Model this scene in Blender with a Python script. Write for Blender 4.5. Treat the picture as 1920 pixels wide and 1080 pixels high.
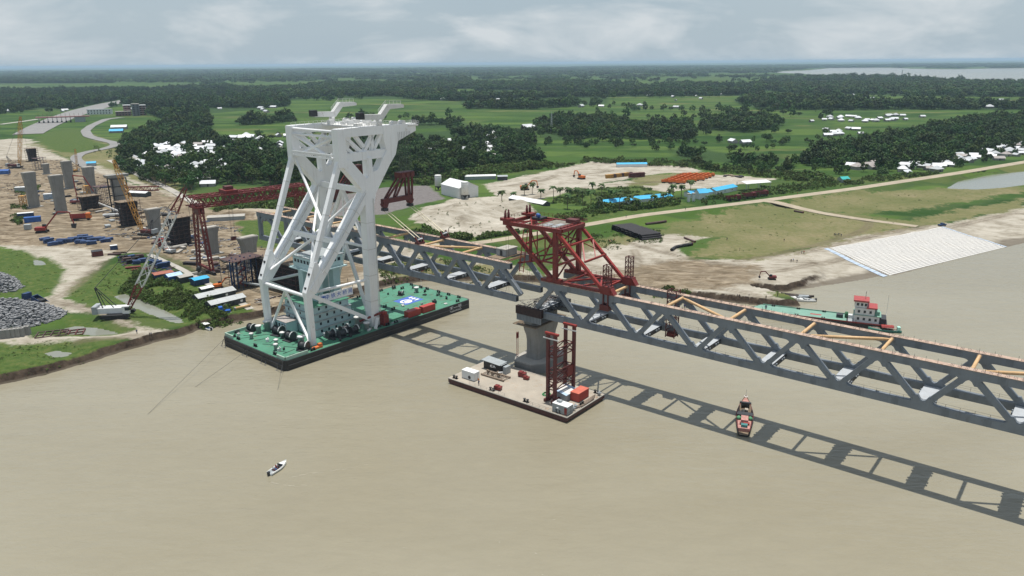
import bpy, math, random
import numpy as np
from math import sin, cos, radians, pi, atan2, hypot
from mathutils import Vector, Matrix
random.seed(7); rng = np.random.default_rng(11)
sc = bpy.context.scene
COL = sc.collection
for o in list(bpy.data.objects): bpy.data.objects.remove(o)

# ------------------------------------------------------------------ camera
FPX, CAMH, PITCH, ROLL = 1415.39, 96.448, 0.29001, -0.008078     # focal length in px of a 1920 wide frame
FW = np.array([0, cos(PITCH), -sin(PITCH)])
_R = np.array([1.0, 0, 0]); _U = np.array([0, sin(PITCH), cos(PITCH)])
RT = cos(ROLL)*_R + sin(ROLL)*_U; UP = -sin(ROLL)*_R + cos(ROLL)*_U
cd = bpy.data.cameras.new('camera'); cam = bpy.data.objects.new('camera', cd); COL.objects.link(cam)
cd.sensor_width = 36; cd.lens = 36*FPX/1920; cd.clip_start = 1; cd.clip_end = 90000
cam.matrix_world = Matrix(((RT[0], UP[0], -FW[0], 0), (RT[1], UP[1], -FW[1], 0), (RT[2], UP[2], -FW[2], CAMH), (0, 0, 0, 1)))
sc.camera = cam
# ------------------------------------------------------------------ sun, sky, exposure
SUNV = Vector((0.0179, 0.1289, 1)).normalized()
sd_ = bpy.data.lights.new('sun', 'SUN'); sd_.energy = 4.7; sd_.angle = radians(0.55); sd_.color = (1, 0.955, 0.89)
sun = bpy.data.objects.new('sun', sd_); COL.objects.link(sun); sun.location = (0, 0, 300)
sun.rotation_euler = SUNV.to_track_quat('Z', 'Y').to_euler()
w = bpy.data.worlds.new('World'); sc.world = w; w.use_nodes = True
nt = w.node_tree; N = nt.nodes; LK = nt.links
for n in list(N): N.remove(n)
def nd(tree, typ, **kw):
    n = tree.nodes.new(typ)
    for k, v in kw.items():
        if k.startswith('i_'): n.inputs[k[2:]].default_value = v
        else: setattr(n, k, v)
    return n
out = nd(nt, 'ShaderNodeOutputWorld'); bg = nd(nt, 'ShaderNodeBackground')
sky = nd(nt, 'ShaderNodeTexSky', sky_type='NISHITA', sun_disc=False, altitude=20, air_density=1.0, dust_density=1.2, ozone_density=1.0)
sky.sun_elevation = math.asin(SUNV.z); sky.sun_rotation = atan2(SUNV.x, SUNV.y)
tc = nd(nt, 'ShaderNodeTexCoord'); sep = nd(nt, 'ShaderNodeSeparateXYZ'); LK.new(tc.outputs['Generated'], sep.inputs[0])
# broken cloud deck: direction projected on a flat layer overhead
def M(op, a, b=None, c=None, tree=None, clamp=False):
    t = tree or nt; n = t.nodes.new('ShaderNodeMath'); n.operation = op; n.use_clamp = clamp
    for i, v in enumerate((a, b, c)):
        if v is None: continue
        if isinstance(v, (int, float)): n.inputs[i].default_value = v
        else: t.links.new(v, n.inputs[i])
    return n.outputs[0]
zq_ = M('MULTIPLY', sep.outputs[2], 3.4)
cmb = nd(nt, 'ShaderNodeCombineXYZ'); LK.new(sep.outputs[0], cmb.inputs[0]); LK.new(sep.outputs[1], cmb.inputs[1]); LK.new(zq_, cmb.inputs[2])
n1 = nd(nt, 'ShaderNodeTexNoise', i_Scale=5.2, i_Detail=9.0, i_Roughness=0.58, i_Distortion=0.35); LK.new(cmb.outputs[0], n1.inputs['Vector'])
n2 = nd(nt, 'ShaderNodeTexNoise', i_Scale=2.2, i_Detail=4.0, i_Roughness=0.5); LK.new(cmb.outputs[0], n2.inputs['Vector'])
r1 = nd(nt, 'ShaderNodeValToRGB'); LK.new(n1.outputs[0], r1.inputs[0])      # cumulus bodies
r1.color_ramp.elements[0].position = 0.46; r1.color_ramp.elements[0].color = (0, 0, 0, 1)
r1.color_ramp.elements[1].position = 0.66; r1.color_ramp.elements[1].color = (1, 1, 1, 1)
veil = nd(nt, 'ShaderNodeMix', data_type='RGBA'); veil.inputs[6].default_value = (4.5, 5.8, 6.85, 1); veil.inputs[7].default_value = (6.1, 7.1, 7.8, 1); LK.new(n2.outputs[0], veil.inputs[0])
lowf = M('SUBTRACT', 1.0, M('MULTIPLY', M('MAXIMUM', sep.outputs[2], 0.0), 2.2), clamp=True)   # clouds overlap and thicken towards the horizon
mx0 = nd(nt, 'ShaderNodeMix', data_type='RGBA'); LK.new(sky.outputs[0], mx0.inputs[6]); LK.new(veil.outputs[2], mx0.inputs[7]); LK.new(M('ADD', M('MULTIPLY', lowf, 0.6), 0.3), mx0.inputs[0])
mxc = nd(nt, 'ShaderNodeMix', data_type='RGBA'); LK.new(mx0.outputs[2], mxc.inputs[6]); mxc.inputs[7].default_value = (8.0, 8.5, 8.8, 1); LK.new(M('MULTIPLY', r1.outputs[0], 0.85), mxc.inputs[0])
LK.new(mxc.outputs[2], bg.inputs[0]); bg.inputs[1].default_value = 0.085
LK.new(bg.outputs[0], out.inputs[0])
vs = sc.view_settings; vs.view_transform = 'Standard'; vs.look = 'None'; vs.exposure = 0.0; vs.gamma = 1.0; vs.use_curve_mapping = False
sc.cycles.max_bounces = 6; sc.cycles.transparent_max_bounces = 6; sc.cycles.volume_bounces = 0
sc.cycles.volume_step_rate = 1.0

# ------------------------------------------------------------------ helpers
def ray(px, py): return FW*FPX + RT*(px-960) + UP*(540-py)
def G(px, py, z=0.0):
    d = ray(px, py); t = (z-CAMH)/d[2]; return np.array([d[0]*t, d[1]*t, z])
def mat(name, col, rough=0.6, var=0.18, scale=0.6, metal=0.0, col2=None, amt=0.0, bump=0.0, spec=0.5, detail=5.0, randv=0.0, streak=0.0):
    m = bpy.data.materials.new(name); m.use_nodes = True; t = m.node_tree
    b = t.nodes['Principled BSDF']; b.inputs['Roughness'].default_value = rough; b.inputs['Metallic'].default_value = metal
    b.inputs['Specular IOR Level'].default_value = spec
    geo = nd(t, 'ShaderNodeNewGeometry')
    no = nd(t, 'ShaderNodeTexNoise', i_Scale=scale, i_Detail=detail, i_Roughness=0.6); t.links.new(geo.outputs['Position'], no.inputs['Vector'])
    rp = nd(t, 'ShaderNodeValToRGB'); t.links.new(no.outputs[0], rp.inputs[0])
    rp.color_ramp.elements[0].position = 0.3; rp.color_ramp.elements[1].position = 0.7
    rp.color_ramp.elements[0].color = tuple(c*(1-var) for c in col)+(1,); rp.color_ramp.elements[1].color = tuple(min(1, c*(1+var)) for c in col)+(1,)
    last = rp.outputs[0]
    if col2:
        n2 = nd(t, 'ShaderNodeTexNoise', i_Scale=scale*2.3, i_Detail=8.0, i_Roughness=0.68); t.links.new(geo.outputs['Position'], n2.inputs['Vector'])
        f = M('MULTIPLY', M('SUBTRACT', n2.outputs[0], 0.62-amt*0.3, tree=t), 9.0, tree=t, clamp=True)
        mx = nd(t, 'ShaderNodeMix', data_type='RGBA'); t.links.new(f, mx.inputs[0]); t.links.new(last, mx.inputs[6]); mx.inputs[7].default_value = col2+(1,)
        last = mx.outputs[2]
    if streak:
        mp = nd(t, 'ShaderNodeMapping'); mp.inputs['Scale'].default_value = (1.6, 1.6, 0.09); t.links.new(geo.outputs['Position'], mp.inputs[0])
        n4 = nd(t, 'ShaderNodeTexNoise', i_Scale=1.0, i_Detail=6.0, i_Roughness=0.65); t.links.new(mp.outputs[0], n4.inputs['Vector'])
        f = M('MULTIPLY', M('MULTIPLY', M('SUBTRACT', n4.outputs[0], 0.54, tree=t), 5.0, tree=t, clamp=True), streak, tree=t)
        mx = nd(t, 'ShaderNodeMix', data_type='RGBA'); t.links.new(f, mx.inputs[0]); t.links.new(last, mx.inputs[6]); mx.inputs[7].default_value = (col[0]*.5, col[1]*.44, col[2]*.36, 1)
        last = mx.outputs[2]
    if randv:
        oi = nd(t, 'ShaderNodeObjectInfo'); hs = nd(t, 'ShaderNodeHueSaturation')
        t.links.new(M('ADD', M('MULTIPLY', oi.outputs['Random'], 2*randv, tree=t), 1-randv, tree=t), hs.inputs['Value'])
        t.links.new(M('ADD', M('MULTIPLY', oi.outputs['Random'], 0.05, tree=t), 0.475, tree=t), hs.inputs['Hue'])
        t.links.new(last, hs.inputs['Color']); last = hs.outputs[0]
    t.links.new(last, b.inputs['Base Color'])
    if bump:
        bp = nd(t, 'ShaderNodeBump', i_Strength=bump, i_Distance=0.3); n3 = nd(t, 'ShaderNodeTexNoise', i_Scale=scale*4, i_Detail=4.0)
        t.links.new(geo.outputs['Position'], n3.inputs['Vector']); t.links.new(n3.outputs[0], bp.inputs['Height']); t.links.new(bp.outputs[0], b.inputs['Normal'])
    return m
class MB:
    def __init__(s): s.v = []; s.f = []; s.m = []; s.sm = []; s.cur = 0
    def add(s, vs, fs, sm=False):
        o = len(s.v); s.v += [tuple(map(float, p)) for p in vs]
        for f in fs: s.f.append(tuple(i+o for i in f)); s.m.append(s.cur); s.sm.append(sm)
        return s
    def box(s, c, d, rz=0.0):
        x, y, z = c; a, b, h = d[0]/2, d[1]/2, d[2]/2; ca, sa = cos(rz), sin(rz)
        P = [(x+ca*i*a-sa*j*b, y+sa*i*a+ca*j*b, z+k*h) for k in (-1, 1) for (i, j) in ((-1, -1), (1, -1), (1, 1), (-1, 1))]
        return s.add(P, [(3, 2, 1, 0), (4, 5, 6, 7), (0, 1, 5, 4), (1, 2, 6, 5), (2, 3, 7, 6), (3, 0, 4, 7)])
    def span(s, lo, hi): return s.box([(a+b)/2 for a, b in zip(lo, hi)], [b-a for a, b in zip(lo, hi)])
    def beam(s, p, q, w, h=None, up=(0, 0, 1), w2=None, h2=None):
        h = w if h is None else h; w2 = w if w2 is None else w2; h2 = h if h2 is None else h2
        p, q = Vector(p), Vector(q); d = (q-p).normalized(); u = Vector(up)
        if abs(d.dot(u)) > 0.98: u = Vector((1, 0, 0)) if abs(d.x) < 0.9 else Vector((0, 1, 0))
        sd = d.cross(u).normalized(); u = sd.cross(d)
        P = [c + sd*(i*a/2) + u*(j*b/2) for (c, a, b) in ((p, w, h), (q, w2, h2)) for (i, j) in ((-1, -1), (1, -1), (1, 1), (-1, 1))]
        return s.add(P, [(0, 1, 2, 3), (7, 6, 5, 4), (0, 4, 5, 1), (1, 5, 6, 2), (2, 6, 7, 3), (3, 7, 4, 0)])
    def tube(s, p, q, r, r2=None, n=8, cap=True, sm=True):
        r2 = r if r2 is None else r2; p, q = Vector(p), Vector(q); d = (q-p).normalized()
        u = Vector((0, 0, 1)) if abs(d.z) < 0.9 else Vector((1, 0, 0)); a = d.cross(u).normalized(); b = d.cross(a)
        P = [c + (a*cos(2*pi*i/n)+b*sin(2*pi*i/n))*rr for (c, rr) in ((p, r), (q, r2)) for i in range(n)]
        s.add(P, [(i, (i+1) % n, n+(i+1) % n, n+i) for i in range(n)], sm)
        if cap:
            o = len(s.v)-2*n
            for rng_ in (range(n), range(2*n-1, n-1, -1)): s.f.append(tuple(o+i for i in rng_)); s.m.append(s.cur); s.sm.append(False)
        return s
    def prism(s, pts, axis, a, b):
        "closed 2-D outline extruded from a to b along axis 0/1/2"
        def mk(u, v, t): return {0: (t, u, v), 1: (u, t, v), 2: (u, v, t)}[axis]
        n = len(pts); P = [mk(u, v, a) for u, v in pts]+[mk(u, v, b) for u, v in pts]
        return s.add(P, [tuple(range(n-1, -1, -1)), tuple(range(n, 2*n))]+[(i, (i+1) % n, n+(i+1) % n, n+i) for i in range(n)])
    def lathe(s, prof, c=(0, 0, 0), n=14, sm=True):
        P = [(c[0]+r*cos(2*pi*i/n), c[1]+r*sin(2*pi*i/n), c[2]+z) for r, z in prof for i in range(n)]
        F = [(k*n+i, k*n+(i+1) % n, (k+1)*n+(i+1) % n, (k+1)*n+i) for k in range(len(prof)-1) for i in range(n)]
        s.add(P, F, sm); o = len(s.v)-len(P); s.f.append(tuple(o+i for i in range(n-1, -1, -1))); s.m.append(s.cur); s.sm.append(False)
        s.f.append(tuple(o+(len(prof)-1)*n+i for i in range(n))); s.m.append(s.cur); s.sm.append(False); return s
    def mesh(s, name, mats):
        me = bpy.data.meshes.new(name); me.from_pydata(s.v, [], s.f)
        for m in (mats if isinstance(mats, (list, tuple)) else [mats]): me.materials.append(m)
        me.polygons.foreach_set('material_index', s.m); me.polygons.foreach_set('use_smooth', s.sm); me.update(); return me
    def build(s, name, mats, parent=None, loc=None, rz=0.0):
        return inst(name, s.mesh(name, mats), parent, loc, rz)
def inst(name, me, parent=None, loc=None, rz=0.0, scale=None):
    o = bpy.data.objects.new(name, me); COL.objects.link(o); o.parent = parent
    if loc is not None: o.location = loc
    if rz: o.rotation_euler = (0, 0, rz)
    if scale is not None: o.scale = scale if isinstance(scale, (tuple, list)) else (scale,)*3
    return o
def tag(o, label=None, cat=None, group=None, kind=None):
    if label: o['label'] = label
    if cat: o['category'] = cat
    if group: o['group'] = group
    if kind: o['kind'] = kind
    return o
def thing(name, label, cat, loc=(0, 0, 0), rz=0.0, group=None):
    o = bpy.data.objects.new(name, None); COL.objects.link(o); o.location = loc; o.rotation_euler = (0, 0, rz); o.empty_display_size = 0.5
    return tag(o, label, cat, group)
def dup(root, loc, rz=0.0, label=None, group=None, scale=None, parent=None):
    r = root.copy(); COL.objects.link(r)
    if parent is not None: r.parent = parent
    else:
        r.location = loc; r.rotation_euler = (0, 0, rz)
        if scale: r.scale = scale if isinstance(scale, (tuple, list)) else (scale,)*3
        if label: r['label'] = label
        if group: r['group'] = group
    for ch in root.children: dup(ch, None, parent=r)
    return r
def lerp(a, b, t): return tuple(x+(y-x)*t for x, y in zip(a, b))

# ------------------------------------------------------------------ materials
STEEL = mat('steel grey paint', (0.185, 0.212, 0.238), 0.5, 0.12, 0.25, col2=(0.15, 0.16, 0.165), amt=0.15, streak=0.35)
STEELTOP = mat('chord top with rust and dust', (0.42, 0.31, 0.24), 0.8, 0.25, 0.9, col2=(0.25, 0.11, 0.06), amt=0.2)
DECKWHITE = mat('pale deck plate', (0.4, 0.425, 0.445), 0.6, 0.08, 0.4, col2=(0.35, 0.33, 0.3), amt=0.1)
DARK = mat('dark steel', (0.03, 0.032, 0.036), 0.6, 0.3, 0.8)
BLACK = mat('black hull paint', (0.018, 0.018, 0.02), 0.5, 0.3, 0.3, col2=(0.05, 0.04, 0.033), amt=0.1)
WHITE = mat('crane white paint', (0.86, 0.87, 0.87), 0.4, 0.04, 0.12, col2=(0.6, 0.56, 0.5), amt=-0.02, streak=0.3)
WHITE2 = mat('weathered white paint', (0.68, 0.68, 0.66), 0.5, 0.08, 0.5, col2=(0.38, 0.3, 0.22), amt=0.12)
RED = mat('oxide red paint', (0.175, 0.021, 0.017), 0.5, 0.2, 0.5, col2=(0.12, 0.03, 0.022), amt=0.15)
REDB = mat('fresh red paint', (0.27, 0.028, 0.021), 0.5, 0.15, 0.5)
MAROON = mat('dark maroon paint', (0.11, 0.022, 0.02), 0.55, 0.25, 0.5)
ORANGE = mat('tan orange pipe paint', (0.62, 0.4, 0.2), 0.55, 0.12, 0.8, col2=(0.4, 0.22, 0.1), amt=0.1)
CONC = mat('concrete', (0.255, 0.25, 0.232), 0.85, 0.14, 0.25, col2=(0.22, 0.215, 0.2), amt=0.12, bump=0.1, streak=0.5)
GREEND = mat('green deck paint', (0.062, 0.215, 0.135), 0.6, 0.18, 0.16, col2=(0.12, 0.17, 0.11), amt=0.2)
TEAL = mat('pale turquoise paint', (0.45, 0.6, 0.62), 0.5, 0.06, 0.4)
BLUE = mat('blue paint', (0.03, 0.11, 0.35), 0.5, 0.2, 0.6)
ROOFB = mat('bright blue sheet roof', (0.05, 0.4, 0.68), 0.45, 0.1, 0.3)
GLASS = mat('dark window glass', (0.02, 0.03, 0.04), 0.08, 0.1, 1)
GREYP = mat('mid grey paint', (0.33, 0.36, 0.37), 0.5, 0.1, 0.6)
YEL = mat('yellow ochre paint', (0.5, 0.25, 0.04), 0.55, 0.2, 0.6)
WOODP = mat('weathered plank', (0.2, 0.15, 0.1), 0.85, 0.25, 1.5)
DECKTAN = mat('dusty barge deck', (0.37, 0.33, 0.27), 0.85, 0.14, 0.18, col2=(0.36, 0.24, 0.15), amt=0.12)
RUBBER = mat('black rubber', (0.02, 0.02, 0.02), 0.8, 0.2, 2)
TIN = mat('galvanised tin roof', (0.6, 0.62, 0.64), 0.45, 0.12, 0.2, randv=0.24)
TINR = mat('weathered tin roof', (0.36, 0.33, 0.31), 0.6, 0.2, 0.4, col2=(0.25, 0.14, 0.1), amt=0.2)
WALLH = mat('house wall', (0.33, 0.31, 0.29), 0.8, 0.2, 0.3, randv=0.3)
ROPE = mat('pale sling rope', (0.75, 0.68, 0.5), 0.8, 0.08, 1)
WIRE = mat('steel wire', (0.1, 0.1, 0.1), 0.5, 0.1, 1)
# ------------------------------------------------------------------ terrain
def W2(pts, z=3.0): return np.array([G(x, y, z)[:2] for x, y in pts])
SHORE_PX = [(-500, 850), (-120, 748), (0, 721), (60, 709), (130, 690), (190, 672), (240, 656), (300, 641), (345, 629), (385, 614), (405, 613), (431, 607), (462, 601), (487, 596), (525, 586),
            (600, 572), (660, 558), (709, 542), (747, 533), (790, 528), (900, 527), (1002, 529), (1100, 541), (1250, 556), (1406, 570), (1470, 578), (1500, 573), (1462, 556), (1415, 545), (1474, 547), (1548, 536), (1622, 524),
            (1658, 516), (1675, 517), (1780, 490), (1886, 464), (1920, 456), (2060, 425), (2250, 385), (2600, 330)]
SHORE = W2(SHORE_PX, 0.0)
LAND = np.vstack([SHORE, [[60000, 1500], [60000, 80000], [-60000, 80000], [-60000, 200]]])
FARRIVER = W2([(1440, 135), (1520, 132), (1560, 127.5), (1640, 127), (1760, 130), (1900, 128), (2300, 126), (2400, 145), (2100, 155), (1920, 152), (1780, 146), (1640, 143), (1560, 140)], 0)
def seglen(P, A, B):
    d = B-A; t = np.clip(((P-A)@d)/max(d@d, 1e-9), 0, 1); q = P-(A+t[:, None]*d); return np.hypot(q[:, 0], q[:, 1])
def sdist(P, poly):
    "signed distance, positive inside"
    P = np.atleast_2d(P).astype(float); D = np.full(len(P), 1e9); ins = np.zeros(len(P), bool); n = len(poly)
    for i in range(n):
        A, B = poly[i], poly[(i+1) % n]; D = np.minimum(D, seglen(P, A, B))
        c = ((A[1] > P[:, 1]) != (B[1] > P[:, 1])); dy = B[1]-A[1]
        if abs(dy) > 1e-12: ins ^= c & (P[:, 0] < (B[0]-A[0])*(P[:, 1]-A[1])/dy+A[0])
    return np.where(ins, D, -D)
def ldist(P, line):
    D = np.full(len(P), 1e9)
    for i in range(len(line)-1): D = np.minimum(D, seglen(P, line[i], line[i+1]))
    return D
def sstep(x): x = np.clip(x, 0, 1); return x*x*(3-2*x)
EMB = W2([(2300, 240), (2050, 282), (1920, 304), (1800, 324), (1600, 354), (1400, 380), (1200, 404), (1000, 439), (900, 456), (820, 462), (740, 452), (640, 425), (540, 398), (440, 392)], 5.0)
BRANCH = W2([(1420, 378), (1470, 383), (1540, 397), (1640, 412), (1720, 422)], 4.0)
POND_PX = {'a': [(1775, 352), (1800, 338), (1860, 326), (1940, 318), (1940, 342), (1880, 350), (1820, 354)],
           'b': [(214, 552), (232, 547), (262, 556), (300, 575), (335, 592), (345, 602), (325, 600), (290, 588), (245, 570)],
           'c': [(118, 612), (140, 607), (190, 612), (225, 622), (180, 624), (130, 622)],
           'd': [(84, 657), (104, 653), (136, 658), (124, 664), (98, 664)],
           'e': [(63, 482), (80, 487), (86, 494), (64, 494)]}
PONDS = {k: W2(v, 2.6) for k, v in POND_PX.items()}
HEAPS = [(880, 402, 36, 26, 7.0), (830, 415, 22, 14, 3.0), (975, 395, 20, 15, 4.0), (770, 430, 16, 10, 2.2), (1033, 334, 16, 9, 3.0), (1700, 480, 0.1, 0.1, 0)]
HEAPS = [(G(a, b, 3)[0], G(a, b, 3)[1], rx, ry, h) for a, b, rx, ry, h in HEAPS]
def vnoise(P, s, seed=0):
    "cheap smooth value noise"
    Q = P/s; i = np.floor(Q).astype(int); f = Q-i; f = f*f*(3-2*f)
    def h(a, b): x = np.sin((a*127.1+b*311.7+seed*74.7))*43758.5453; return x-np.floor(x)
    return (h(i[:, 0], i[:, 1])*(1-f[:, 0])+h(i[:, 0]+1, i[:, 1])*f[:, 0])*(1-f[:, 1])+(h(i[:, 0], i[:, 1]+1)*(1-f[:, 0])+h(i[:, 0]+1, i[:, 1]+1)*f[:, 0])*f[:, 1]
def hgt(P):
    P = np.atleast_2d(P).astype(float)
    nz = vnoise(P, 9, 1)-0.5; n2 = vnoise(P, 3.1, 2)-0.5
    far = np.hypot(P[:, 0], P[:, 1]) > 1500
    sd = np.full(len(P), 500.0); near = ~far
    if near.any(): sd[near] = sdist(P[near], LAND)
    wd = 2.6 + 39*sstep((P[:, 0]-120)/50)*1.0
    wob = np.where(wd < 20, nz*4+n2*2.2, nz*1.0)
    up = sstep((sd+wob)/wd*0.9+0.05)
    lin = np.clip((sd)/wd, 0, 1); mixl = sstep((P[:, 0]-140)/30); up = up*(1-mixl)+lin*mixl
    z = np.where(sd > 0, 3.0*up, 0) + np.where(sd < 0, np.maximum(sd*0.5, -3), 0)
    z = z + np.where(sd > 6, nz*0.7+n2*0.25, 0)*np.where(far, 0, 1)
    if near.any():
        Q = P[near]; e = ldist(Q, EMB); zz = z[near]
        zz = np.maximum(zz, np.where((sd[near] > 2) & (e < 13.5), 5.0-np.clip((e-6.5)/7, 0, 1)*2.4, -9))
        for k, pd in PONDS.items():
            s = sdist(Q, pd); zz = np.where(s > -6, np.minimum(zz, 2.6-1.2*sstep((s+6)/9)*1.0-0.4*(s > 0)), zz)
        for hx, hy, rx, ry, hh in HEAPS:
            r = ((Q[:, 0]-hx)/rx)**2+((Q[:, 1]-hy)/ry)**2
            zz = zz + hh*np.exp(-r*1.2)*(0.75+0.5*vnoise(Q, 7, 5))
        z[near] = zz
    if far.any():
        s = sdist(P[far], FARRIVER); z[far] = 3.0 - 6.0*sstep((s+150)/200) + (vnoise(P[far], 900, 9)-.5)*2*np.clip(-s/600, 0, 1)
    return z
def gz(x, y): return float(hgt(np.array([[x, y]]))[0])
def gp(px, py, dz=0.0):
    "the point of the ground that the photograph shows at px, py"
    z = 3.0
    for _ in range(8): p = G(px, py, z); z = 0.5*z+0.5*gz(p[0], p[1])
    p = G(px, py, z); return Vector((p[0], p[1], z+dz))
# --- regions of ground cover, traced where they lie
def resample_(line, n=3):
    P = np.asarray(line, float)
    for _ in range(n): Q = np.empty((2*(len(P)-1), 2)); Q[0::2] = .75*P[:-1]+.25*P[1:]; Q[1::2] = .25*P[:-1]+.75*P[1:]; P = np.vstack([P[:1], Q, P[-1:]])
    return P
REG = {
 'sand': [[(-300, 275), (0, 262), (55, 258), (80, 272), (120, 296), (165, 312), (250, 345), (330, 375), (420, 385), (560, 400), (700, 440), (800, 480), (960, 500), (1030, 520), (1000, 531), (790, 530), (709, 545), (640, 566), (560, 582), (480, 598), (462, 570), (380, 505), (300, 470), (215, 476), (196, 492), (128, 556), (94, 560), (112, 512), (60, 480), (0, 462), (-300, 480)],
          [(-300, 585), (0, 574), (95, 555), (170, 573), (235, 602), (290, 613), (345, 622), (390, 612), (372, 628), (300, 644), (240, 633), (150, 640), (0, 658), (-300, 690), (-300, 660), (0, 632), (90, 630), (200, 622), (240, 616), (190, 592), (120, 580), (0, 590), (-300, 610)],
          [(1010, 529), (1060, 482), (1110, 462), (1160, 452), (1230, 436), (1330, 433), (1350, 440), (1270, 462), (1290, 486), (1400, 486), (1500, 470), (1600, 440), (1720, 425), (1800, 414), (1940, 380), (2300, 330), (2300, 400), (1920, 460), (1886, 468), (1660, 521), (1550, 540), (1420, 548), (1510, 576), (1406, 574), (1200, 552)],
          [(905, 346), (1010, 325), (1110, 303), (1285, 312), (1320, 322), (1240, 326), (1130, 343), (1010, 376), (1000, 390), (935, 372)],
          [(770, 415), (800, 392), (850, 372), (930, 368), (985, 388), (1015, 416), (960, 440), (870, 446), (790, 440)],
          [(1060, 352), (1250, 330), (1330, 326), (1460, 335), (1410, 345), (1280, 356), (1190, 366), (1080, 368)],
          [(150, 300), (200, 282), (240, 300), (310, 335), (360, 372), (320, 372), (240, 340), (170, 318)]],
 'gray': [[(600, 372), (720, 352), (800, 347), (835, 372), (770, 388), (720, 402), (600, 408)]],
 'olive': [[(1060, 478), (1120, 448), (1230, 428), (1420, 384), (1560, 398), (1700, 412), (1920, 372), (1920, 392), (1720, 428), (1600, 446), (1500, 474), (1400, 486), (1300, 480), (1340, 446), (1240, 440), (1160, 458)],
           [(1440, 384), (1600, 362), (1780, 352), (1920, 345), (1920, 360), (1720, 395), (1600, 402), (1520, 394)],
           [(700, 500), (800, 478), (960, 505), (1010, 520), (980, 528), (800, 524), (720, 525)],
           [(1210, 548), (1260, 540), (1340, 552), (1410, 566), (1340, 566), (1240, 556)],
           [(60, 270), (130, 240), (200, 260), (250, 300), (330, 345), (360, 362), (330, 366), (250, 338), (170, 305), (110, 292)],
           [(1190, 330), (1320, 322), (1330, 330), (1230, 348), (1170, 352)]],
 'dirt': [[(-60, 300), (120, 300), (250, 350), (420, 390), (600, 430), (690, 505), (630, 560), (480, 592), (330, 480), (120, 462), (-60, 458)], [(120, 330), (260, 350), (420, 395), (520, 430), (520, 500), (430, 500), (330, 440), (210, 400), (120, 370)], [(70, 400), (130, 390), (230, 420), (330, 450), (450, 520), (480, 560), (420, 540), (330, 490), (230, 455), (120, 445), (60, 430)],
          [(1180, 500), (1300, 486), (1420, 500), (1420, 530), (1300, 545), (1200, 540), (1100, 530)],
          [(-100, 380), (80, 372), (200, 392), (120, 420), (0, 410)]],
 'lush': [[(-100, 470), (40, 470), (92, 486), (121, 506), (112, 530), (88, 552), (-100, 560)],
          [(128, 552), (160, 520), (220, 492), (330, 488), (420, 540), (470, 580), (485, 598), (400, 612), (345, 614), (250, 590), (170, 568)],
          [(-100, 660), (0, 645), (150, 638), (225, 634), (205, 664), (120, 688), (0, 714), (-100, 735)],
          [(110, 615), (125, 592), (185, 597), (245, 616), (205, 628), (125, 626)],
          [(390, 392), (420, 372), (560, 352), (600, 370), (560, 390), (440, 398)],
          [(690, 440), (780, 424), (870, 446), (960, 442), (1000, 420), (1060, 402), (1280, 376), (1300, 386), (1000, 434), (900, 450), (780, 452)],
          [(440, 415), (520, 410), (600, 430), (540, 470), (460, 460)],
          [(1030, 378), (1080, 355), (1200, 348), (1250, 362), (1100, 385)],
          [(60, 262), (100, 245), (150, 240), (170, 262), (205, 272), (160, 288), (110, 285)]],
}
FOREST_PX = [
 [(0, 168), (200, 162), (420, 172), (540, 185), (545, 210), (430, 216), (400, 240), (330, 236), (285, 212), (240, 198), (150, 207), (80, 203), (0, 216)],
 [(235, 252), (300, 226), (380, 236), (440, 265), (540, 262), (600, 270), (600, 345), (500, 350), (400, 345), (340, 366), (270, 333), (212, 300), (226, 272)],
 [(600, 262), (760, 250), (830, 246), (900, 236), (1000, 242), (1020, 300), (990, 308), (900, 318), (830, 333), (740, 340), (600, 345)],
 [(995, 246), (1005, 226), (1060, 216), (1140, 215), (1180, 226), (1290, 226), (1310, 240), (1300, 260), (1200, 262), (1120, 258), (1030, 264)],
 [(1255, 282), (1290, 272), (1350, 286), (1460, 290), (1475, 305), (1400, 308), (1270, 298)],
 [(1500, 292), (1540, 266), (1600, 256), (1680, 246), (1740, 232), (1830, 216), (2100, 205), (2100, 262), (1920, 288), (1850, 300), (1780, 312), (1690, 318), (1600, 318), (1520, 312)],
 [(1320, 222), (1380, 214), (1470, 220), (1466, 240), (1400, 250), (1320, 244)],
 [(1370, 190), (1440, 180), (1560, 184), (1730, 190), (1920, 196), (2100, 192), (2100, 206), (1920, 206), (1700, 206), (1560, 208), (1430, 206)],
 [(860, 190), (1000, 186), (1140, 180), (1140, 195), (1000, 206), (880, 205)],
 [(1420, 152), (1560, 146), (1700, 148), (1920, 156), (2300, 158), (2300, 184), (1920, 182), (1700, 180), (1500, 176), (1410, 168)],
 [(400, 222), (470, 210), (540, 205), (560, 228), (470, 235)],
 [(760, 225), (860, 222), (880, 236), (780, 242)],
 [(0, 150), (500, 160), (900, 150), (1430, 160), (1430, 180), (1140, 181), (860, 190), (700, 184), (540, 186), (420, 172), (200, 163), (0, 166)],
 [(-400, 175), (0, 168), (0, 216), (-400, 230)],
]
FOREST = [W2(p) for p in FOREST_PX]
GLADE_PX = [[(-50, 157), (290, 156), (450, 163), (290, 168), (-50, 172)], [(100, 173), (295, 170), (280, 178), (110, 179)], [(440, 160), (600, 156), (560, 166), (450, 169)], [(640, 150), (760, 152), (720, 158), (640, 157)], [(880, 150), (1040, 151), (980, 158), (890, 157)], [(1110, 159), (1230, 158), (1220, 165), (1120, 166)], [(390, 214), (560, 198), (860, 192), (860, 204), (560, 220), (400, 238)], [(480, 235), (640, 228), (640, 244), (500, 252)], [(1300, 166), (1420, 164), (1410, 171), (1310, 172)], [(760, 168), (900, 166), (880, 173), (770, 174)]]
GLADE = [W2(p) for p in GLADE_PX]
REGW = {k: [W2(p) for p in v] for k, v in REG.items()}
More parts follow.
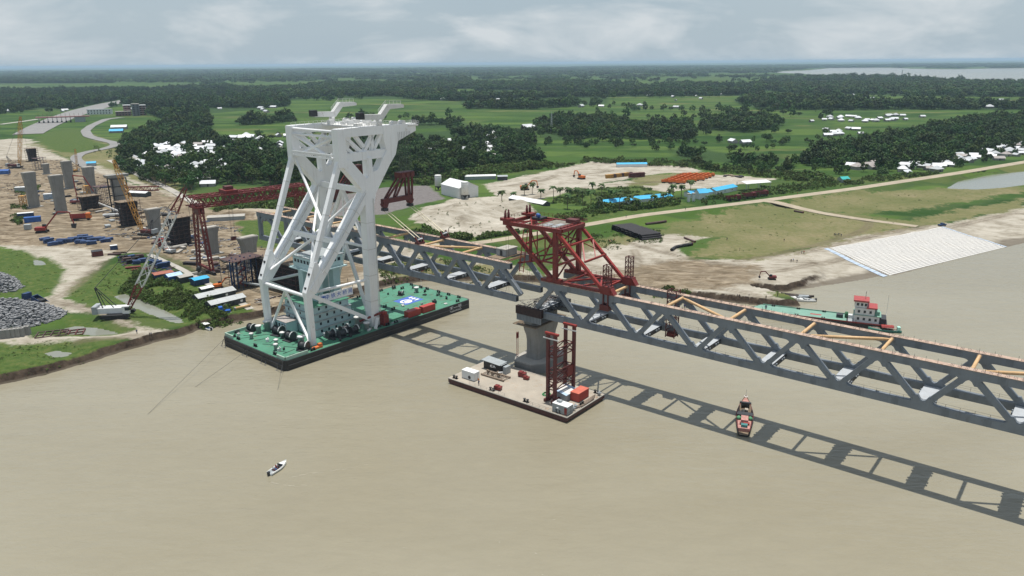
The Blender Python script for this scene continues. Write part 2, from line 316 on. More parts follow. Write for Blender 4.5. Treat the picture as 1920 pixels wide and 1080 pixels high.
def axis(lo, hi, step, far_lo, far_hi, g=1.09):
    a = list(np.arange(lo, hi+step, step)); s = step
    while a[-1] < far_hi: s *= g; a.append(a[-1]+s)
    s = step; b = []; x = lo
    while x > far_lo: s *= g; x -= s; b.append(x)
    return np.array(b[::-1]+a)
XS = axis(-330, 330, 1.5, -45000, 45000, 1.075); YS = axis(215, 640, 1.5, 150, 60000, 1.055)
gx, gy = np.meshgrid(XS, YS); GPt = np.column_stack([gx.ravel(), gy.ravel()])
GZ = hgt(GPt)
def region_mask(P, polys, soft):
    m = np.zeros(len(P))
    for pl in polys:
        lo, hi = pl.min(0)-60, pl.max(0)+60
        k = np.where((P[:, 0] > lo[0]) & (P[:, 0] < hi[0]) & (P[:, 1] > lo[1]) & (P[:, 1] < hi[1]))[0]
        if len(k): m[k] = np.maximum(m[k], np.clip(0.5+sdist(P[k], pl)/(2*soft), 0, 1))
    return m
nx, ny = len(XS), len(YS); GZ2 = GZ.reshape(ny, nx)
def gzv(P):
    "ground height read off the sheet itself"
    P = np.atleast_2d(P); i = np.clip(np.searchsorted(XS, P[:, 0])-1, 0, nx-2); j = np.clip(np.searchsorted(YS, P[:, 1])-1, 0, ny-2)
    fx = np.clip((P[:, 0]-XS[i])/(XS[i+1]-XS[i]), 0, 1); fy = np.clip((P[:, 1]-YS[j])/(YS[j+1]-YS[j]), 0, 1)
    return (GZ2[j, i]*(1-fx)+GZ2[j, i+1]*fx)*(1-fy)+(GZ2[j+1, i]*(1-fx)+GZ2[j+1, i+1]*fx)*fy
def gz(x, y): return float(gzv(np.array([[x, y]]))[0])
idx = np.arange(nx*ny).reshape(ny, nx)
quads = np.column_stack([idx[:-1, :-1].ravel(), idx[:-1, 1:].ravel(), idx[1:, 1:].ravel(), idx[1:, :-1].ravel()])
# leave out the river bed well away from the banks
zq = GZ[quads].max(1); quads = quads[zq > -2.9]
me = bpy.data.meshes.new('ground'); me.from_pydata(np.column_stack([GPt, GZ]).tolist(), [], quads.tolist())
me.polygons.foreach_set('use_smooth', np.ones(len(quads), bool))
ATT = {k: region_mask(GPt, v, 9.0) for k, v in REGW.items()}
ATT['wood'] = np.minimum(region_mask(GPt, FOREST, 20.0), 1-region_mask(GPt, GLADE, 20.0))
TRACKS = [W2(q) for q in ([(-60, 438), (50, 428), (90, 412), (96, 396), (84, 384), (60, 374)], [(70, 372), (100, 390), (92, 408), (110, 424), (160, 436), (240, 458), (330, 492), (440, 548)], [(0, 396), (60, 378), (110, 360)], [(110, 432), (200, 430), (280, 446)], [(196, 490), (140, 540), (96, 566), (-60, 580)], [(200, 478), (260, 462), (300, 470)],
    [(1120, 500), (1200, 512), (1290, 505), (1420, 516), (1550, 492), (1650, 458), (1760, 430), (1900, 400)], [(1190, 470), (1200, 500), (1180, 528), (1250, 545)], [(1230, 488), (1330, 520), (1440, 536)], [(1180, 455), (1260, 480), (1420, 505)], [(1300, 530), (1380, 545), (1470, 565)], [(1450, 385), (1560, 400), (1660, 420), (1500, 470), (1380, 490)], [(1500, 476), (1640, 440), (1740, 424)], [(960, 505), (1060, 490), (1110, 462)],
    [(940, 350), (1040, 335), (1150, 320)], [(1000, 372), (1060, 352), (1250, 340)], [(150, 640), (240, 630), (300, 632), (350, 622)], [(100, 566), (180, 580), (240, 606)])]
td = np.full(len(GPt), 99.0); kk = np.where((np.abs(GPt[:, 0]) < 520) & (GPt[:, 1] < 760))[0]
for l_ in TRACKS:
    l2 = resample_(l_); td[kk] = np.minimum(td[kk], ldist(GPt[kk], l2))
ATT['track'] = np.exp(-((td-1.3)/1.0)**2)*.8+.25*np.exp(-(td/4.0)**2)
for k, v in ATT.items():
    a = me.attributes.new(k, 'FLOAT', 'POINT'); a.data.foreach_set('value', v.astype(np.float32))
ground = inst('ground', me); tag(ground, kind='structure')
gm = bpy.data.materials.new('ground cover'); gm.use_nodes = True; t = gm.node_tree; bs = t.nodes['Principled BSDF']; bs.inputs['Roughness'].default_value = 0.95; bs.inputs['Specular IOR Level'].default_value = 0.1
geo = nd(t, 'ShaderNodeNewGeometry'); POS = geo.outputs['Position']
def noise(scale, detail=5, vec=None, rough=0.6, dist=0.0):
    n = nd(t, 'ShaderNodeTexNoise', i_Scale=scale, i_Detail=float(detail), i_Roughness=rough, i_Distortion=dist); t.links.new(vec or POS, n.inputs['Vector']); return n.outputs[0]
def ramp(fac, stops):
    r = nd(t, 'ShaderNodeValToRGB'); t.links.new(fac, r.inputs[0]); e = r.color_ramp.elements
    while len(e) < len(stops): e.new(0.5)
    for i, (p, c) in enumerate(stops): e[i].position = p; e[i].color = tuple(c)+(1,)
    return r.outputs[0]
def mixc(f, a, b):
    m = nd(t, 'ShaderNodeMix', data_type='RGBA'); t.links.new(f, m.inputs[0])
    for i, v in ((6, a), (7, b)):
        if isinstance(v, tuple): m.inputs[i].default_value = v+(1,)
        else: t.links.new(v, m.inputs[i])
    return m.outputs[2]
mp = nd(t, 'ShaderNodeMapping'); mp.inputs['Rotation'].default_value = (0, 0, 0.35); mp.inputs['Scale'].default_value = (0.0085, 0.027, 0.0); t.links.new(POS, mp.inputs[0])
vo = nd(t, 'ShaderNodeTexVoronoi', i_Scale=1.0, i_Randomness=0.85, distance='CHEBYCHEV'); t.links.new(mp.outputs[0], vo.inputs['Vector'])
sp = nd(t, 'ShaderNodeSeparateColor'); t.links.new(vo.outputs['Color'], sp.inputs[0])
paddy = ramp(M('ADD', M('MULTIPLY', sp.outputs[0], 0.8, tree=t), M('MULTIPLY', noise(0.02, 6), 0.3, tree=t), tree=t),
             [(0.15, (0.024, 0.06, 0.012)), (0.42, (0.05, 0.098, 0.019)), (0.66, (0.082, 0.132, 0.028)), (0.8, (0.036, 0.08, 0.016)), (0.97, (0.12, 0.135, 0.045))])
vd = nd(t, 'ShaderNodeTexVoronoi', i_Scale=1.0, i_Randomness=0.85, distance='CHEBYCHEV', feature='F2'); t.links.new(mp.outputs[0], vd.inputs['Vector'])
edge = M('SUBTRACT', 1.0, M('MULTIPLY', M('SUBTRACT', vd.outputs['Distance'], vo.outputs['Distance'], tree=t), 14.0, tree=t, clamp=True), tree=t)
paddy = mixc(M('MULTIPLY', edge, 0.85, tree=t), paddy, (0.05, 0.085, 0.025))
fine = noise(0.35, 8, rough=0.7); med = noise(0.07, 6); big = noise(0.018, 5)
def layer(name, col, base, amp=0.55, sharp=7.0, thr=0.5):
    a = nd(t, 'ShaderNodeAttribute', attribute_name=name)
    n = M('ADD', M('MULTIPLY', M('SUBTRACT', med, 0.5, tree=t), amp*1.6, tree=t), M('MULTIPLY', M('SUBTRACT', fine, 0.5, tree=t), amp, tree=t), tree=t)
    f = M('MULTIPLY', M('SUBTRACT', M('ADD', a.outputs['Fac'], n, tree=t), thr-0.5/sharp, tree=t), sharp, tree=t, clamp=True)
    f = M('MULTIPLY', f, M('GREATER_THAN', a.outputs['Fac'], 0.01, tree=t), tree=t)
    return mixc(f, base, col)
lushc = ramp(fine, [(0.3, (0.036, 0.07, 0.016)), (0.5, (0.066, 0.106, 0.025)), (0.72, (0.125, 0.135, 0.045))])
olivec = ramp(M('ADD', M('MULTIPLY', big, 0.6, tree=t), M('MULTIPLY', fine, 0.4, tree=t), tree=t), [(0.35, (0.095, 0.115, 0.038)), (0.5, (0.15, 0.15, 0.065)), (0.62, (0.22, 0.19, 0.105))])
mp2 = nd(t, 'ShaderNodeMapping'); mp2.inputs['Rotation'].default_value = (0, 0, 0.75); mp2.inputs['Scale'].default_value = (0.09, 0.24, 0.1); t.links.new(POS, mp2.inputs[0])
trk = noise(1.0, 7, mp2.outputs[0], 0.65, 1.2)
sandc = ramp(M('ADD', M('MULTIPLY', trk, 0.55, tree=t), M('MULTIPLY', med, 0.45, tree=t), tree=t), [(0.33, (0.15, 0.125, 0.09)), (0.43, (0.29, 0.26, 0.205)), (0.54, (0.4, 0.368, 0.305)), (0.7, (0.52, 0.485, 0.415))])
dirtc = ramp(trk, [(0.32, (0.085, 0.062, 0.04)), (0.48, (0.19, 0.15, 0.1)), (0.64, (0.33, 0.275, 0.2))])
c = layer('wood', ramp(fine, [(0.3, (0.02, 0.045, 0.014)), (0.7, (0.05, 0.09, 0.026))]), paddy, 0.3, 3)
c = layer('sand', sandc, c); c = layer('olive', olivec, c, 1.25, 3.5, .54); c = layer('dirt', dirtc, c, 0.9, 3); c = layer('lush', lushc, c, 0.6, 5)
ta = nd(t, 'ShaderNodeAttribute', attribute_name='track'); c = mixc(M('MULTIPLY', ta.outputs['Fac'], M('ADD', fine, .15, tree=t), tree=t, clamp=True), c, ramp(med, [(0.35, (0.1, 0.078, 0.052)), (0.65, (0.2, 0.165, 0.115))]))
c = layer('gray', ramp(fine, [(0.3, (0.13, 0.12, 0.115)), (0.7, (0.2, 0.185, 0.18))]), c, 0.2, 6)
sx = nd(t, 'ShaderNodeSeparateXYZ'); t.links.new(POS, sx.inputs[0])
nz_ = nd(t, 'ShaderNodeSeparateXYZ'); t.links.new(geo.outputs['Normal'], nz_.inputs[0])
steep = M('MULTIPLY', M('SUBTRACT', 0.95, M('ADD', nz_.outputs[2], M('MULTIPLY', M('SUBTRACT', fine, 0.5, tree=t), 0.25, tree=t), tree=t), tree=t), 9.0, tree=t, clamp=True)
nearw = M('LESS_THAN', sx.outputs[2], 2.75, tree=t)
c = mixc(M('MULTIPLY', steep, nearw, tree=t), c, ramp(fine, [(0.35, (0.026, 0.019, 0.014)), (0.65, (0.085, 0.063, 0.045))]))
wet = M('MULTIPLY', M('SUBTRACT', 0.75, sx.outputs[2], tree=t), 2.5, tree=t, clamp=True)
c = mixc(M('MULTIPLY', wet, 0.8, tree=t), c, (0.12, 0.1, 0.075))
t.links.new(c, bs.inputs['Base Color'])
bp = nd(t, 'ShaderNodeBump', i_Strength=0.5, i_Distance=0.6); t.links.new(M('ADD', fine, M('MULTIPLY', trk, 1.2, tree=t), tree=t), bp.inputs['Height']); t.links.new(bp.outputs[0], bs.inputs['Normal'])
me.materials.append(gm)

# ------------------------------------------------------------------ water
def water_mat(name, c1, c2, rough=0.22, bumpd=0.5):
    m = bpy.data.materials.new(name); m.use_nodes = True; t = m.node_tree; b = t.nodes['Principled BSDF']
    b.inputs['Roughness'].default_value = rough; b.inputs['IOR'].default_value = 1.33
    geo = nd(t, 'ShaderNodeNewGeometry')
    mp = nd(t, 'ShaderNodeMapping'); mp.inputs['Rotation'].default_value = (0, 0, 0.55); mp.inputs['Scale'].default_value = (0.35, 1, 1); t.links.new(geo.outputs['Position'], mp.inputs[0])
    a = nd(t, 'ShaderNodeTexNoise', i_Scale=0.012, i_Detail=6.0, i_Distortion=0.8); t.links.new(mp.outputs[0], a.inputs['Vector'])
    r = nd(t, 'ShaderNodeValToRGB'); t.links.new(a.outputs[0], r.inputs[0]); r.color_ramp.elements[0].position = 0.35; r.color_ramp.elements[1].position = 0.65
    r.color_ramp.elements[0].color = c1+(1,); r.color_ramp.elements[1].color = c2+(1,); t.links.new(r.outputs[0], b.inputs['Base Color'])
    fr = nd(t, 'ShaderNodeTexNoise', i_Scale=0.35, i_Detail=7.0, i_Roughness=0.7, i_Distortion=0.5); t.links.new(mp.outputs[0], fr.inputs['Vector'])
    hv = nd(t, 'ShaderNodeHueSaturation'); t.links.new(M('ADD', M('MULTIPLY', fr.outputs[0], 0.2, tree=t), 0.9, tree=t), hv.inputs['Value']); t.links.new(r.outputs[0], hv.inputs['Color']); t.links.new(hv.outputs[0], b.inputs['Base Color'])  # ripple light and shade painted into the water's base colour
    n1 = nd(t, 'ShaderNodeTexNoise', i_Scale=0.9, i_Detail=4.0, i_Roughness=0.55, i_Distortion=0.4); t.links.new(mp.outputs[0], n1.inputs['Vector'])
    n2 = nd(t, 'ShaderNodeTexNoise', i_Scale=0.16, i_Detail=3.0, i_Distortion=0.6); t.links.new(mp.outputs[0], n2.inputs['Vector'])
    bp = nd(t, 'ShaderNodeBump', i_Strength=bumpd, i_Distance=0.32)
    t.links.new(M('ADD', M('MULTIPLY', n1.outputs[0], 0.6, tree=t), M('MULTIPLY', n2.outputs[0], 1.4, tree=t), tree=t), bp.inputs['Height']); t.links.new(bp.outputs[0], b.inputs['Normal'])
    return m
WATER = water_mat('muddy river water', (0.248, 0.225, 0.16), (0.287, 0.265, 0.197), 0.15, 1.0)
PONDW = water_mat('pond water', (0.2, 0.21, 0.17), (0.24, 0.24, 0.2), 0.12, 0.15)
b = MB(); b.add([(-45000, -2000, 0), (45000, -2000, 0), (45000, 60000, 0), (-45000, 60000, 0)], [(0, 1, 2, 3)])
tag(b.build('river', WATER), kind='structure')
for k, pd in PONDS.items():
    lv = {'a': 1.75, 'b': 1.6, 'c': 1.6, 'd': 1.6, 'e': 1.6}[k]; cc = pd.mean(0); pts = [cc+(q-cc)*1.18 for q in pd]
    b = MB(); b.add([(q[0], q[1], lv) for q in pts], [tuple(range(len(pts)))]); tag(b.build('pond', PONDW), kind='structure')
# ------------------------------------------------------------------ roads
ASPH = mat('worn concrete road', (0.22, 0.215, 0.205), 0.85, 0.12, 0.1); DIRTR = mat('dusty embankment road', (0.36, 0.305, 0.225), 0.95, 0.16, 0.15, col2=(0.34, 0.28, 0.2), amt=0.2, bump=0.2)
PALEC = mat('pale concrete strip', (0.38, 0.36, 0.32), 0.9, 0.1, 0.2)
PAINT = mat('road paint', (0.75, 0.75, 0.72), 0.7, 0.05, 1)
def resample(line, step):
    line = [np.array(p, float) for p in line]; out = [line[0]]
    for a, c in zip(line[:-1], line[1:]):
        n = max(1, int(np.linalg.norm(c-a)/step))
        for i in range(1, n+1): out.append(a+(c-a)*i/n)
    P = np.array(out)
    for _ in range(3): P[1:-1] = (P[:-2]+2*P[1:-1]+P[2:])/4
    return P
def strip(name, line, widths, m, dz=0.3, step=6.0, thick=0.4, flat=None):
    P = resample(line, step); n = len(P); T = np.gradient(P, axis=0); T /= np.linalg.norm(T, axis=1)[:, None]; Nn = np.column_stack([-T[:, 1], T[:, 0]])
    wv = np.interp(np.linspace(0, 1, n), np.linspace(0, 1, len(widths)), widths)
    L = P+Nn*wv[:, None]/2; Rr = P-Nn*wv[:, None]/2
    z = (np.maximum(np.maximum(hgt(L), hgt(Rr)), hgt(P)) if flat is None else np.full(n, flat))+dz
    if flat is None:
        for _ in range(4): z[1:-1] = np.maximum(z[1:-1], (z[:-2]+z[2:])/2)
    v = []
    for i in range(n): v += [(L[i, 0], L[i, 1], z[i]-thick), (L[i, 0], L[i, 1], z[i]), (Rr[i, 0], Rr[i, 1], z[i]), (Rr[i, 0], Rr[i, 1], z[i]-thick)]
    f = []
    for i in range(n-1):
        a = 4*i; c2 = a+4
        for k in range(3): f.append((a+k, a+k+1, c2+k+1, c2+k))
    b = MB(); b.add(v, f); return tag(b.build(name, m), kind='structure')
strip('embankment_road', EMB, [10, 10, 9, 9, 9, 8, 7, 6], DIRTR, 0.12)
strip('branch_road', BRANCH, [9, 7, 6], DIRTR, 0.1)
HW = W2([(52, 252), (78, 238), (115, 222), (150, 210), (205, 195), (262, 183), (350, 174), (420, 167)])
strip('highway', HW, [38, 46, 58, 44, 34, 34, 34], ASPH, 0.5, 15)
CURV = W2([(228, 221), (200, 224), (172, 236), (160, 246), (166, 256), (190, 263), (214, 268), (218, 273), (200, 279), (170, 284), (148, 290), (141, 298), (152, 308), (172, 318)])
strip('curved_access_road', CURV, [14, 13, 13, 13, 13, 12, 11, 9], ASPH, 0.5, 8)
strip('concrete_haul_strip', W2([(178, 480), (230, 450), (280, 478), (330, 500), (420, 548), (470, 580)][2:]), [3, 3], PALEC, 0.1)
strip('site_track', W2([(205, 300), (260, 328), (320, 356), (370, 384)]), [6, 6], PALEC, 0.12)
strip('village_track', W2([(0, 234), (60, 226), (72, 224)]), [10, 10], PALEC, 0.4, 20)
# ------------------------------------------------------------------ the bridge
PN = 18.75; DU = -0.0574; TH = -0.67717; BO = (10.667, 234.31); ZB = 19.8; HT = 10.294; TW = 12.673
BD = np.array([cos(TH), sin(TH)]); BNv = np.array([-sin(TH), cos(TH)])
def BP(s, t_, z): q = np.array(BO)+BD*s+BNv*t_; return Vector((q[0], q[1], z))
def gusset(b, x, zc, sgn, w, wid):
    "rounded gusset plate of a node: sgn -1 under an upper chord, +1 over a lower chord"
    pts = []
    for u, v in ((-3.3, 0.93), (-2.6, 1.02), (-2.15, 1.3), (-1.95, 1.75), (-2.2, 2.5), (-1.15, 2.6), (-0.55, 1.65), (0, 1.35), (0.55, 1.65), (1.15, 2.6), (2.2, 2.5), (1.95, 1.75), (2.15, 1.3), (2.6, 1.02), (3.3, 0.93)):
        pts.append((x+u, zc+sgn*v))
    pts += [(x+3.3, zc+sgn*0.2), (x-3.3, zc+sgn*0.2)]
    if sgn > 0: pts = pts[::-1]
    b.prism(pts, 1, -wid/2, wid/2)
SPLICE = mat('splice plate grey', (0.15, 0.172, 0.192), .55, .15, .8)
def make_truss(label, loc, rz, nl, nu, slo, sup, extra_diags, braces, endpost=None, stud_from=None):
    T = thing('truss_span', label, 'bridge span', loc, rz, 'truss spans of the bridge')
    cw = 1.4
    for side in (-1, 1):
        y = side*TW/2
        b = MB(); b.span((slo[0], -cw/2, -0.95), (slo[1], cw/2, 0.95))
        for s in nl:
            if slo[0]+4.7 < s*PN < slo[1]-4.7: gusset(b, s*PN, 0, 1, 0, cw+0.05)
        for e in slo: b.cur = 1; b.box((e+(0.012 if e == slo[1] else -0.012), 0, 0), (0.02, cw-0.3, 1.5)); b.cur = 0
        b.build('lower_chord', [STEEL, DARK], T, (0, y, 0))
        b = MB(); b.span((sup[0], -cw/2, HT-0.95), (sup[1], cw/2, HT+0.95))
        for s in nu: 
            if sup[0]+2 < s*PN < sup[1]-2: gusset(b, s*PN, HT, -1, 0, cw+0.05)
        for e in sup: b.cur = 1; b.box((e+(0.012 if e == sup[1] else -0.012), 0, HT), (0.02, cw-0.3, 1.5)); b.cur = 0
        uc = b.build('upper_chord', [STEEL, DARK], T, (0, y, 0))
        b = MB(); b.box(((sup[0]+sup[1])/2, 0, HT+1.0), (sup[1]-sup[0]-0.6, 1.75, 0.09)); b.build('top_flange', STEELTOP, uc)
        b = MB()
        for s in nl:
            for ds in (.26, -.3):
                x = (s+ds)*PN
                if slo[0]+1 < x < slo[1]-1: b.box((x, 0, 0), (1.5, cw+.06, 1.55)); b.box((x, 0, 0), (.1, cw+.1, 1.96))
                x = (s+ds-.5)*PN
                if sup[0]+1 < x < sup[1]-1: b.box((x, 0, HT), (1.5, cw+.06, 1.55)); b.box((x, 0, HT), (.1, cw+.1, 1.93))
        tag(b.build('splice_plates', SPLICE, T, (0, y, 0)), kind='stuff')
        # shear studs and starter bars left along the flange: rows of little pins
        b = MB(); x = sup[0]+1
        while x < sup[1]-1:
            if random.random() < 0.75:
                for k in range(3):
                    for yy in (-0.6, -0.35, 0.35, 0.6):
                        hgt_ = random.uniform(0.12, 0.3)
                        b.box((x+k*0.28, yy, HT+1.05+hgt_/2), (0.07, 0.07, hgt_))
            x += 1.5
        tag(b.build('shear_studs', TINR, uc), kind='stuff')
        b = MB(); x = sup[0]+2
        while x < sup[1]-2:
            b.tube((x, -0.75, HT+1.0), (x, -0.75, HT+2.15), 0.035, n=4, cap=False)
            x += random.choice((2.4, 3.1, 4.6))
        tag(b.build('guard_posts', WIRE, uc), kind='stuff')
        b = MB()
        for x in np.arange(slo[0]+1.5, slo[1]-1, 2.9): b.tube((x, -0.6*side*-1, 0.9), (x, -0.6*side*-1, 2.05), 0.035, n=4, cap=False)
        b.beam((slo[0]+1.5, 0.6*side, 2.03), (slo[1]-1, 0.6*side, 2.03), 0.035); b.beam((slo[0]+1.5, 0.6*side, 1.5), (slo[1]-1, 0.6*side, 1.5), 0.03)
        tag(b.build('handrail', WIRE, T, (0, y, 0)), kind='stuff')
        for s in nl:
            for s2 in nu:
                if abs(s-s2) < 0.6:
                    a = Vector((s*PN, 0, 0)); c = Vector((s2*PN, 0, HT)); b = MB()
                    b.beam(a+(c-a)*0.1, c-(c-a)*0.1, 1.25, 1.28, up=(0, 1, 0)); b.build('diagonal', STEEL, T, (0, y, 0))
        for (s0, z0, s1, z1) in extra_diags:
            b = MB(); b.beam((s0, 0, z0), (s1, 0, z1), 1.25, 1.28, up=(0, 1, 0)); b.build('diagonal', STEEL, T, (0, y, 0))
        if endpost is not None:
            b = MB(); b.span((endpost-0.8, -0.69, 0.9), (endpost+0.8, 0.69, HT-0.9)); b.build('end_post', STEEL, T, (0, y, 0))
            b = MB(); b.beam((endpost+0.6, 0, HT-3.6), (endpost+3.4, 0, HT-0.8), 1.2, 1.0, up=(0, 1, 0)); b.build('knee_brace', STEEL, T, (0, y, 0))
    for s in nl:
        if not (slo[0] < s*PN < slo[1]): continue
        b = MB(); x = s*PN; yl = TW/2-0.72
        b.prism([(x-1.95, -0.75), (x-1.95, 0.35), (x-1.3, 0.62), (x+1.3, 0.62), (x+1.95, 0.35), (x+1.95, -0.75)], 1, -yl, yl); cb = b.build('cross_beam', DARK, T)
        b = MB(); b.box((x, 0, 0.67), (3.7, 2*yl-0.1, 0.08)); b.build('deck_plate', DECKWHITE, cb)
        b = MB()
        for e in (-1, 1):
            for yy in np.linspace(-yl*0.62, yl*0.62, 6):
                if abs(yy) > 0.9: b.box((x+e*2.1, yy, -0.05), (0.3, 0.8, 0.62))
        tag(b.build('bracket_ribs', STEEL, cb), kind='stuff')
    for s in nu:
        if not (sup[0] < s*PN < sup[1]): continue
        b = MB(); b.tube((s*PN, -TW/2+0.72, HT+0.35), (s*PN, TW/2-0.72, HT+0.35), 0.42, n=12); cr = b.build('transverse_pipe', ORANGE, T)
        for e in (-1, 1): b = MB(); b.tube((s*PN, e*(TW/2-0.95), HT+0.35), (s*PN, e*(TW/2-0.74), HT+0.35), 0.62, n=12); b.build('flange', TINR, cr)
    for (s0, e0, s1, e1) in braces:
        a = Vector((s0*PN, e0*(TW/2-0.9), HT+0.25)); c = Vector((s1*PN, e1*(TW/2-0.9), HT+0.25)); d = (c-a).normalized()
        b = MB(); b.tube(a+d*2.2, c-d*2.2, 0.42, n=12); b.tube(a, a+d*2.2, 0.18, 0.42, n=10); b.tube(c-d*2.2, c, 0.42, 0.18, n=10); b.build('diagonal_pipe', ORANGE, T)
    return T
US = lambda k: k+0.5+DU
make_truss('grey steel truss span resting on the river pier under the red derrick', (BO[0], BO[1], ZB), TH, range(0, 9), [US(k) for k in range(0, 8)], (-3.2, 8*PN+3), (US(0)*PN-5.0, 8*PN+1.5), [],
           [(US(2), 1, US(3), -1), (US(4), -1, US(5), 1), (US(6), -1, US(7), 1)])
LT = TH-0.0201; LO = np.array(BO)+np.array([-sin(LT), cos(LT)])*-3.3615; LZ = ZB+4.68
make_truss('grey steel truss span hanging from the white floating crane', (LO[0], LO[1], LZ), LT, [-k for k in range(1, 8)], [US(-k) for k in range(1, 9)], (-7.93*PN, -3.6), (-7.95*PN, US(-1)*PN+4.4),
           [(US(-1)*PN+0.9, HT-1.2, -1.9, 1.6)], [(US(-3), -1, US(-2), 1), (US(-7), 1, US(-6), -1)], endpost=-7.88*PN)
def LP(s, t_, z): q = LO+np.array([cos(LT), sin(LT)])*s+np.array([-sin(LT), cos(LT)])*t_; return Vector((q[0], q[1], z))
# sheds and loose timber lying on the hanging span
t = thing('deck_shelter', 'small flat site shelter on top of the hanging truss span', 'shelter', LP(-14.5, 1.5, LZ+HT+1.05), LT)
b = MB(); b.box((0, 0, 1.1), (4.2, 5.6, 2.2)); b.build('wall', GREYP, t)
b = MB(); b.box((-1.2, 0, 2.3), (2.0, 6.0, 0.15)); b.box((1.2, 0, 2.36), (2.2, 6.2, 0.15)); b.build('roof', PALEC, t)
b = MB(); b.box((0, -2.83, 1.0), (1.0, 0.06, 1.8)); b.build('door', DARK, t)
b = MB(); b.box((0, 0, -0.1), (5.4, 12.6, 0.2)); b.build('plank_floor', WOODP, t)

# ------------------------------------------------------------------ river piers
def make_pier(label, loc, rz, group):
    P = thing('river_pier', label, 'bridge pier', loc, rz, group)
    b = MB(); b.prism([(-6.2, -6), (-3.4, -10), (3.4, -10), (6.2, -6), (6.2, 6), (3.4, 10), (-3.4, 10), (-6.2, 6)], 2, -3, 2.9); b.build('footing', CONC, P)
    b = MB(); b.prism([(-5.9, -5.7), (-3.2, -9.6), (3.2, -9.6), (5.9, -5.7), (5.9, 5.7), (3.2, 9.6), (-3.2, 9.6), (-5.9, 5.7)], 2, 2.9, 3.2); b.build('footing_slab', PALEC, P)
    b = MB(); prof = [(3.2, 2.75, 5.5), (5.0, 2.65, 5.2), (9.0, 2.65, 5.2), (10.8, 2.7, 5.5), (12.8, 2.85, 6.4), (13.8, 2.9, 6.6), (15.6, 2.9, 6.6)]; R = []
    for z, a, c in prof:
        k = 0.9; R.append([(-a+k, -c, z), (a-k, -c, z), (a, -c+k, z), (a, c-k, z), (a-k, c, z), (-a+k, c, z), (-a, c-k, z), (-a, -c+k, z)])
    v = [p for r in R for p in r]; f = [(i*8+j, i*8+(j+1) % 8, i*8+8+(j+1) % 8, i*8+8+j) for i in range(len(R)-1) for j in range(8)]+[tuple(range(7, -1, -1)), tuple(range(len(v)-8, len(v)))]
    b.add(v, f); b.build('shaft', CONC, P)
    for e in (-1, 1):
        b = MB(); b.span((-1.5, e*6.1-1.0, 15.6), (1.5, e*6.1+1.0, 18.8)); b.build('bearing_plinth', CONC, P)
    return P
make_pier('flared concrete pier rising from the river beside the flat work barge', BP(-1.5, 0, 0), TH, 'river piers')
make_pier('flared concrete pier carrying the far end of the fixed truss span', BP(8*PN-0.5, 0, 0), TH, 'river piers')
# falsework round the pier head
F = thing('pier_head_platform', 'dark timber and steel working platform wrapped round the pier head', 'platform', BP(0, 0, 15), TH)
for e in (-1, 1):
    b = MB()
    for k in range(17): b.box((-5.2+k*0.58, e*7.9, 2.9), (0.42, 0.3, 2.2))
    tag(b.build('stakes', STEEL, F), kind='stuff')
    b = MB(); b.span((-5.6, e*7.6-0.7, 4.0), (4.6, e*7.6+0.7, 6.6)); b.build('formwork_box', DARK if e > 0 else mat('dark brown formwork', (.035, .018, .016), .8, .4, 1.2), F)
b = MB(); b.span((-6.6, -8.6, 0.2), (2.6, 8.6, 0.4)); b.build('plank_floor', WOODP, F)
b = MB()
for i in range(70): 
    x, y = random.uniform(-4.8, 5.5), random.uniform(-6.4, 6.4); z = random.uniform(4.3, 6.6); a = random.uniform(0, pi); l = random.uniform(1, 4)
    b.beam((x-cos(a)*l/2, y-sin(a)*l/2, z), (x+cos(a)*l/2, y+sin(a)*l/2, z+random.uniform(-.3, .3)), random.uniform(0.15, 0.5), 0.12)
tag(b.build('loose_timber', DARK, F), kind='stuff')
b = MB()
for i in range(26): b.tube((random.uniform(-5.4, 4), random.choice((-8, 8, -7, 7)), 6.4), (random.uniform(-5.4, 4), random.choice((-8, 8)), 8.4), 0.05, n=4)
tag(b.build('scaffold_tubes', TINR, F), kind='stuff')
b = MB(); b.span((-3, -6.0, 4.2), (3.4, 6.0, 4.5)); b.build('working_deck', DARK, F)
b = MB(); b.span((-1.2, -3.5, 6.7), (1.2, -1.0, 6.85)); b.span((0.4, 0.5, 6.6), (2.2, 2.2, 6.75)); tag(b.build('cover_sheet', DECKWHITE, F), kind='stuff')
# small red ladder tower with a flag at the pier
t = thing('access_ladder', 'thin red access ladder standing against the river pier', 'ladder', BP(-6.6, -6.2, 2.9), TH)
for e in (-.4, .4):
    b = MB(); b.tube((0, e, 0), (0, e, 9), 0.07, n=5); b.build('rail', REDB, t)
b = MB()
for k in range(22): b.tube((0, -.4, 0.4*k+.3), (0, .4, 0.4*k+.3), 0.045, n=4)
b.build('rungs', REDB, t); b = MB(); b.box((0.05, 0, 7.6), (0.06, 1.3, 2.0)); b.build('flag', REDB, t)

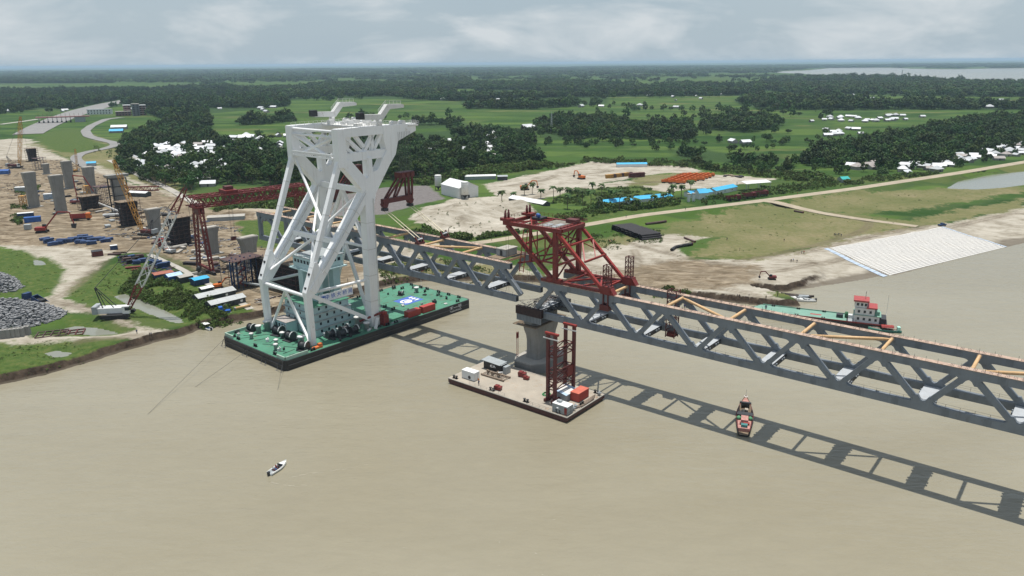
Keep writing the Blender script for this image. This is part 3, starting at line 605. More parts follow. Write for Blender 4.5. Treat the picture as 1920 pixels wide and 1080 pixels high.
# ------------------------------------------------------------------ red derrick on the fixed span
ZD = ZB+HT+1.05
D = thing('erection_derrick', 'red steel erection derrick standing on the end of the fixed truss span', 'derrick', BP(0, 0, ZD), TH)
def bm(name, segs, m=RED, par=D, **kw):
    b = MB()
    for s in segs: b.beam(*s[:2], *s[2:]) if len(s) > 2 else b.beam(*s, 0.4)
    return b.build(name, m, par)
zt = 47.6-ZD
for e in (-1, 1):
    y = e*TW/2
    bm('base_rail', [((3.5, y, 0.45), (26.5, y, 0.45), 1.2, 0.9)])
    bm('column', [((8.6, y, 0.9), (8.6, y, zt-0.3), 1.35, 1.3, (0, 1, 0))])
    bm('back_stay', [((9.4, y, zt-0.8), (25.6, y, 1.0), 0.95, 0.9)], REDB)
    bm('front_raker', [((7.4, y, 1.1), (-10.2, y, zt-0.6), 1.15, 1.1)])
    bm('top_chord', [((-11.8, y, zt), (10.6, y, zt), 0.9, 1.25)])
    bm('foot_gusset', [((5.6, y, 0.92), (11, y, 0.92), 1.6, 1.4, (0, 0, 1), 1.4, 1.0)])
    bm('hanger', [((-1.0, y, zt-0.5), (-1.0, y, 5.2), 0.8, 0.7, (0, 1, 0)), ((-6.5, y*0.9, 3.9), (0.2, y*0.9, 5.6), 0.5, 0.5)])
    bm('frame_lattice', [((-1.0, y, zt-1), (3.2, y, 5.2), 0.28), ((3.2, y, 5.2), (8.2, y, zt-1.2), 0.4), ((1.6, y, zt-1), (1.6, y, 7), 0.28), ((4.6, y, zt-1), (4.6, y, 8), 0.28), ((-1, y, 7), (8.2, y, 12), 0.4), ((0.3, y, 6.2), (8.4, y, 6.2), 0.5)])
    # lattice mast and anchor clamp at the tail
    b = MB()
    for i in (-.9, .9):
        for j in (-.9, .9): b.beam((27.2+i, y+j, 2.0), (27.2+i, y+j, 8.7), 0.22)
    for k in range(5):
        z = 2.2+k*1.6
        for (p, q) in (((-.9, -.9), (.9, -.9)), ((.9, -.9), (.9, .9)), ((.9, .9), (-.9, .9)), ((-.9, .9), (-.9, -.9))):
            b.beam((27.2+p[0], y+p[1], z), (27.2+q[0], y+q[1], z), 0.15)
            if k < 4: b.beam((27.2+p[0], y+p[1], z), (27.2+q[0], y+q[1], z+1.6), 0.1)
    b.build('lattice_mast', MAROON, D)
    b = MB(); b.span((25.6, y-1.15, -0.05), (28.9, y+1.15, 2.3)); b.prism([(28.9, 0.0), (30.2, 0.0), (28.9, 2.0)], 1, y-1.0, y+1.0)
    b.build('anchor_block', RED, D)
    b = MB()
    for yy in (-1, 1): b.beam((26.6, y+yy*1.0, -3.4), (26.6, y+yy*1.0, 0), 0.35); b.beam((28.2, y+yy*1.0, -3.4), (28.2, y+yy*1.0, 0), 0.35)
    b.span((25.6, y-1.35, -5.0), (28.6, y+1.35, -3.3)); b.build('clamp', MAROON, D)
for s, z in ((-10.8, zt), (8.6, zt), (10.4, zt)): bm('top_cross_beam', [((s, -TW/2+.5, z), (s, TW/2-.5, z), 0.9, 1.1)])
for s, z in ((14.0, 12.6), (19.0, 8.2), (-3.6, 10.6), (2.2, 5.6), (8.6, 5.4), (8.6, 10.6)): bm('cross_tube', [((s, -TW/2+.45, z), (s, TW/2-.45, z), 0.55, 0.55)], REDB)
for e in (-1, 1): bm('stay_lattice', [((14.0, e*6 if e > 0 else 0, 12.4), (19.0, 0 if e > 0 else -6, 8.4), 0.3), ((14.2, 0, 12.4), (19.0, e*5.8, 8.4), 0.28)], REDB)
for (p, q) in (((8.6, -6, 11), (8.6, 6, 16)), ((8.6, 6, 11), (8.6, -6, 16)), ((8.6, -6, 1), (8.6, 0, 5.2)), ((8.6, 6, 1), (8.6, 0, 5.2)), ((8.6, -6, 5.6), (8.6, 0, 10.4)), ((8.6, 6, 5.6), (8.6, 0, 10.4))): bm('portal_brace', [(p, q, 0.38, 0.38)])
for (p, q) in (((11, -5.6, 0.6), (18, 5.6, 0.6)), ((18, 5.6, 0.6), (24.5, -5.6, 0.6)), ((18, -5.6, 0.6), (24.5, 5.6, 0.62)), ((24.6, -5.6, 0.64), (24.6, 5.6, 0.64)), ((12, 5.6, 0.66), (12, -5.6, 0.66))): bm('floor_brace', [(p, q, 0.5, 0.5)], REDB)
for (p, q) in (((-10, -5.8, zt+.2), (-1, 5.8, zt+.2)), ((-10, 5.8, zt+.25), (-1, -5.8, zt+.25)), ((-1, -5.8, zt+.1), (-1, 5.8, zt+.1)), ((-6, -5.8, zt+.15), (-6, 5.8, zt+.15))): bm('top_brace', [(p, q, 0.4, 0.4)], REDB)
b = MB(); b.span((0.4, -5.4, zt+0.35), (7.8, 5.4, zt+0.5)); b.build('walkway', mat('weathered grating', (0.2, 0.18, 0.15), 0.9, 0.3, 1.2), D)
b = MB(); b.span((2.2, -4.6, zt+0.5), (4.2, -1, zt+0.62)); b.span((5.2, -5, zt+.5), (7, 1, zt+.6)); b.build('deck_sheet', GREYP, D)
for e in (-1, 1):
    b = MB(); b.span((-12.6, e*5.6-1.6, zt+0.7), (-9.0, e*5.6+1.6, zt+1.5)); b.build('jack_beam', RED, D)
    for k in (-.8, .8):
        b = MB(); b.lathe([(0.42, 0), (0.42, 1.6), (0.3, 1.7), (0.3, 2.3), (0.1, 2.7)], (-11, e*5.6+k, zt+1.5), 10); b.build('strand_jack', MAROON, D)
    b = MB()
    for k in (-.5, .5): b.tube((-11+k, e*5.6, -6), (-11+k, e*5.6, zt+0.7), 0.05, n=4)
    b.build('strand', WIRE, D)
b = MB(); b.span((-6.5, 1.2, zt+0.6), (-3, 5.2, zt+1.2)); b.build('power_pack', DARK, D)
b = MB(); b.lathe([(0.5, 0), (0.6, 0.9), (0.2, 1.3)], (-4, 2, zt+1.2), 10); b.lathe([(0.5, 0), (0.6, 0.8), (0.2, 1.2)], (-5.2, 3, zt+1.2), 10); b.build('oil_drums', BLUE, D)
b = MB(); b.span((5.6, 3.2, zt+.5), (9.2, 6, zt+1.7)); b.build('winch_box', MAROON, D)
def railing(par, pts, h, m, step=1.6, name='railing', r=0.05):
    b = MB()
    for p, q in zip(pts[:-1], pts[1:]):
        p, q = Vector(p), Vector(q); n = max(1, int((q-p).length/step))
        for i in range(n+1): a = p+(q-p)*i/n; b.beam(a, a+Vector((0, 0, h)), r*1.6)
        for k in (0.5, 1.0): b.beam(p+Vector((0, 0, h*k)), q+Vector((0, 0, h*k)), r*1.4)
    return b.build(name, m, par)
railing(D, [(-12.4, -7.2, zt+.7), (-12.4, 7.2, zt+.7), (11, 7.2, zt+.7), (11, -7.2, zt+.7), (-12.4, -7.2, zt+.7)], 1.1, RED)
railing(D, [(10, 6.9, .9), (25, 6.9, .9)], 1.1, RED)
for e in (0.0, 1.6):
    b = MB(); b.beam((-3.0+e, -7.3, zt-1), (-4.8+e, -7.3, 1.6), 0.2); b.build('ladder_rail', REDB, D)
b = MB()
for k in range(9): z = 2+k*1.5; b.beam((-4.75+1.8*(z-1.6)/14.5, -7.3, z), (-3.15+1.8*(z-1.6)/14.5, -7.3, z), 0.12)
b.build('ladder_rungs', REDB, D)
# hanging access cage on the far chord
t = thing('hanging_access_tower', 'red lattice access tower hung over the far chord behind the derrick', 'access tower', BP(43, 5.2, ZB), TH)
b = MB()
for i in (-1.4, 1.4):
    for j in (-1.2, 1.2): b.beam((i, j, -2), (i, j, 12.8), 0.24)
b.build('post', MAROON, t)
b = MB()
for k in range(9):
    z = -1.5+k*1.75
    for (p, q) in (((-1.4, -1.2), (1.4, -1.2)), ((1.4, -1.2), (1.4, 1.2)), ((1.4, 1.2), (-1.4, 1.2)), ((-1.4, 1.2), (-1.4, -1.2))):
        b.beam((*p, z), (*q, z), 0.14)
        if k < 8: b.beam((*p, z), (*q, z+1.75), 0.12)
b.build('bracing', MAROON, t)
b = MB(); b.span((-1.2, -1, -1.8), (1.2, 1, -0.6)); b.span((-1, -.8, 3), (1, .8, 4.2)); b.build('work_cage', RED, t)
# ------------------------------------------------------------------ floating sheerleg crane
WF = mat('winch flange', (0.05, 0.052, 0.055), .5, .2, 1); BW = mat('pale bulwark', (0.36, 0.5, 0.41), 0.6, 0.1, 0.5)
CB = (-74.4, 229.3); CA = radians(49.3); HL, HW_, DZ = 88.0, 39.0, 3.5
def CP(u, v, z): return Vector((CB[0]+cos(CA)*u-sin(CA)*v, CB[1]+sin(CA)*u+cos(CA)*v, z))
K = thing('floating_crane', 'huge white floating sheerleg crane on a black hull with green deck', 'crane vessel', (CB[0], CB[1], 0), CA)
hull = MB(); r = 1.0
ol = [(r, 0), (HL-r, 0), (HL, r), (HL, HW_-r), (HL-r, HW_), (r, HW_), (0, HW_-r), (0, r)]
hull.prism(ol, 2, -2.5, DZ-0.06); hull = hull.build('hull', BLACK, K)
b = MB(); b.prism([(0.45+u*(HL-0.9)/HL, 0.45+v*(HW_-0.9)/HW_) for u, v in ol], 2, DZ-0.055, DZ); b.build('deck', GREEND, hull)
b = MB()
for (p, q) in (((0, 0), (HL, 0)), ((0, HW_), (HL, HW_)), ((0, 0), (0, HW_)), ((HL, 0), (HL, HW_))):
    d = Vector((q[0]-p[0], q[1]-p[1], 0)).normalized(); o = Vector((-0.12 if p[0] == q[0] == 0 else 0.12 if p[0] == q[0] else 0, -0.12 if p[1] == q[1] == 0 else 0.12 if p[1] == q[1] else 0, 0))
    b.beam(Vector((*p, 1.75))+d*1.2+o, Vector((*q, 1.75))-d*1.2+o, 0.2, 0.22)
tag(b.build('rubbing_strake', mat('dark strake', (.06, .06, .062), .6, .2, 1), hull), kind='stuff')
# deck plating seams, raised weld lines a hand high
b = MB()
for u in range(46, 86, 5):
    for v in range(5, 36, 6): b.span((u, v, DZ), (u+random.uniform(1.2, 3), v+0.28, DZ+0.05))
tag(b.build('deck_fittings', mat('rusty deck fitting', (0.1, 0.12, 0.07), 0.9, 0.4, 1.0), hull), kind='stuff')
b = MB(); b.span((47.0, 1.5, DZ), (56.5, 1.8, DZ+0.4)); b.build('coaming', GREYP, hull)
for (u, v, du, dv) in ((0.6, 0.6, 9, .35), (0.6, 0.6, .35, 5), (0.6, HW_-0.95, 9, .35), (0.6, HW_-6, .35, 5)):
    b = MB(); b.span((u, v, DZ), (u+du, v+dv, DZ+1.1)); b.build('bulwark', BW, hull)
# blue emblem panel painted on the foredeck: white ring and bars
em = MB(); em.span((65.8, 14.6, DZ+0.003), (75.6, 22.6, DZ+0.02)); em = em.build('emblem_panel', mat('emblem blue', (0.06, 0.13, 0.45), 0.6, 0.05, 1), hull)
b = MB(); n = 28
P = [(69.0+rr*cos(2*pi*i/n)*1.15, 18.2+rr*sin(2*pi*i/n), DZ+0.028) for rr in (2.3, 1.45) for i in range(n)]
b.add(P, [(i, (i+1) % n, n+(i+1) % n, n+i) for i in range(n)])
b.add([(67.6, 17.2, DZ+.03), (71.5, 17.2, DZ+.03), (71.0, 18.6, DZ+.03), (68.2, 18.8, DZ+.03)], [(0, 1, 2, 3)])
for k in range(3): b.add([(72.2+k*0.2, 16.4+k*1.9, DZ+.03), (74.8, 16.4+k*1.9, DZ+.03), (74.8, 17.5+k*1.9, DZ+.03), (72.6+k*0.2, 17.5+k*1.9, DZ+.03)], [(0, 1, 2, 3)])
tag(b.build('emblem_ring', WHITE, em), kind='stuff')
def text(name, s, size, m, par, mtx, ext=0.01):
    cu = bpy.data.curves.new(name, 'FONT'); cu.body = s; cu.size = size; cu.extrude = ext; cu.align_x = 'CENTER'; cu.align_y = 'CENTER'
    tmp = bpy.data.objects.new('tmp', cu); COL.objects.link(tmp); dg = bpy.context.evaluated_depsgraph_get(); dg.update()
    me_ = bpy.data.meshes.new_from_object(tmp.evaluated_get(dg)); bpy.data.objects.remove(tmp); me_.name = name; me_.materials.clear(); me_.materials.append(m)
    me_.transform(mtx); return inst(name, me_, par)
FRONT = Matrix.Rotation(pi/2, 4, 'X')
text('hull_name', '天一号', 1.75, WHITE, hull, Matrix.Translation((79.2, -0.02, 2.1)) @ Matrix.Scale(1.35, 4, (1, 0, 0)) @ FRONT)
text('hull_name', 'TIANYIHAO', 0.95, WHITE, hull, Matrix.Translation((79.2, -0.02, 0.85)) @ Matrix.Scale(1.25, 4, (1, 0, 0)) @ FRONT)
# --- legs and head frame
def kb(name, segs, m=WHITE, par=K):
    b = MB()
    for s in segs: b.beam(s[0], s[1], *s[2:])
    return b.build(name, m, par)
Y = (0, 1, 0)
for v in (6.0, 33.0):
    def q(u, z): return (u, v, z)
    kb('stern_post', [(q(15.2, DZ), q(14.8, 21.5), 1.9, 1.9, Y, 2.1, 2.1)])
    kb('stern_leg', [(q(14.4, 22.0), q(31.6, 64.6), 1.6, 1.6, Y, 1.8, 1.7)])
    kb('main_leg', [(q(16.2, 22.5), q(41.6, 53.0), 2.9, 2.9, Y, 3.3, 3.2)])
    b = MB(); b.prism([(13.7, 20.6), (16.1, 20.6), (21.0, 26.6), (19.0, 32.5), (17.9, 32.5), (13.6, 22.6)], 1, v-1.2, v+1.2); b.build('knuckle', WHITE, K)
    for zz in (24, 28.5):
        b = MB(); b.box((13.9+(zz-22)*0.41-.4, v, zz), (0.5, 1.0, 0.8)); b.build('access_hatch', DARK, K)
    kb('bow_leg', [(q(41.8, DZ), q(42.4, 52), 3.6, 3.3, Y, 3.7, 3.4)], WHITE)
    b = MB(); b.prism([(40.6, 48), (44.3, 48), (45.6, 52.5), (52.6, 61.8), (55.6, 65.2), (57.0, 69.8), (65.8, 72.9), (65.8, 75.6), (50.5, 75.6), (50.5, 70.6), (51.5, 67.0), (47.0, 60.5), (44.8, 60.0), (44.6, 65.2), (42.8, 65.2), (42.9, 58.8), (41.8, 58.0), (35.2, 65.2), (32.0, 65.2), (32.0, 63.2), (39.5, 54.5)], 1, v-1.62, v+1.62)
    b.build('head_frame', WHITE, K)
    kb('head_end_post', [(q(32.3, 62.8), q(32.3, 75.5), 3.1, 3.4, Y)])
    kb('head_bottom_chord', [(q(31.2, 65.8), q(52.8, 66.0), 2.9, 2.3, Y)])
    kb('head_top_chord', [(q(31.0, 74.2), q(51.0, 74.2), 2.95, 2.6, Y)])
    for (a, c) in ((q(34.0, 73.4), q(41.6, 66.8)), (q(37.6, 66.8), q(34.0, 69.8)), (q(42.0, 66.8), q(47.2, 73.4)), (q(38.6, 73.4), q(42.4, 68.8)), (q(46.0, 67), q(46.0, 73.2)), (q(46.2, 67), q(50.6, 73))):
        kb('head_diagonal', [(a, c, 1.15, 1.5, Y)])
    for f_ in (.2, .4, .6, .8):
        kb('plate_joint', [(q(41.8+.6*f_, 3.5+48.5*f_-.12), q(41.8+.6*f_, 3.5+48.5*f_+.12), 3.74, 3.44, Y)], WHITE2)
        a_, c_ = Vector(q(16.2, 22.5)), Vector(q(41.6, 53.0)); m_ = a_+(c_-a_)*f_; d_ = (c_-a_).normalized()*.12; kb('plate_joint', [(m_-d_, m_+d_, 3.0+.4*f_+.06, 3.0+.3*f_+.06, Y)], WHITE2)
        a_, c_ = Vector(q(14.4, 22.0)), Vector(q(31.6, 64.6)); m_ = a_+(c_-a_)*f_; d_ = (c_-a_).normalized()*.12; kb('plate_joint', [(m_-d_, m_+d_, 1.7+.2*f_, 1.72+.1*f_, Y)], WHITE2)
    # stair zig-zag up the main leg and machinery on the jib
    b = MB()
    for k in range(10):
        a = Vector((20+k*2.1, v-1.75, 28.2+k*2.5)); b.beam(a, a+Vector((2.1, 0, 2.5)), 0.5, 0.12); b.beam(a+Vector((0, 0, .9)), a+Vector((2.1, 0, 3.4)), 0.08)
    b.build('leg_stair', WHITE2, K)
    b = MB()
    for k in range(14): b.beam((43.9, v-1.95, 6+k*3.2), (43.9, v-1.95, 9.2+k*3.2), 0.35, 0.2)
    b.build('leg_ladder', WHITE2, K)
    # head sheaves and hoist falls
    for uu in (56.5, 60.5):
        b = MB(); b.tube((uu, v-1.2, 75.9), (uu, v+1.2, 75.9), 1.0, n=14); b.build('head_sheave', WHITE2, K)
    gn = MB(); gn.prism([(42, 78.0), (51.3, 77.6), (54.6, 81.0), (61.3, 81.3), (61.3, 82.2), (60.4, 82.6), (53.6, 82.8), (50.3, 79.5), (42, 79.8)], 1, v-0.85, v+0.85); gn = gn.build('service_davit', WHITE2, K)
    b = MB(); b.span((40.8, v-1.1, 78.2), (43.0, v+1.1, 80.4)); b.build('counterweight', DARK, gn)
    b = MB(); b.lathe([(1.1, 0), (1.1, 2.0), (0.8, 2.1)], (50.0, v, 75.7), 12); b.build('pedestal', WHITE2, gn)
    railing(gn, [(50, v, 80), (53.6, v, 83), (60.5, v, 82.7)], 1.1, WHITE2, 1.5)
    railing(K, [(31.2, v-1.4, 75.5), (50, v-1.4, 75.5), (66, v-1.4, 75.6)], 1.2, WHITE2, 1.8)
b = MB(); b.span((44, 7.7, 75.0), (57.5, 31.3, 75.5)); top = b.build('head_platform', WHITE2, K)
for i in range(16):
    u, v = random.uniform(45, 56), random.uniform(9, 30); b = MB(); d = (random.uniform(.8, 2.8), random.uniform(.8, 3), random.uniform(.6, 1.7)); b.box((u, v, 75.5+d[2]/2), d); b.build('machinery_housing', WHITE2, top)
b = MB(); b.span((62, 4.0, 74.6), (66.8, 9, 75.2)); b.span((62, 30.5, 74.6), (66.8, 35, 75.2)); tag(b.build('tip_platform', WHITE2, top), kind='stuff')
railing(top, [(62, 3.8, 75.2), (66.9, 3.8, 75.2), (66.9, 9.1, 75.2)], 1.1, WHITE2, 1.2)
railing(top, [(57.5, 7.7, 75.5), (57.5, 31.3, 75.5)], 1.2, WHITE2, 1.6); railing(top, [(44, 31.3, 75.5), (44, 7.7, 75.5)], 1.2, WHITE2, 1.6)
def kt(name, p, q, r, m=WHITE): b = MB(); b.tube(p, q, r, n=10); return b.build(name, m, K)
for (u, z, w_) in ((31.8, 74.6, .5), (31.6, 72.8, .45)): kt('stern_tie', (u, 7.6, z), (u, 31.4, z), w_)
for a, c in (((31.6, 8, 72.6), (31.6, 31, 65)), ((31.6, 31, 72.6), (31.6, 8, 65))): kt('stern_brace', a, c, 0.55)
kt('stern_brace', (31.5, 31.2, 64.2), (23.9, 7.0, 45.0), 0.5)
# lattice catwalk between the heads
b = MB()
for z in (65.6, 67.0):
    for uu in (30.2, 31.2): b.beam((uu, 7.5, z), (uu, 31.5, z), 0.28)
for k in range(16):
    y0 = 7.5+k*1.5; b.beam((30.2, y0, 65.6), (30.2, y0+1.5, 67.0), 0.18); b.beam((30.2, y0+1.5, 65.6), (30.2, y0, 67.0), 0.18); b.beam((30.2, y0, 66.95), (31.2, y0, 66.95), 0.2)
b.build('catwalk', WHITE, K)
kb('leg_cross_beam', [((28.2, 7.6, 37.6), (28.2, 31.4, 37.6), 1.3, 1.6)])
kt('leg_brace', (28.2, 19.5, 37.0), (17.5, 31.6, 25.6), 0.55); kt('leg_brace', (28.2, 19.5, 37.0), (17.5, 7.4, 25.6), 0.55); kt('leg_brace', (28.2, 19.5, 38), (40.5, 31.2, 52.5), .45); kt('leg_brace', (28.2, 19.5, 38), (40.5, 7.6, 52.5), .45)
kt('post_tie', (15, 7.4, 20.8), (15, 31.6, 20.8), 0.62)
kt('post_brace', (15, 19.5, 20.6), (15.2, 31.4, 4), 0.52); kt('post_brace', (15, 19.5, 20.6), (15.2, 7.6, 4), 0.52)
kb('bow_cross_beam', [((42.3, 7.7, 53.6), (42.3, 31.3, 53.6), 1.7, 1.9)])
kt('bow_brace', (42.3, 19.5, 52.8), (42.2, 31.4, 34), 0.8); kt('bow_brace', (42.3, 19.5, 52.8), (42.2, 7.6, 34), 0.8)
kt('bow_tie', (42.1, 7.7, 33), (42.1, 31.3, 33), 0.55); kt('bow_post', (42.3, 19.5, 52.6), (42.1, 19.5, 33.4), 0.42)
kb('bow_low_brace', [((42, 19.5, 32.6), (42, 8, 6), 1.0, 1.1)]); kb('bow_low_brace', [((42, 19.5, 32.6), (42, 31, 6), 1.0, 1.1)])
for v in (6.0, 33.0): kb('side_strut', [((16, v, 21.2), (40.6, v, 6.0), 1.35, 1.3, Y)]); kt('side_tie', (16.6, v+(1 if v < 20 else -1), 21.6), (40.4, v+(1 if v < 20 else -1), 21.0), 0.5)
# banner on the side tie
bn = MB(); bn.span((20.6, 8.3, 16.6), (35.4, 8.42, 19.4)); bn = bn.build('banner', mat('banner cloth', (0.85, 0.86, 0.88), 0.8, 0.03, 1), K)
BT = mat('banner blue', (0.03, 0.12, 0.5), 0.6, 0.05, 1)
text('banner_lettering', '中 铁 大 桥 局', 1.75, BT, bn, Matrix.Translation((29.3, 8.27, 18.05)) @ Matrix.Scale(1.12, 4, (1, 0, 0)) @ FRONT, 0.02)
b = MB(); b.prism([(21.3, 18.5), (22.3, 18.5), (22.3, 18.2), (23.4, 18.2), (23.4, 18.6), (23.0, 18.8), (21.3, 18.8)], 1, 8.2, 8.29); b.prism([(21.3, 17.3), (23.4, 17.5), (23.4, 17.8), (21.3, 17.6)], 1, 8.2, 8.29); b.prism([(21.3, 17.9), (22.6, 17.95), (22.6, 18.2), (21.3, 18.1)], 1, 8.2, 8.29); tag(b.build('banner_logo', BT, bn), kind='stuff')
b = MB()
for u in (20.7, 25.5, 30.5, 35.3): b.beam((u, 8.36, 19.4), (u, 7.2, 21.4), 0.12)
tag(b.build('banner_cords', WIRE, bn), kind='stuff')
# --- deckhouse and wheelhouse
house = MB(); house.span((20.8, 11.2, DZ), (38.2, 30, DZ+2.7)); house = house.build('deckhouse', TEAL, K)
for k in range(1, 4):
    z = DZ+2.7*k; b = MB(); b.span((20.8, 11.2+0.25*k, z+0.2), (38.2-0.8*k, 30, z+2.7)); b.build('storey', TEAL, house)
    b = MB(); b.span((20.1, 10.3+0.25*k, z), (38.9-.8*k, 30.4, z+0.2)); b.build('deck_edge', GREYP, house)
    railing(house, [(20.3, 30.2, z+.2), (20.3, 10.5+.25*k, z+.2), (38.7-.8*k, 10.5+.25*k, z+.2)], 1.0, TEAL, 1.5)
b = MB(); b.span((20.4, 11.4, DZ+10.8), (36.2, 30.3, DZ+10.98)); b.build('roof', GREEND, house)
for k in range(4):
    for u in np.arange(22.5, 36.5-0.8*k, 3.1):
        b = MB(); b.span((u, 11.2+.25*k-0.05, DZ+1.2+2.7*k), (u+0.8, 11.2+.25*k+0.02, DZ+2.2+2.7*k)); b.build('window', GLASS, house)
    for v in np.arange(13, 29, 3.6):
        b = MB(); b.span((20.75, v, DZ+1.2+2.7*k), (20.82, v+0.8, DZ+2.2+2.7*k)); b.build('window', GLASS, house)
b = MB(); b.span((15.8, 22.4, DZ), (20.3, 30.6, DZ+4.2)); lowh = b.build('winch_house', TEAL, K)
for v in (23, 24.6, 26.4, 28.2):
    b = MB(); b.span((15.74, v, DZ+.9), (15.82, v+0.9, DZ+3.2)); b.build('window', GLASS, lowh)
b = MB(); b.span((15.5, 22.1, DZ+4.2), (20.5, 30.9, DZ+4.35)); b.build('roof', TINR, lowh)
WZ = DZ+11
wt = MB(); wt.span((25.6, 24.2, WZ-.02), (28.4, 27.0, 25.6)); wt = wt.build('wheelhouse_column', TEAL, K)
for (a, c) in (((33.4, 16.6), (36.4, 19.4)), ((25.6, 16.6), (28.4, 19.4)), ((33.4, 24.2), (36.4, 27))):
    b = MB(); b.span((a[0], a[1], WZ-.02), (c[0], c[1], 25.6)); b.build('wheelhouse_column', TEAL, K)
wh = MB(); wh.span((24.6, 15.6, 26.0), (37.4, 28, 30.2)); wh = wh.build('wheelhouse', TEAL, K)
b = MB(); b.span((23.4, 14.4, 25.6), (38.4, 29.2, 26.0)); b.build('gallery', TEAL, wh); railing(wh, [(23.5, 29, 26), (23.5, 14.5, 26), (38.3, 14.5, 26)], 1.1, TEAL, 1.5)
b = MB(); b.span((24.2, 15.2, 30.2), (37.8, 28.4, 30.45)); b.build('roof', GREYP, wh); railing(wh, [(24.3, 28.3, 30.4), (24.3, 15.3, 30.4), (37.7, 15.3, 30.4)], 0.9, TEAL, 1.5)
for v in np.arange(16.4, 27, 1.9): b = MB(); b.span((24.55, v, 28), (24.62, v+1.2, 29.2)); b.build('window', GLASS, wh)
for u in np.arange(25.6, 36.5, 1.9): b = MB(); b.span((u, 15.55, 28), (u+1.2, 15.62, 29.2)); b.build('window', GLASS, wh)
b = MB(); b.tube((31, 22, 30.4), (31, 22, 37), 0.18, 0.08, n=6); b.beam((29.5, 22, 34), (32.5, 22, 34), 0.12); b.box((31, 22, 35.4), (1.4, .3, .3)); b.build('radar_mast', DARK, wh)
# --- deck machinery
def winch(u, v, rz, s=1.0):
    w0 = MB(); R_ = 1.25*s
    root = MB(); root.box((0, 0, 0.15), (3.6*s, 3.4*s, 0.3)); root = root.build('winch', DARK, K, (u, v, DZ), rz)
    b = MB(); b.tube((0, -1.1*s, 1.4*s), (0, 1.1*s, 1.4*s), R_*0.8, n=16); b.build('drum', DARK, root)
    for e in (-1.2, 1.2): b = MB(); b.tube((0, e*s-.08, 1.4*s), (0, e*s+.08, 1.4*s), R_*1.12, n=18); b.build('flange', WF, root)
    b = MB()
    for k in range(8): a0, a1 = pi*k/8+.2, pi*(k+1)/8+.2; b.beam((-cos(a0)*R_*1.25, -1.45*s, 1.4*s+sin(a0)*R_*1.25), (-cos(a1)*R_*1.25, -1.45*s, 1.4*s+sin(a1)*R_*1.25), 0.25*s, 0.18*s)
    b.build('brake_band', WHITE2, root)
    b = MB(); b.box((1.9*s, 0.9*s, 0.8*s), (1.2*s, 1.2*s, 1.3*s)); b.build('motor', GREYP, root)
for u, v, a, s in ((9.5, 35.3, .1, 1), (13.5, 24.2, .2, 1.25), (13, 16, .1, 1.2), (10.5, 4.2, .3, 1.15), (19.5, 35, 0, 1), (23.6, 7.4, 1.5, 1), (26.4, 4.6, 1.5, 1), (29.4, 7.2, 1.5, 1.1), (31.6, 4.4, 1.5, 1), (73.5, 26.5, .4, .7)): winch(u, v, a, s)
for u, v, h_, s in ((12.4, 20, 1.8, 1), (5.0, 28, 1.6, .8), (4.2, 11.5, 1.8, .8), (13, 9.4, 2.6, 1.3), (10, 31.5, 2.4, 1.1), (37, 3.6, 2.4, 1.2), (36, 7.6, 4.0, 1.3), (80.5, 24.5, 1.8, 1.1), (13.6, 31.5, 3.2, 1.4), (45.5, 26, 1.6, .9), (6.5, 14.8, 2.0, .8)):
    b = MB(); b.lathe([(0.75*s, 0), (0.75*s, h_), (1.05*s, h_), (1.05*s, h_+.35), (0.5*s, h_+.5)], (0, 0, 0), 12); vv = b.build('ventilator', GREYP, K, (u, v, DZ))
    b = MB(); b.lathe([(1.08*s, 0), (1.0*s, .12), (0.4*s, .3)], (0, 0, h_+.36), 12); b.build('ventilator_cap', WHITE2, vv)
bolm = MB()
for e in (-.55, .55): bolm.lathe([(0.32, 0), (0.32, 0.75), (0.42, 0.8), (0.42, 0.95), (0.2, 1.0)], (e, 0, 0), 9)
bolm.span((-1, -.4, 0), (1, .4, .12)); bolme = bolm.mesh('bollard', BLACK)
for u, v, a in [(4, 1.6, 0), (12, 1.4, 0), (1.6, 8, 1.57), (1.6, 20, 1.57), (1.6, 31, 1.57), (5, HW_-1.5, 0), (13, HW_-1.5, 0), (24, HW_-1.5, 0), (52, HW_-1.5, 0), (60, HW_-1.5, 0), (66, HW_-1.5, 0), (72, HW_-1.5, 0), (79, HW_-1.5, 0), (45, 1.5, 0), (49, 1.5, 0),
                (60, 5.6, 0), (82, 1.6, 0), (HL-1.8, 5, 1.57), (HL-1.8, 11, 1.57), (HL-1.8, 17, 1.57), (HL-1.8, 24, 1.57), (HL-1.8, 28, 1.57), (HL-1.8, 34, 1.57), (83, 14, 0), (83, 22, 0.5), (82, 8, 1), (58.5, 14, 0), (58.5, 19, 0), (58.5, 25, 0), (84, 30, 0), (80, 33, 0), (78, 36, 0)]:
    inst('bollard', bolme, K, (u, v, DZ), a)
for i in range(70):
    u, v = random.choice(((random.uniform(2, 19), random.uniform(2, 37)), (random.uniform(22, 45), random.uniform(1.5, 9)), (random.uniform(38, 47), random.uniform(10, 36)), (random.uniform(57, 86), random.uniform(2, 37))))
    if 64.5 < u < 77 and 13 < v < 24: continue
    d = (random.uniform(.4, 1.6), random.uniform(.4, 1.4), random.uniform(.3, 1.2)); b = MB(); b.box((0, 0, d[2]/2), d, random.uniform(0, 3)); b.box((d[0]*.2, 0, d[2]*1.15), (d[0]*.4, d[1]*.4, d[2]*.5), random.uniform(0, 3)); b.build('deck_box', random.choice((DARK, DARK, WF, GREYP, TINR, WHITE2)), K, (u, v, DZ))
for i in range(14):
    u, v = random.uniform(3, 17), random.uniform(4, 35); b = MB(); a = random.uniform(0, 3); b.tube((0, 0, .1), (cos(a)*5, sin(a)*5, .1), .07, n=5); b.build('deck_line', DARK, K, (u, v, DZ))
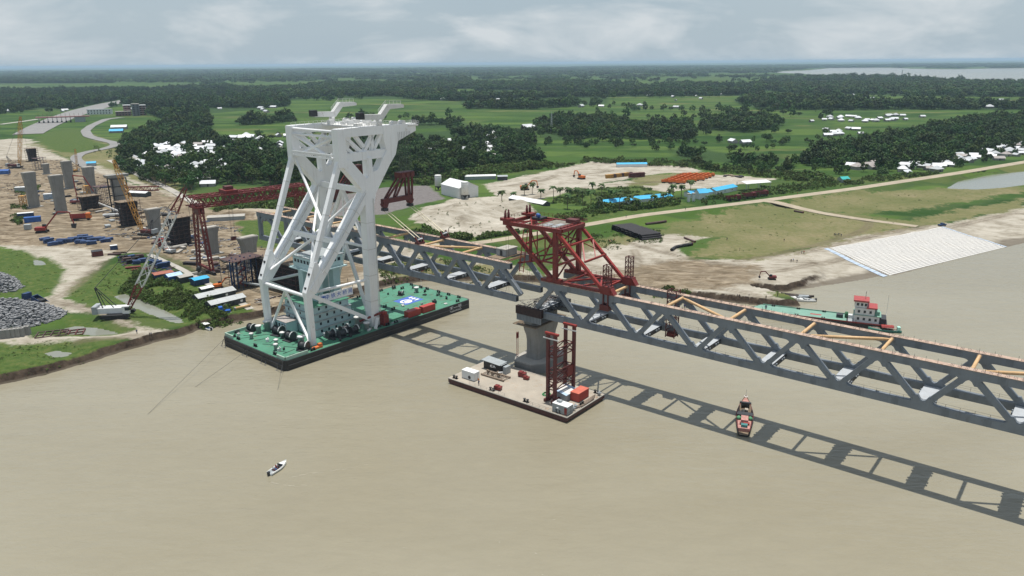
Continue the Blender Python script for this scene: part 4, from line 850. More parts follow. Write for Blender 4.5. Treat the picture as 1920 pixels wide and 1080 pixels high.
# anchor racks over the stern
for v in (2.0, 11.5, 23, 37):
    b = MB()
    for e in (-1.2, 1.2): b.tube((-0.1, v+e, 2.4), (-1.3, v+e, -0.1), 0.12, n=6); b.tube((-1.3, v+e, -.1), (-0.05, v+e, -.6), 0.12, n=6)
    b.tube((-1.3, v-2.2, -.1), (-1.3, v+2.2, -.1), 0.14, n=6); b.build('anchor_rack', WF, K)
for a0, px in (((1, 37), (268, 786)), ((0.5, 1.5), (520, 735)), ((0.5, 20), (360, 730))):
    e = G(*px, -.2); e = Vector((e[0]-CB[0], e[1]-CB[1], 0)); e = Vector((e.x*cos(CA)+e.y*sin(CA), -e.x*sin(CA)+e.y*cos(CA), -.2)); b = MB(); b.tube((a0[0], a0[1], DZ+.3), e, .04, n=5); b.build('mooring_line', DARK, K)
# shallow hold frames: raised green hatch amidships
b = MB(); b.span((46.5, 4.0, DZ), (56.0, 12.5, DZ+0.55)); b.build('hatch_cover', GREEND, K)
b = MB(); b.span((46.0, 16, DZ), (56.5, 34, DZ+0.45)); b.build('hatch_cover', GREEND, K)
crn = MB(); crn.box((44.8, 3.0, DZ+2.0), (2.4, 2.4, 4.0)); crn = crn.build('deck_crane', RED, K)
b = MB(); b.beam((44.6, 3.2, DZ+5.0), (36.2, 6.8, DZ+2.8), 0.6, 0.7); b.build('deck_crane_jib', RED, crn); b = MB(); b.box((44.8, 3, DZ+4.6), (1.6, 1.6, 1.2)); b.build('deck_crane_cab', REDB, crn)
b = MB(); b.span((39.4, 1.2, DZ), (40.1, 2.2, DZ+.2)); b.beam((39.3, 1.6, DZ+.2), (41.6, 2.8, DZ+3.6), 1.2, 0.2); b.build('gangway', WHITE2, K)
kt('flagstaff', (86, 27.5, DZ), (86, 27.5, DZ+8.5), 0.06, WHITE2)
b = MB(); b.box((86.9, 27.5, DZ+7.8), (1.7, .05, 1.1)); b.build('flag', REDB, K)
# containers and boxes standing on the crane deck
def container(name, label, loc, rz, dims, m, roofm=None, group=None, cat='container'):
    t = thing(name, label, cat, loc, rz, group); l, w_, h_ = dims
    b = MB(); b.span((-l/2, -w_/2, 0.1), (l/2, w_/2, h_-.06)); b.build('body', m, t)
    b = MB(); n = max(4, int(l/0.6))
    for e in (-1, 1):
        for k in range(n): b.box((-l/2+.3+(l-.6)*k/(n-1), e*(w_/2+.025), h_/2), (0.16, 0.05, h_-.5))
    tag(b.build('corrugation', m, t), kind='stuff')
    b = MB(); b.span((-l/2-.04, -w_/2-.06, h_-.06), (l/2+.04, w_/2+.06, h_+.04)); b.build('roof', roofm or m, t)
    b = MB(); b.box((l/2+.03, 0, h_/2), (0.05, w_*.84, h_*.84)); dr = b.build('door', m, t)
    b = MB(); b.tube((l/2+.08, .15, .4), (l/2+.08, .15, h_-.4), 0.03, n=5); b.build('handle', WIRE, dr)
    b = MB(); b.span((-l/2, -w_/2, 0), (l/2, w_/2, 0.1)); b.build('skid', DARK, t)
    return t
REDC = mat('red container', (0.4, 0.05, 0.035), 0.5, .12, .6)
container('shipping_container', 'red container at the edge of the green crane deck, nearer the hull lettering', CP(66, 2.4, DZ), CA, (6.4, 2.4, 2.5), REDC)
container('shipping_container', 'red container on the crane deck, between the other container and the legs', CP(58.4, 2.6, DZ), CA, (6.4, 2.4, 2.4), REDC)
t = thing('machine_skid', 'orange machine skid on the deck beside the stern winches', 'machine', CP(14.2, 2.0, DZ), CA)
OR2 = mat('orange paint', (0.6, 0.16, 0.04), .5, .1, 1)
b = MB(); b.span((-1.8, -.7, 0), (1.8, .7, .7)); b.build('frame', OR2, t); b = MB(); b.span((.6, -.6, .7), (1.8, .6, 1.5)); b.build('motor', OR2, t)
# --- lifting gear
def spreader(label, v, lugv):
    T = thing('lifting_spreader', label, 'lifting frame', CP(55.2, v, 46.5), CA, 'lifting frames under the crane jib')
    b = MB(); b.span((1.2, -1.7, 10.0), (8.0, 1.7, 12.0)); b.build('top_block', MAROON, T)
    for uu in (2.4, 4.6, 6.8):
        b = MB(); b.tube((uu, -1.95, 11), (uu, 1.95, 11), 0.85, n=14); b.build('sheave', MAROON, T)
    b = MB(); b.beam((-6.6, 0, 2.4), (7.6, 0, 2.4), 1.6, 1.7); b.build('bottom_beam', MAROON, T)
    for (a, c) in (((2.0, 10.2), (-4.8, 3.2)), ((3.6, 10.2), (-0.6, 3.2)), ((5.6, 10.2), (5.4, 3.2)), ((7.2, 10.2), (7.4, 3.2))):
        for e in (-1, 1): b = MB(); b.beam((a[0], e*1.1, a[1]), (c[0], e*.6, c[1]), 0.55, 0.6); b.build('strut', MAROON, T)
    for uu in (-5.6, 6.6):
        b = MB(); b.prism([(uu-1.4, 1.6), (uu+1.4, 1.6), (uu+.7, 0.1), (uu-.7, 0.1)], 1, -.9, .9); b.build('yoke', MAROON, T)
        b = MB(); b.box((uu, 0, -.6), (1.8, 2.0, 1.0)); b.build('shackle', DARK, T)
        for e in (-.75, .75): b = MB(); b.tube((uu+e, 0, -.8), (uu+e, lugv-v, 37.2-46.5), 0.13, n=6); b.build('sling', ROPE, T)
    b = MB()
    for uu in np.linspace(1.8, 7.4, 8): 
        for e in (-.8, .8): b.tube((uu, e, 12), (uu, e, 26.5), 0.05, n=4, cap=False)
    tag(b.build('hoist_wires', WIRE, T), kind='stuff')
    for i, uu in enumerate((-5.6, 6.6)):
        L = thing('lifting_clamp', 'maroon lifting clamp on the %s chord of the hanging span, %s' % ('outer' if i == 0 else 'inner', 'in open view' if lugv < 0 else 'hidden behind the crane legs'), 'clamp', CP(55.2+uu, lugv, LZ+HT+1.05), CA, 'lifting clamps on the hanging span')
        for e in (-1, 1): b = MB(); b.beam((e*1.3, -.9, 0), (e*1.3, .9, 2.4), .35, .7); b.build('cheek', MAROON, L)
        b = MB(); b.box((0, 0, .35), (2.9, 2.2, .7)); b.build('saddle', MAROON, L)
        b = MB(); b.tube((0, 0, 1.2), (0, 0.35, 1.7), 1.25, n=16); b.build('cap', DECKWHITE, L)
        b = MB(); b.beam((1.4, 0, .5), (1.9, -.4, 3.4), .2); b.build('guide_bar', MAROON, L)
spreader('maroon lifting frame hanging by slings in open view beside the bow leg', 5.0, -13.0)
spreader('maroon lifting frame hidden behind the crane legs', 34.0, 43.0)
# ------------------------------------------------------------------ flat work barge at the river pier
WB = thing('work_barge', 'flat dusty work barge with maroon sides moored at the river pier', 'barge', BP(0, 0, 0), TH)
s0, s1, t0, t1, WZ_ = -14.6, 30.6, -31.2, -11.6, 1.8
b = MB(); b.prism([(s0+2.5, -1.2), (s1-2.5, -1.2), (s1, 0.5), (s1, WZ_-.06), (s0, WZ_-.06), (s0, .5)], 1, t0, t1); hullb = b.build('hull', mat('maroon barge side', (0.07, 0.022, 0.022), .55, .2, .4, col2=(0.03, .02, .02), amt=.2), WB)
b = MB(); b.span((s0+.12, t0+.12, WZ_-.06), (s1-.12, t1-.12, WZ_)); b.build('deck', DECKTAN, hullb)
for (p, q) in (((s0, t0), (s1, t0)), ((s0, t1), (s1, t1)), ((s0, t0), (s0, t1)), ((s1, t0), (s1, t1))):
    b = MB(); b.beam((*p, WZ_-.12), (*q, WZ_-.12), 0.22, 0.2); b.build('edge_rail', PALEC, WB)
for s_ in (-12.5, 2.5, 15.5, 27): inst('bollard', bolme, WB, (s_, t0+1, WZ_))
for s_ in (-10, 28.5): inst('bollard', bolme, WB, (s_, t1-1, WZ_))
inst('bollard', bolme, WB, (29.4, -22, WZ_), 1.57)
def QB(s, t_, z=WZ_): return BP(s, t_, z)
WCONT = mat('white cabin paint', (0.72, 0.73, 0.72), .5, .06, .6)
g = container('generator_cabin', 'white generator cabin on the work barge, away from the red tower', QB(-8.7, -27.2), TH, (5.2, 2.5, 2.7), WCONT, WCONT, cat='generator')
b = MB(); b.tube((.6, -1.34, .9), (.6, -1.28, .9), 0.55, n=14); b.build('vent', DARK, g)
dk = container('site_office', 'black container office with white logo and flat grey roof on the barge', QB(-7.2, -17.0), TH, (7.4, 2.8, 2.6), BLACK, GREYP, cat='container')
b = MB(); b.add([(-4.3, -1.9, 3.0), (3.4, -1.9, 2.75), (3.4, 1.9, 2.9), (-4.3, 1.9, 3.15), (-4.3, -1.9, 2.9), (3.4, -1.9, 2.65), (3.4, 1.9, 2.8), (-4.3, 1.9, 3.05)], [(0, 1, 2, 3), (7, 6, 5, 4), (0, 4, 5, 1), (1, 5, 6, 2), (2, 6, 7, 3), (3, 7, 4, 0)]); b.build('awning', GREYP, dk)
b = MB(); b.prism([(-1.0, 1.5), (-.6, 2.0), (.2, 2.1), (.1, 1.85), (-.5, 1.7), (-.4, 1.4), (.2, 1.5), (.2, 1.2), (-.6, 1.1)], 1, -1.5, -1.46); b.prism([(.3, 1.2), (.6, 1.2), (.75, 1.7), (1.1, 1.2), (1.4, 1.3), (.9, 2.0), (.5, 2.0)], 1, -1.5, -1.46); b.build('logo', WHITE, dk)
b = MB(); b.span((4.2, -1.2, 0), (5.4, 1.2, 2.4)); b.build('side_cabinet', GREYP, dk)
t = thing('pipe_rig', 'brown pipe and valve rig lying on the barge beside the black office', 'machine', QB(-3.4, -21.4), TH+.02)
PIPEB = mat('brown pipework', (.26, .2, .15), .7, .25, 1)
b = MB()
for e in (-1.6, 1.6): b.tube((-4.6, e, .35), (4.6, e, .35), .3, n=8)
for k in range(7): b.tube((-4.2+1.4*k, -1.6, .4), (-4.2+1.4*k, 1.6, .4), .14, n=6)
b.build('frame', PIPEB, t)
for k in range(9):
    x, y = random.uniform(-4, 4), random.uniform(-1.2, 1.2); b = MB(); h_ = random.uniform(.7, 1.7); b.tube((x, y, .4), (x, y, .4+h_), .22, n=8); b.tube((x-.5, y, .4+h_*.8), (x+.7, y, .4+h_*.8), .16, n=7); b.build('valve', PIPEB, t)
b = MB(); b.tube((.4, -.2, 1.4), (2.2, .9, 1.7), .28, n=8); b.build('hose_drum', WHITE2, t)
for lab, (s_, t_), d in (('small red steel hopper near the edge of the work barge', (3.6, -28.6), (2.0, 1.5, 1.2)), ('small red machine on the barge close to the pier footing', (3.2, -16.2), (2.2, 1.6, 1.4)), ('rusty tool crate on the barge beside the red machine', (5.6, -17.2), (1.6, 1.3, .9))):
    t = thing('deck_box', lab, 'box', QB(s_, t_), TH+.2); m = RED if 'red' in lab else TINR
    b = MB(); b.prism([(-d[0]/2, .15), (d[0]/2, .15), (d[0]/2+.15, d[2]), (-d[0]/2-.15, d[2])], 1, -d[1]/2, d[1]/2); b.build('body', m, t)
    for e in (-1, 1): b = MB(); b.span((e*d[0]*.3-.12, -d[1]/2-.1, 0), (e*d[0]*.3+.12, d[1]/2+.1, .18)); b.build('skid', DARK, t)
    b = MB(); b.span((-d[0]/2, -d[1]/2, d[2]), (d[0]*.1, d[1]/2, d[2]+.25)); b.build('lid', m, t)
t = thing('hose_coil', 'green hose coiled on the barge deck at the foot of the tower', 'hose', QB(17.2, -22.4))
GRH = mat('green hose', (.03, .25, .08), .5, .2, 1)
for k in range(3):
    b = MB(); n = 18; R = 1.3-.15*k
    for i in range(n): b.tube((R*cos(2*pi*i/n), R*sin(2*pi*i/n), .1+.15*k), (R*cos(2*pi*(i+1)/n), R*sin(2*pi*(i+1)/n), .1+.15*k), .09, n=5, cap=False)
    b.build('loop', GRH, t)
# red jacking tower: two braced column pairs
t = thing('jacking_tower', 'tall dark red four-legged jacking tower standing on the work barge', 'tower', QB(20.9, -20.6), TH); hT = 20.6
cols = {'a': (-1.2, -4.6), 'b': (1.3, -4.6), 'c': (-1.4, 4.4), 'd': (1.6, 4.4)}
for k, (x, y) in cols.items():
    b = MB(); b.beam((x, y, 0), (x, y, hT+(.3 if y > 0 else 0)), .85, .85); b.build('column', MAROON, t)
    b = MB(); b.box((x, y, .12), (1.3, 1.3, .24)); b.build('foot_plate', MAROON, t)
for y, z in ((-4.6, hT), (4.4, hT+.3)):
    b = MB(); b.beam((-2.2, y, z+.2), (2.4, y, z+.2), .75, .6); b.build('cap_beam', REDB, t); b = MB(); b.beam((-2.6, y-.5, z-1.2), (2.8, y-.5, z-1.2), .22, .3); b.build('white_bar', WHITE2, t)
def xb(p, q, z0, z1):
    b = MB(); b.beam((*p, z0), (*q, z1), .2); b.beam((*q, z0), (*p, z1), .2); b.beam((*p, z1), (*q, z1), .24); b.beam((*p, z0), (*q, z0), .24); b.build('bracing', MAROON, t)
for z in (3.6, 6.8, 13.6):
    xb(cols['a'], cols['b'], z, z+2.4); xb(cols['c'], cols['d'], z, z+2.4); xb(cols['a'], cols['c'], z, z+2.6); xb(cols['b'], cols['d'], z, z+2.6)
b = MB(); b.span((1.2, 1, 6.2), (1.8, 4, 9.2)); b.build('pump_box', RED, t); b = MB(); b.beam((-1.2, -6.2, .5), (-1.2, 5.4, .5), .8, .8); b.build('base_beam', MAROON, t); b = MB(); b.beam((1.45, -6.2, .5), (1.45, 5.8, .5), .8, .8); b.build('base_beam', MAROON, t)
sh = thing('lean_to_shed', 'small shed with sloping blue and white sheet roof under the red tower', 'shed', QB(23.0, -20.6), TH+1.57)
b = MB(); b.span((-2.6, -1.7, 0), (2.6, 1.7, 2.2)); b.build('wall', GREYP, sh)
PB = mat('faded blue sheet', (.45, .6, .75), .5, .15, .8)
for k in range(5): b = MB(); x0 = -3+k*1.2; b.add([(x0, -2.1, 2.25), (x0+1.19, -2.1, 2.25), (x0+1.19, 2.1, 3.0), (x0, 2.1, 3.0), (x0, -2.1, 2.17), (x0+1.19, -2.1, 2.17), (x0+1.19, 2.1, 2.92), (x0, 2.1, 2.92)], [(0, 1, 2, 3), (7, 6, 5, 4), (0, 4, 5, 1), (1, 5, 6, 2), (2, 6, 7, 3), (3, 7, 4, 0)]); b.build('roof_sheet', PB if k in (0, 4) else WHITE2, sh)
b = MB(); b.span((.4, -1.76, .1), (1.5, -1.7, 2)); b.build('door', DARK, sh)
container('shipping_container', 'brick red container on the work barge next to the red tower', QB(26.4, -18.6), TH+1.57, (5.4, 2.9, 2.7), REDC, mat('pale red roof', (.55, .14, .09), .5, .1, .6))
cb_ = container('control_cabin', 'grey control cabin with white roof and red door at the barge corner', QB(27.6, -29.0), TH, (5.2, 2.8, 2.6), GREYP, WCONT, cat='cabin')
b = MB(); b.span((1.6, -1.5, .2), (2.4, -1.42, 2.2)); b.build('red_door', REDB, cb_); b = MB(); b.lathe([(.35, 0), (.35, .1)], (-.6, -1.5, 1.6), 10); b.build('dish', WHITE, cb_); b = MB(); b.box((-1.2, .2, 2.95), (1.4, 1.0, .6)); b.build('air_conditioner', GREYP, cb_)
for k in range(5):
    t = thing('steel_pipe', 'rusty steel pipe in the bundle beside the red container on the barge', 'pipe', QB(28.9+.32*k, -20.5+.2*k, WZ_+.18), TH, 'pipes bundled on the work barge')
    b = MB(); b.tube((0, -6+.6*k, 0), (0, 6.5-.9*k, .02), .15, n=8); b.build('pipe', PIPEB, t); b = MB(); b.tube((0, -6.15+.6*k, 0), (0, -6+.6*k, 0), .22, n=8); b.build('flange', PIPEB, t)
for k, (s_, t_) in enumerate(((29.6, -26.5), (29.2, -24.9), (29.9, -13.4))):
    t = thing('valve_stand', ['grey valve stand at the barge edge by the control cabin', 'second grey valve stand from the control cabin', 'grey valve stand at the barge corner by the red container'][k], 'machine', QB(s_, t_)); b = MB(); b.lathe([(.4, 0), (.35, .6), (.5, .7), (.5, 1.0), (.2, 1.1), (.2, 1.5)], n=10); b.build('body', GREYP, t); b = MB(); b.tube((-.6, 0, .8), (.8, 0, .8), .14, n=7); b.build('spout', GREYP, t)
railing(WB, [(16, t0+.3, WZ_), (30.3, t0+.3, WZ_), (30.3, -13, WZ_)], .9, WIRE, 2.2, 'railing', .03)
railing(WB, [(-6, t0+.3, WZ_), (8, t0+.3, WZ_)], .9, TINR, 2.2, 'railing', .03)

# ------------------------------------------------------------------ boats
def hullmesh(L, B, H, draft=.5, bow=.42, stern=.82, sheer=.5, n=14, deck=.86):
    "open boat shell: x forward; returns MB with gunwale strip, inside floor"
    b = MB(); secs = []
    for i in range(n+1):
        f = i/n; x = -L/2+L*f
        wv = B/2*(stern+(1-stern)*min(1, f/.45)) if f < .45 else B/2*max(.02, 1-((f-.45)/.55)**(1.6+bow))
        zt_ = H+sheer*max(0, (f-.4)/.6)**2; zb = -draft*(1-.85*max(0, (f-.75)/.25)**2)
        secs.append([(x, -wv, zt_), (x, -wv*.93, H*.35), (x, -wv*.55, zb), (x, wv*.55, zb), (x, wv*.93, H*.35), (x, wv, zt_), (x, wv*deck, zt_), (x, wv*deck*.9, H*.35), (x, -wv*deck*.9, H*.35), (x, -wv*deck, zt_)])
    v = [p for s in secs for p in s]; f = []
    for i in range(n):
        for j in range(10):
            b.cur = 0 if j < 5 else (1 if j in (5, 9) else 2)
            b.f.append((i*10+j, i*10+(j+1) % 10, i*10+10+(j+1) % 10, i*10+10+j)); b.m.append(b.cur); b.sm.append(True)
    b.v = [tuple(map(float, p)) for p in v]
    b.f.append(tuple(range(9, -1, -1))); b.m.append(0); b.sm.append(False); b.f.append(tuple(range(n*10, n*10+10))); b.m.append(0); b.sm.append(False); b.cur = 0
    return b
GEL = mat('white gelcoat', (.78, .78, .74), .3, .04, 1)
def boat_angle(a, b2): p, q = G(*a), G(*b2); return atan2(q[1]-p[1], q[0]-p[0])
def speedboat(label, loc, rz, canopy=False, dark=DARK, group=None, s=1.0):
    T = thing('speedboat', label, 'boat', loc, rz, group); T.scale = (s, s, s)
    hullmesh(6.6, 2.2, .75, .35, .3).build('hull', [GEL, GEL, GREYP], T)
    b = MB(); b.prism([(1.1, -.95), (2.9, -.3), (3.1, 0), (2.9, .3), (1.1, .95)], 2, .82, .95); b.build('foredeck', GEL, T)
    b = MB(); b.span((.7, -.8, .5), (1.0, .8, 1.15)); b.build('windscreen', GLASS, T)
    for x in (-.4, -1.5): b = MB(); b.span((x, -.75, .35), (x+.45, .75, .62)); b.build('seat', dark, T)
    b = MB(); b.span((-3.75, -.28, -.1), (-3.3, .28, .8)); b.span((-3.8, -.3, .8), (-3.2, .3, 1.15)); b.build('outboard_motor', DARK, T)
    if canopy:
        b = MB(); b.span((-1.3, -1.0, 2.0), (1.6, 1.0, 2.1)); b.build('canopy', GEL, T)
        for x in (-1.2, 1.5):
            for y in (-.9, .9): b = MB(); b.tube((x, y, .7), (x, y, 2.0), .04, n=5); b.build('post', WIRE, T)
    return T
p, q = G(505.5, 891), G(537, 869); speedboat('white open speedboat carrying people on the open river', ((p[0]+q[0])/2, (p[1]+q[1])/2, 0), boat_angle((505.5, 891), (537, 869)), dark=MAROON, s=.95)
p = G(392, 616); speedboat('white speedboat with canopy moored at the muddy bank below reeds', (p[0]-1, p[1], 0), 2.45, True, BLUE)
p = G(1511, 565); speedboat('white speedboat at the sand spit, outermost of the moored boats', (p[0], p[1], 0), pi-.05, False, DARK, s=1.15)
p = G(1498, 561.5); speedboat('white speedboat at the sand spit, squeezed beside the long dark boats', (p[0], p[1], 0), pi-.05, False, DARK, s=1.15)
DWOOD = mat('dark tarred wood', (.035, .028, .024), .6, .3, 1)
for (a, c, lab, L) in (((1463, 553.5), (1527, 557), 'long dark country boat at the sand spit, against the grassy bank', 13.5), ((1468, 557), (1521, 560), 'long dark country boat at the sand spit, with a grey cover', 11.5)):
    p, q = G(*a), G(*c); T = thing('country_boat', lab, 'boat', ((p[0]+q[0])/2, (p[1]+q[1])/2, 0), boat_angle(c, a)); hullmesh(L, 1.9, .7, .3, .2, .35, .7).build('hull', [DWOOD, WOODP, DWOOD], T)
    for x in np.arange(-L*.35, L*.35, 1.4): b = MB(); b.span((x, -.75, .5), (x+.2, .75, .58)); b.build('thwart', WOODP, T)
    if 'cover' in lab: b = MB(); b.prism([(-.95, .6), (.95, .6), (.7, 1.3), (0, 1.5), (-.7, 1.3)], 0, -L*.4, -.5); b.build('cover', GREYP, T)
# red work boat under the bridge, bow away from the camera
p, q = G(1393.5, 819), G(1397.5, 756); LB = hypot(q[0]-p[0], q[1]-p[1])
RB = thing('wooden_work_boat', 'dark wooden work boat with red deck crossing the bridge shadow', 'boat', ((p[0]+q[0])/2, (p[1]+q[1])/2, 0), atan2(q[1]-p[1], q[0]-p[0]))
PINK = mat('faded red deck', (.42, .2, .17), .7, .3, 1.2, col2=(.5, .38, .33), amt=.25)
hullmesh(LB, 4.9, 1.5, .6, .1, .62, 1.4, 18).build('hull', [BLACK, MAROON, WOODP], RB); k_ = LB/22
b = MB(); b.prism([(-9*k_, -1.5), (-2.2*k_, -1.9), (-2.2*k_, 1.9), (-9*k_, 1.5)], 2, .5, 1.5); b.build('aft_deck', PINK, RB)
b = MB(); b.span((-1.9*k_, -2.1, .5), (.1*k_, 2.1, 2.2)); b.build('dark_canopy', DARK, RB)
b = MB(); b.span((-5.5*k_, -1.0, 1.5), (-2.4*k_, .9, 2.3)); b.build('deckhouse', PINK, RB); b = MB(); b.span((-8.4*k_, -.9, 1.5), (-7.1*k_, .8, 2.2)); b.build('engine_cover', mat('teal cover', (.05, .2, .19), .6, .2, 1), RB)
for y, x in ((-1.5, -3.1), (1.5, -3.4)): b = MB(); b.lathe([(.55, 0), (.75, .5), (.3, .9)], (x*k_, y, 1.5), 9); b.build('plant_tub', mat('tub green', (.08, .25, .12), .7, .3, 2), RB)
b = MB(); b.span((-6.9*k_, -1.4, 1.5), (-5.9*k_, .2, 2.0)); b.build('red_crate', REDB, RB); b = MB(); b.span((-7.0*k_, .3, 1.5), (-5.8*k_, 1.2, 1.9)); b.build('dark_crate', MAROON, RB)
for x, y in ((1.5, -.9), (3.2, .5), (4.3, -.4), (2.2, 1.1)): b = MB(); b.box((x*k_, y, .95), (1.5, .9, .5)); b.build('cargo_sack', DECKTAN, RB)
b = MB(); b.prism([(7.0*k_, -1.3), (10.2*k_, -.2), (10.2*k_, .2), (7.0*k_, 1.3)], 2, 1.9, 2.1); b.build('foredeck', PINK, RB)
b = MB(); b.span((6.2*k_, -1.6, 1.2), (7.0*k_, 1.6, 2.3)); b.build('breakwater', DARK, RB)
b = MB(); b.tube((10.4*k_, 0, 2.2), (10.7*k_, 0, 4.6), .06, n=5); b.build('jackstaff', WHITE2, RB); b = MB(); b.span((10.0*k_, -.5, 2.1), (11.2*k_, .5, 2.35)); b.build('stem_cap', WHITE2, RB)
# cargo vessel with a long green deck behind the bridge
p, q = G(1408, 583), G(1662, 613); LV = hypot(q[0]-p[0], q[1]-p[1]); av = atan2(q[1]-p[1], q[0]-p[0])
V = thing('deck_cargo_vessel', 'long low cargo vessel with green deck and red-roofed bridge house', 'cargo vessel', ((p[0]+q[0])/2, (p[1]+q[1])/2, 0), av); h2 = LV/2; GV = mat('pale green deck', (.17, .32, .25), .6, .12, .25, col2=(.3, .38, .3), amt=.1)
b = MB(); b.prism([(-h2, 0), (-h2+3, -5.0), (h2-2, -5.0), (h2, -3.6), (h2, 3.6), (h2-2, 5.0), (-h2+3, 5.0)], 2, -1, 1.6); hv = b.build('hull', BLACK, V)
b = MB(); b.prism([(-h2+.6, 0), (-h2+3.2, -4.7), (h2-14, -4.7), (h2-14, 4.7), (-h2+3.2, 4.7)], 2, 1.6, 1.72); b.build('cargo_deck', GV, hv)
for y in (-4.85, 4.85): b = MB(); b.span((-h2+4, y-.12, 1.6), (h2-2, y+.12, 2.1)); b.build('coaming', RED if y < 0 else GV, hv)
b = MB(); b.span((h2-13.5, -4.5, 1.6), (h2-.5, 4.5, 1.75)); b.build('aft_deck', GREYP, hv)
x0 = h2-11.5
b = MB(); b.span((x0, -3.4, 1.75), (x0+8.6, 3.4, 4.5)); hs = b.build('deckhouse', WHITE2, V)
b = MB(); b.span((x0, -3.2, 4.6), (x0+6.8, 3.2, 7.2)); b.build('upper_house', WHITE2, hs); b = MB(); b.span((x0-.3, -2.8, 7.3), (x0+4.0, 2.8, 9.5)); b.build('bridge', WHITE2, hs)
RR = mat('red roof paint', (.36, .06, .055), .5, .12, .8)
b = MB(); b.span((x0-.8, -3.2, 9.5), (x0+4.6, 3.2, 10.1)); b.build('bridge_roof', RR, hs); b = MB(); b.span((x0+3.9, -3.4, 7.2), (x0+7.6, 3.4, 7.7)); b.build('upper_roof', RR, hs); b = MB(); b.span((x0-.4, -3.7, 4.5), (x0+9.2, 3.7, 4.62)); b.build('boat_deck', GV, hs)
for z, xs, yy in ((2.6, (1, 3, 5, 7), 3.4), (5.4, (1, 3, 5), 3.2), (8.0, (.4, 1.8, 3.1), 2.8)):
    for x in xs: b = MB(); b.span((x0+x, -yy-.05, z), (x0+x+.8, -yy+.02, z+1.0)); b.build('window', GLASS, hs)
for y in (-2, -.6, .8, 2): b = MB(); b.span((x0-.36, y-.5, 8.0), (x0-.28, y+.5, 9.0)); b.build('window', GLASS, hs)
b = MB(); b.span((x0+8.7, -3, 1.75), (x0+11, 3, 3.8)); b.build('engine_casing', DARK, V); b = MB(); b.span((x0+7, -2, 4.7), (x0+8.6, 2, 6)); b.build('water_tank', GV, V)
b = MB(); b.tube((x0+3.2, 0, 10.1), (x0+3.2, 0, 13), .08, n=5); b.beam((x0+3.2, -1, 12), (x0+3.2, 1, 12), .08); b.build('mast', WIRE, V); b = MB(); b.tube((x0+11, 2, 1.7), (x0+11, 2, 12), .06, n=5); b.build('antenna', WHITE2, V)
b = MB(); b.span((x0-6.2, -1, 1.75), (x0-3.8, 1.4, 3)); b.build('windlass', DARK, V); b = MB(); b.lathe([(.6, 0), (.6, 2.2)], (x0-2.7, .6, 1.75), 9); b.build('vent', mat('vent green', (.03, .12, .05), .6, .2, 1), V); b = MB(); b.span((x0-2, 0, 1.75), (x0, 1.8, 3)); b.build('locker', WCONT, V)
b = MB(); b.add([(-1+h2-26, -.6, 1.74), (h2-23, -.6, 1.74), (h2-23, .8, 1.74), (h2-27, .8, 1.74)], [(0, 1, 2, 3)]); b.build('red_marking', RR, hv)
for x in np.arange(-h2+8, h2-18, 9.5):
    for y in (-4.2, 4.2): inst('bollard', bolme, V, (x, y, 1.7), scale=.7)
p, q = G(1627, 619), G(1690, 624); T = thing('small_ferry', 'small green boat with red awning alongside the cargo vessel', 'boat', ((p[0]+q[0])/2, (p[1]+q[1])/2, 0), atan2(p[1]-q[1], p[0]-q[0])+.0); LF = hypot(q[0]-p[0], q[1]-p[1])
hullmesh(LF, 2.6, 1.0, .4, .3, .5, .5).build('hull', [mat('boat green', (.05, .2, .15), .5, .2, .6), WHITE2, WOODP], T); b = MB(); b.prism([(-1.3, 1.9), (1.3, 1.9), (.9, 2.4), (0, 2.55), (-.9, 2.4)], 0, -LF*.25, LF*.12); b.build('awning', REDB, T)
for x in (-LF*.24, LF*.1):
    for y in (-1.1, 1.1): b = MB(); b.tube((x, y, .9), (x, y, 1.95), .05, n=5); b.build('post', WIRE, T)
b = MB(); b.span((-LF*.45, -.8, 1), (-LF*.36, .8, 2.2)); b.build('wheel_cabin', mat('mint paint', (.4, .7, .6), .5, .1, 1), T)
# wakes: faint foam left on the water
FOAM = mat('thin foam', (.285, .262, .198), .8, .2, 1.5)
def wake(pts, w0):
    P = resample([G(*q)[:2] for q in pts], 1.2); b = MB()
    for i in range(len(P)-1):
        if random.random() < .25: continue
        d = (P[i+1]-P[i]); n = np.array([-d[1], d[0]])/np.linalg.norm(d); w_ = w0*random.uniform(.3, 1)*(1-i/len(P)*.5); o = n*random.uniform(-.4, .4)
        a = P[i]+o; c = P[i+1]+o; b.add([(*(a+n*w_), .02), (*(a-n*w_), .02), (*(c-n*w_*.8), .02), (*(c+n*w_*.8), .02)], [(0, 1, 2, 3)])
    tag(b.build('foam_wake', FOAM), kind='stuff')
wake([(503, 893), (495, 898), (505, 906), (530, 910), (575, 911)], .3); wake([(548, 893), (575, 889), (640, 880), (700, 868)], .22); wake([(1540, 668), (1600, 672), (1630, 676), (1680, 676)], .8)

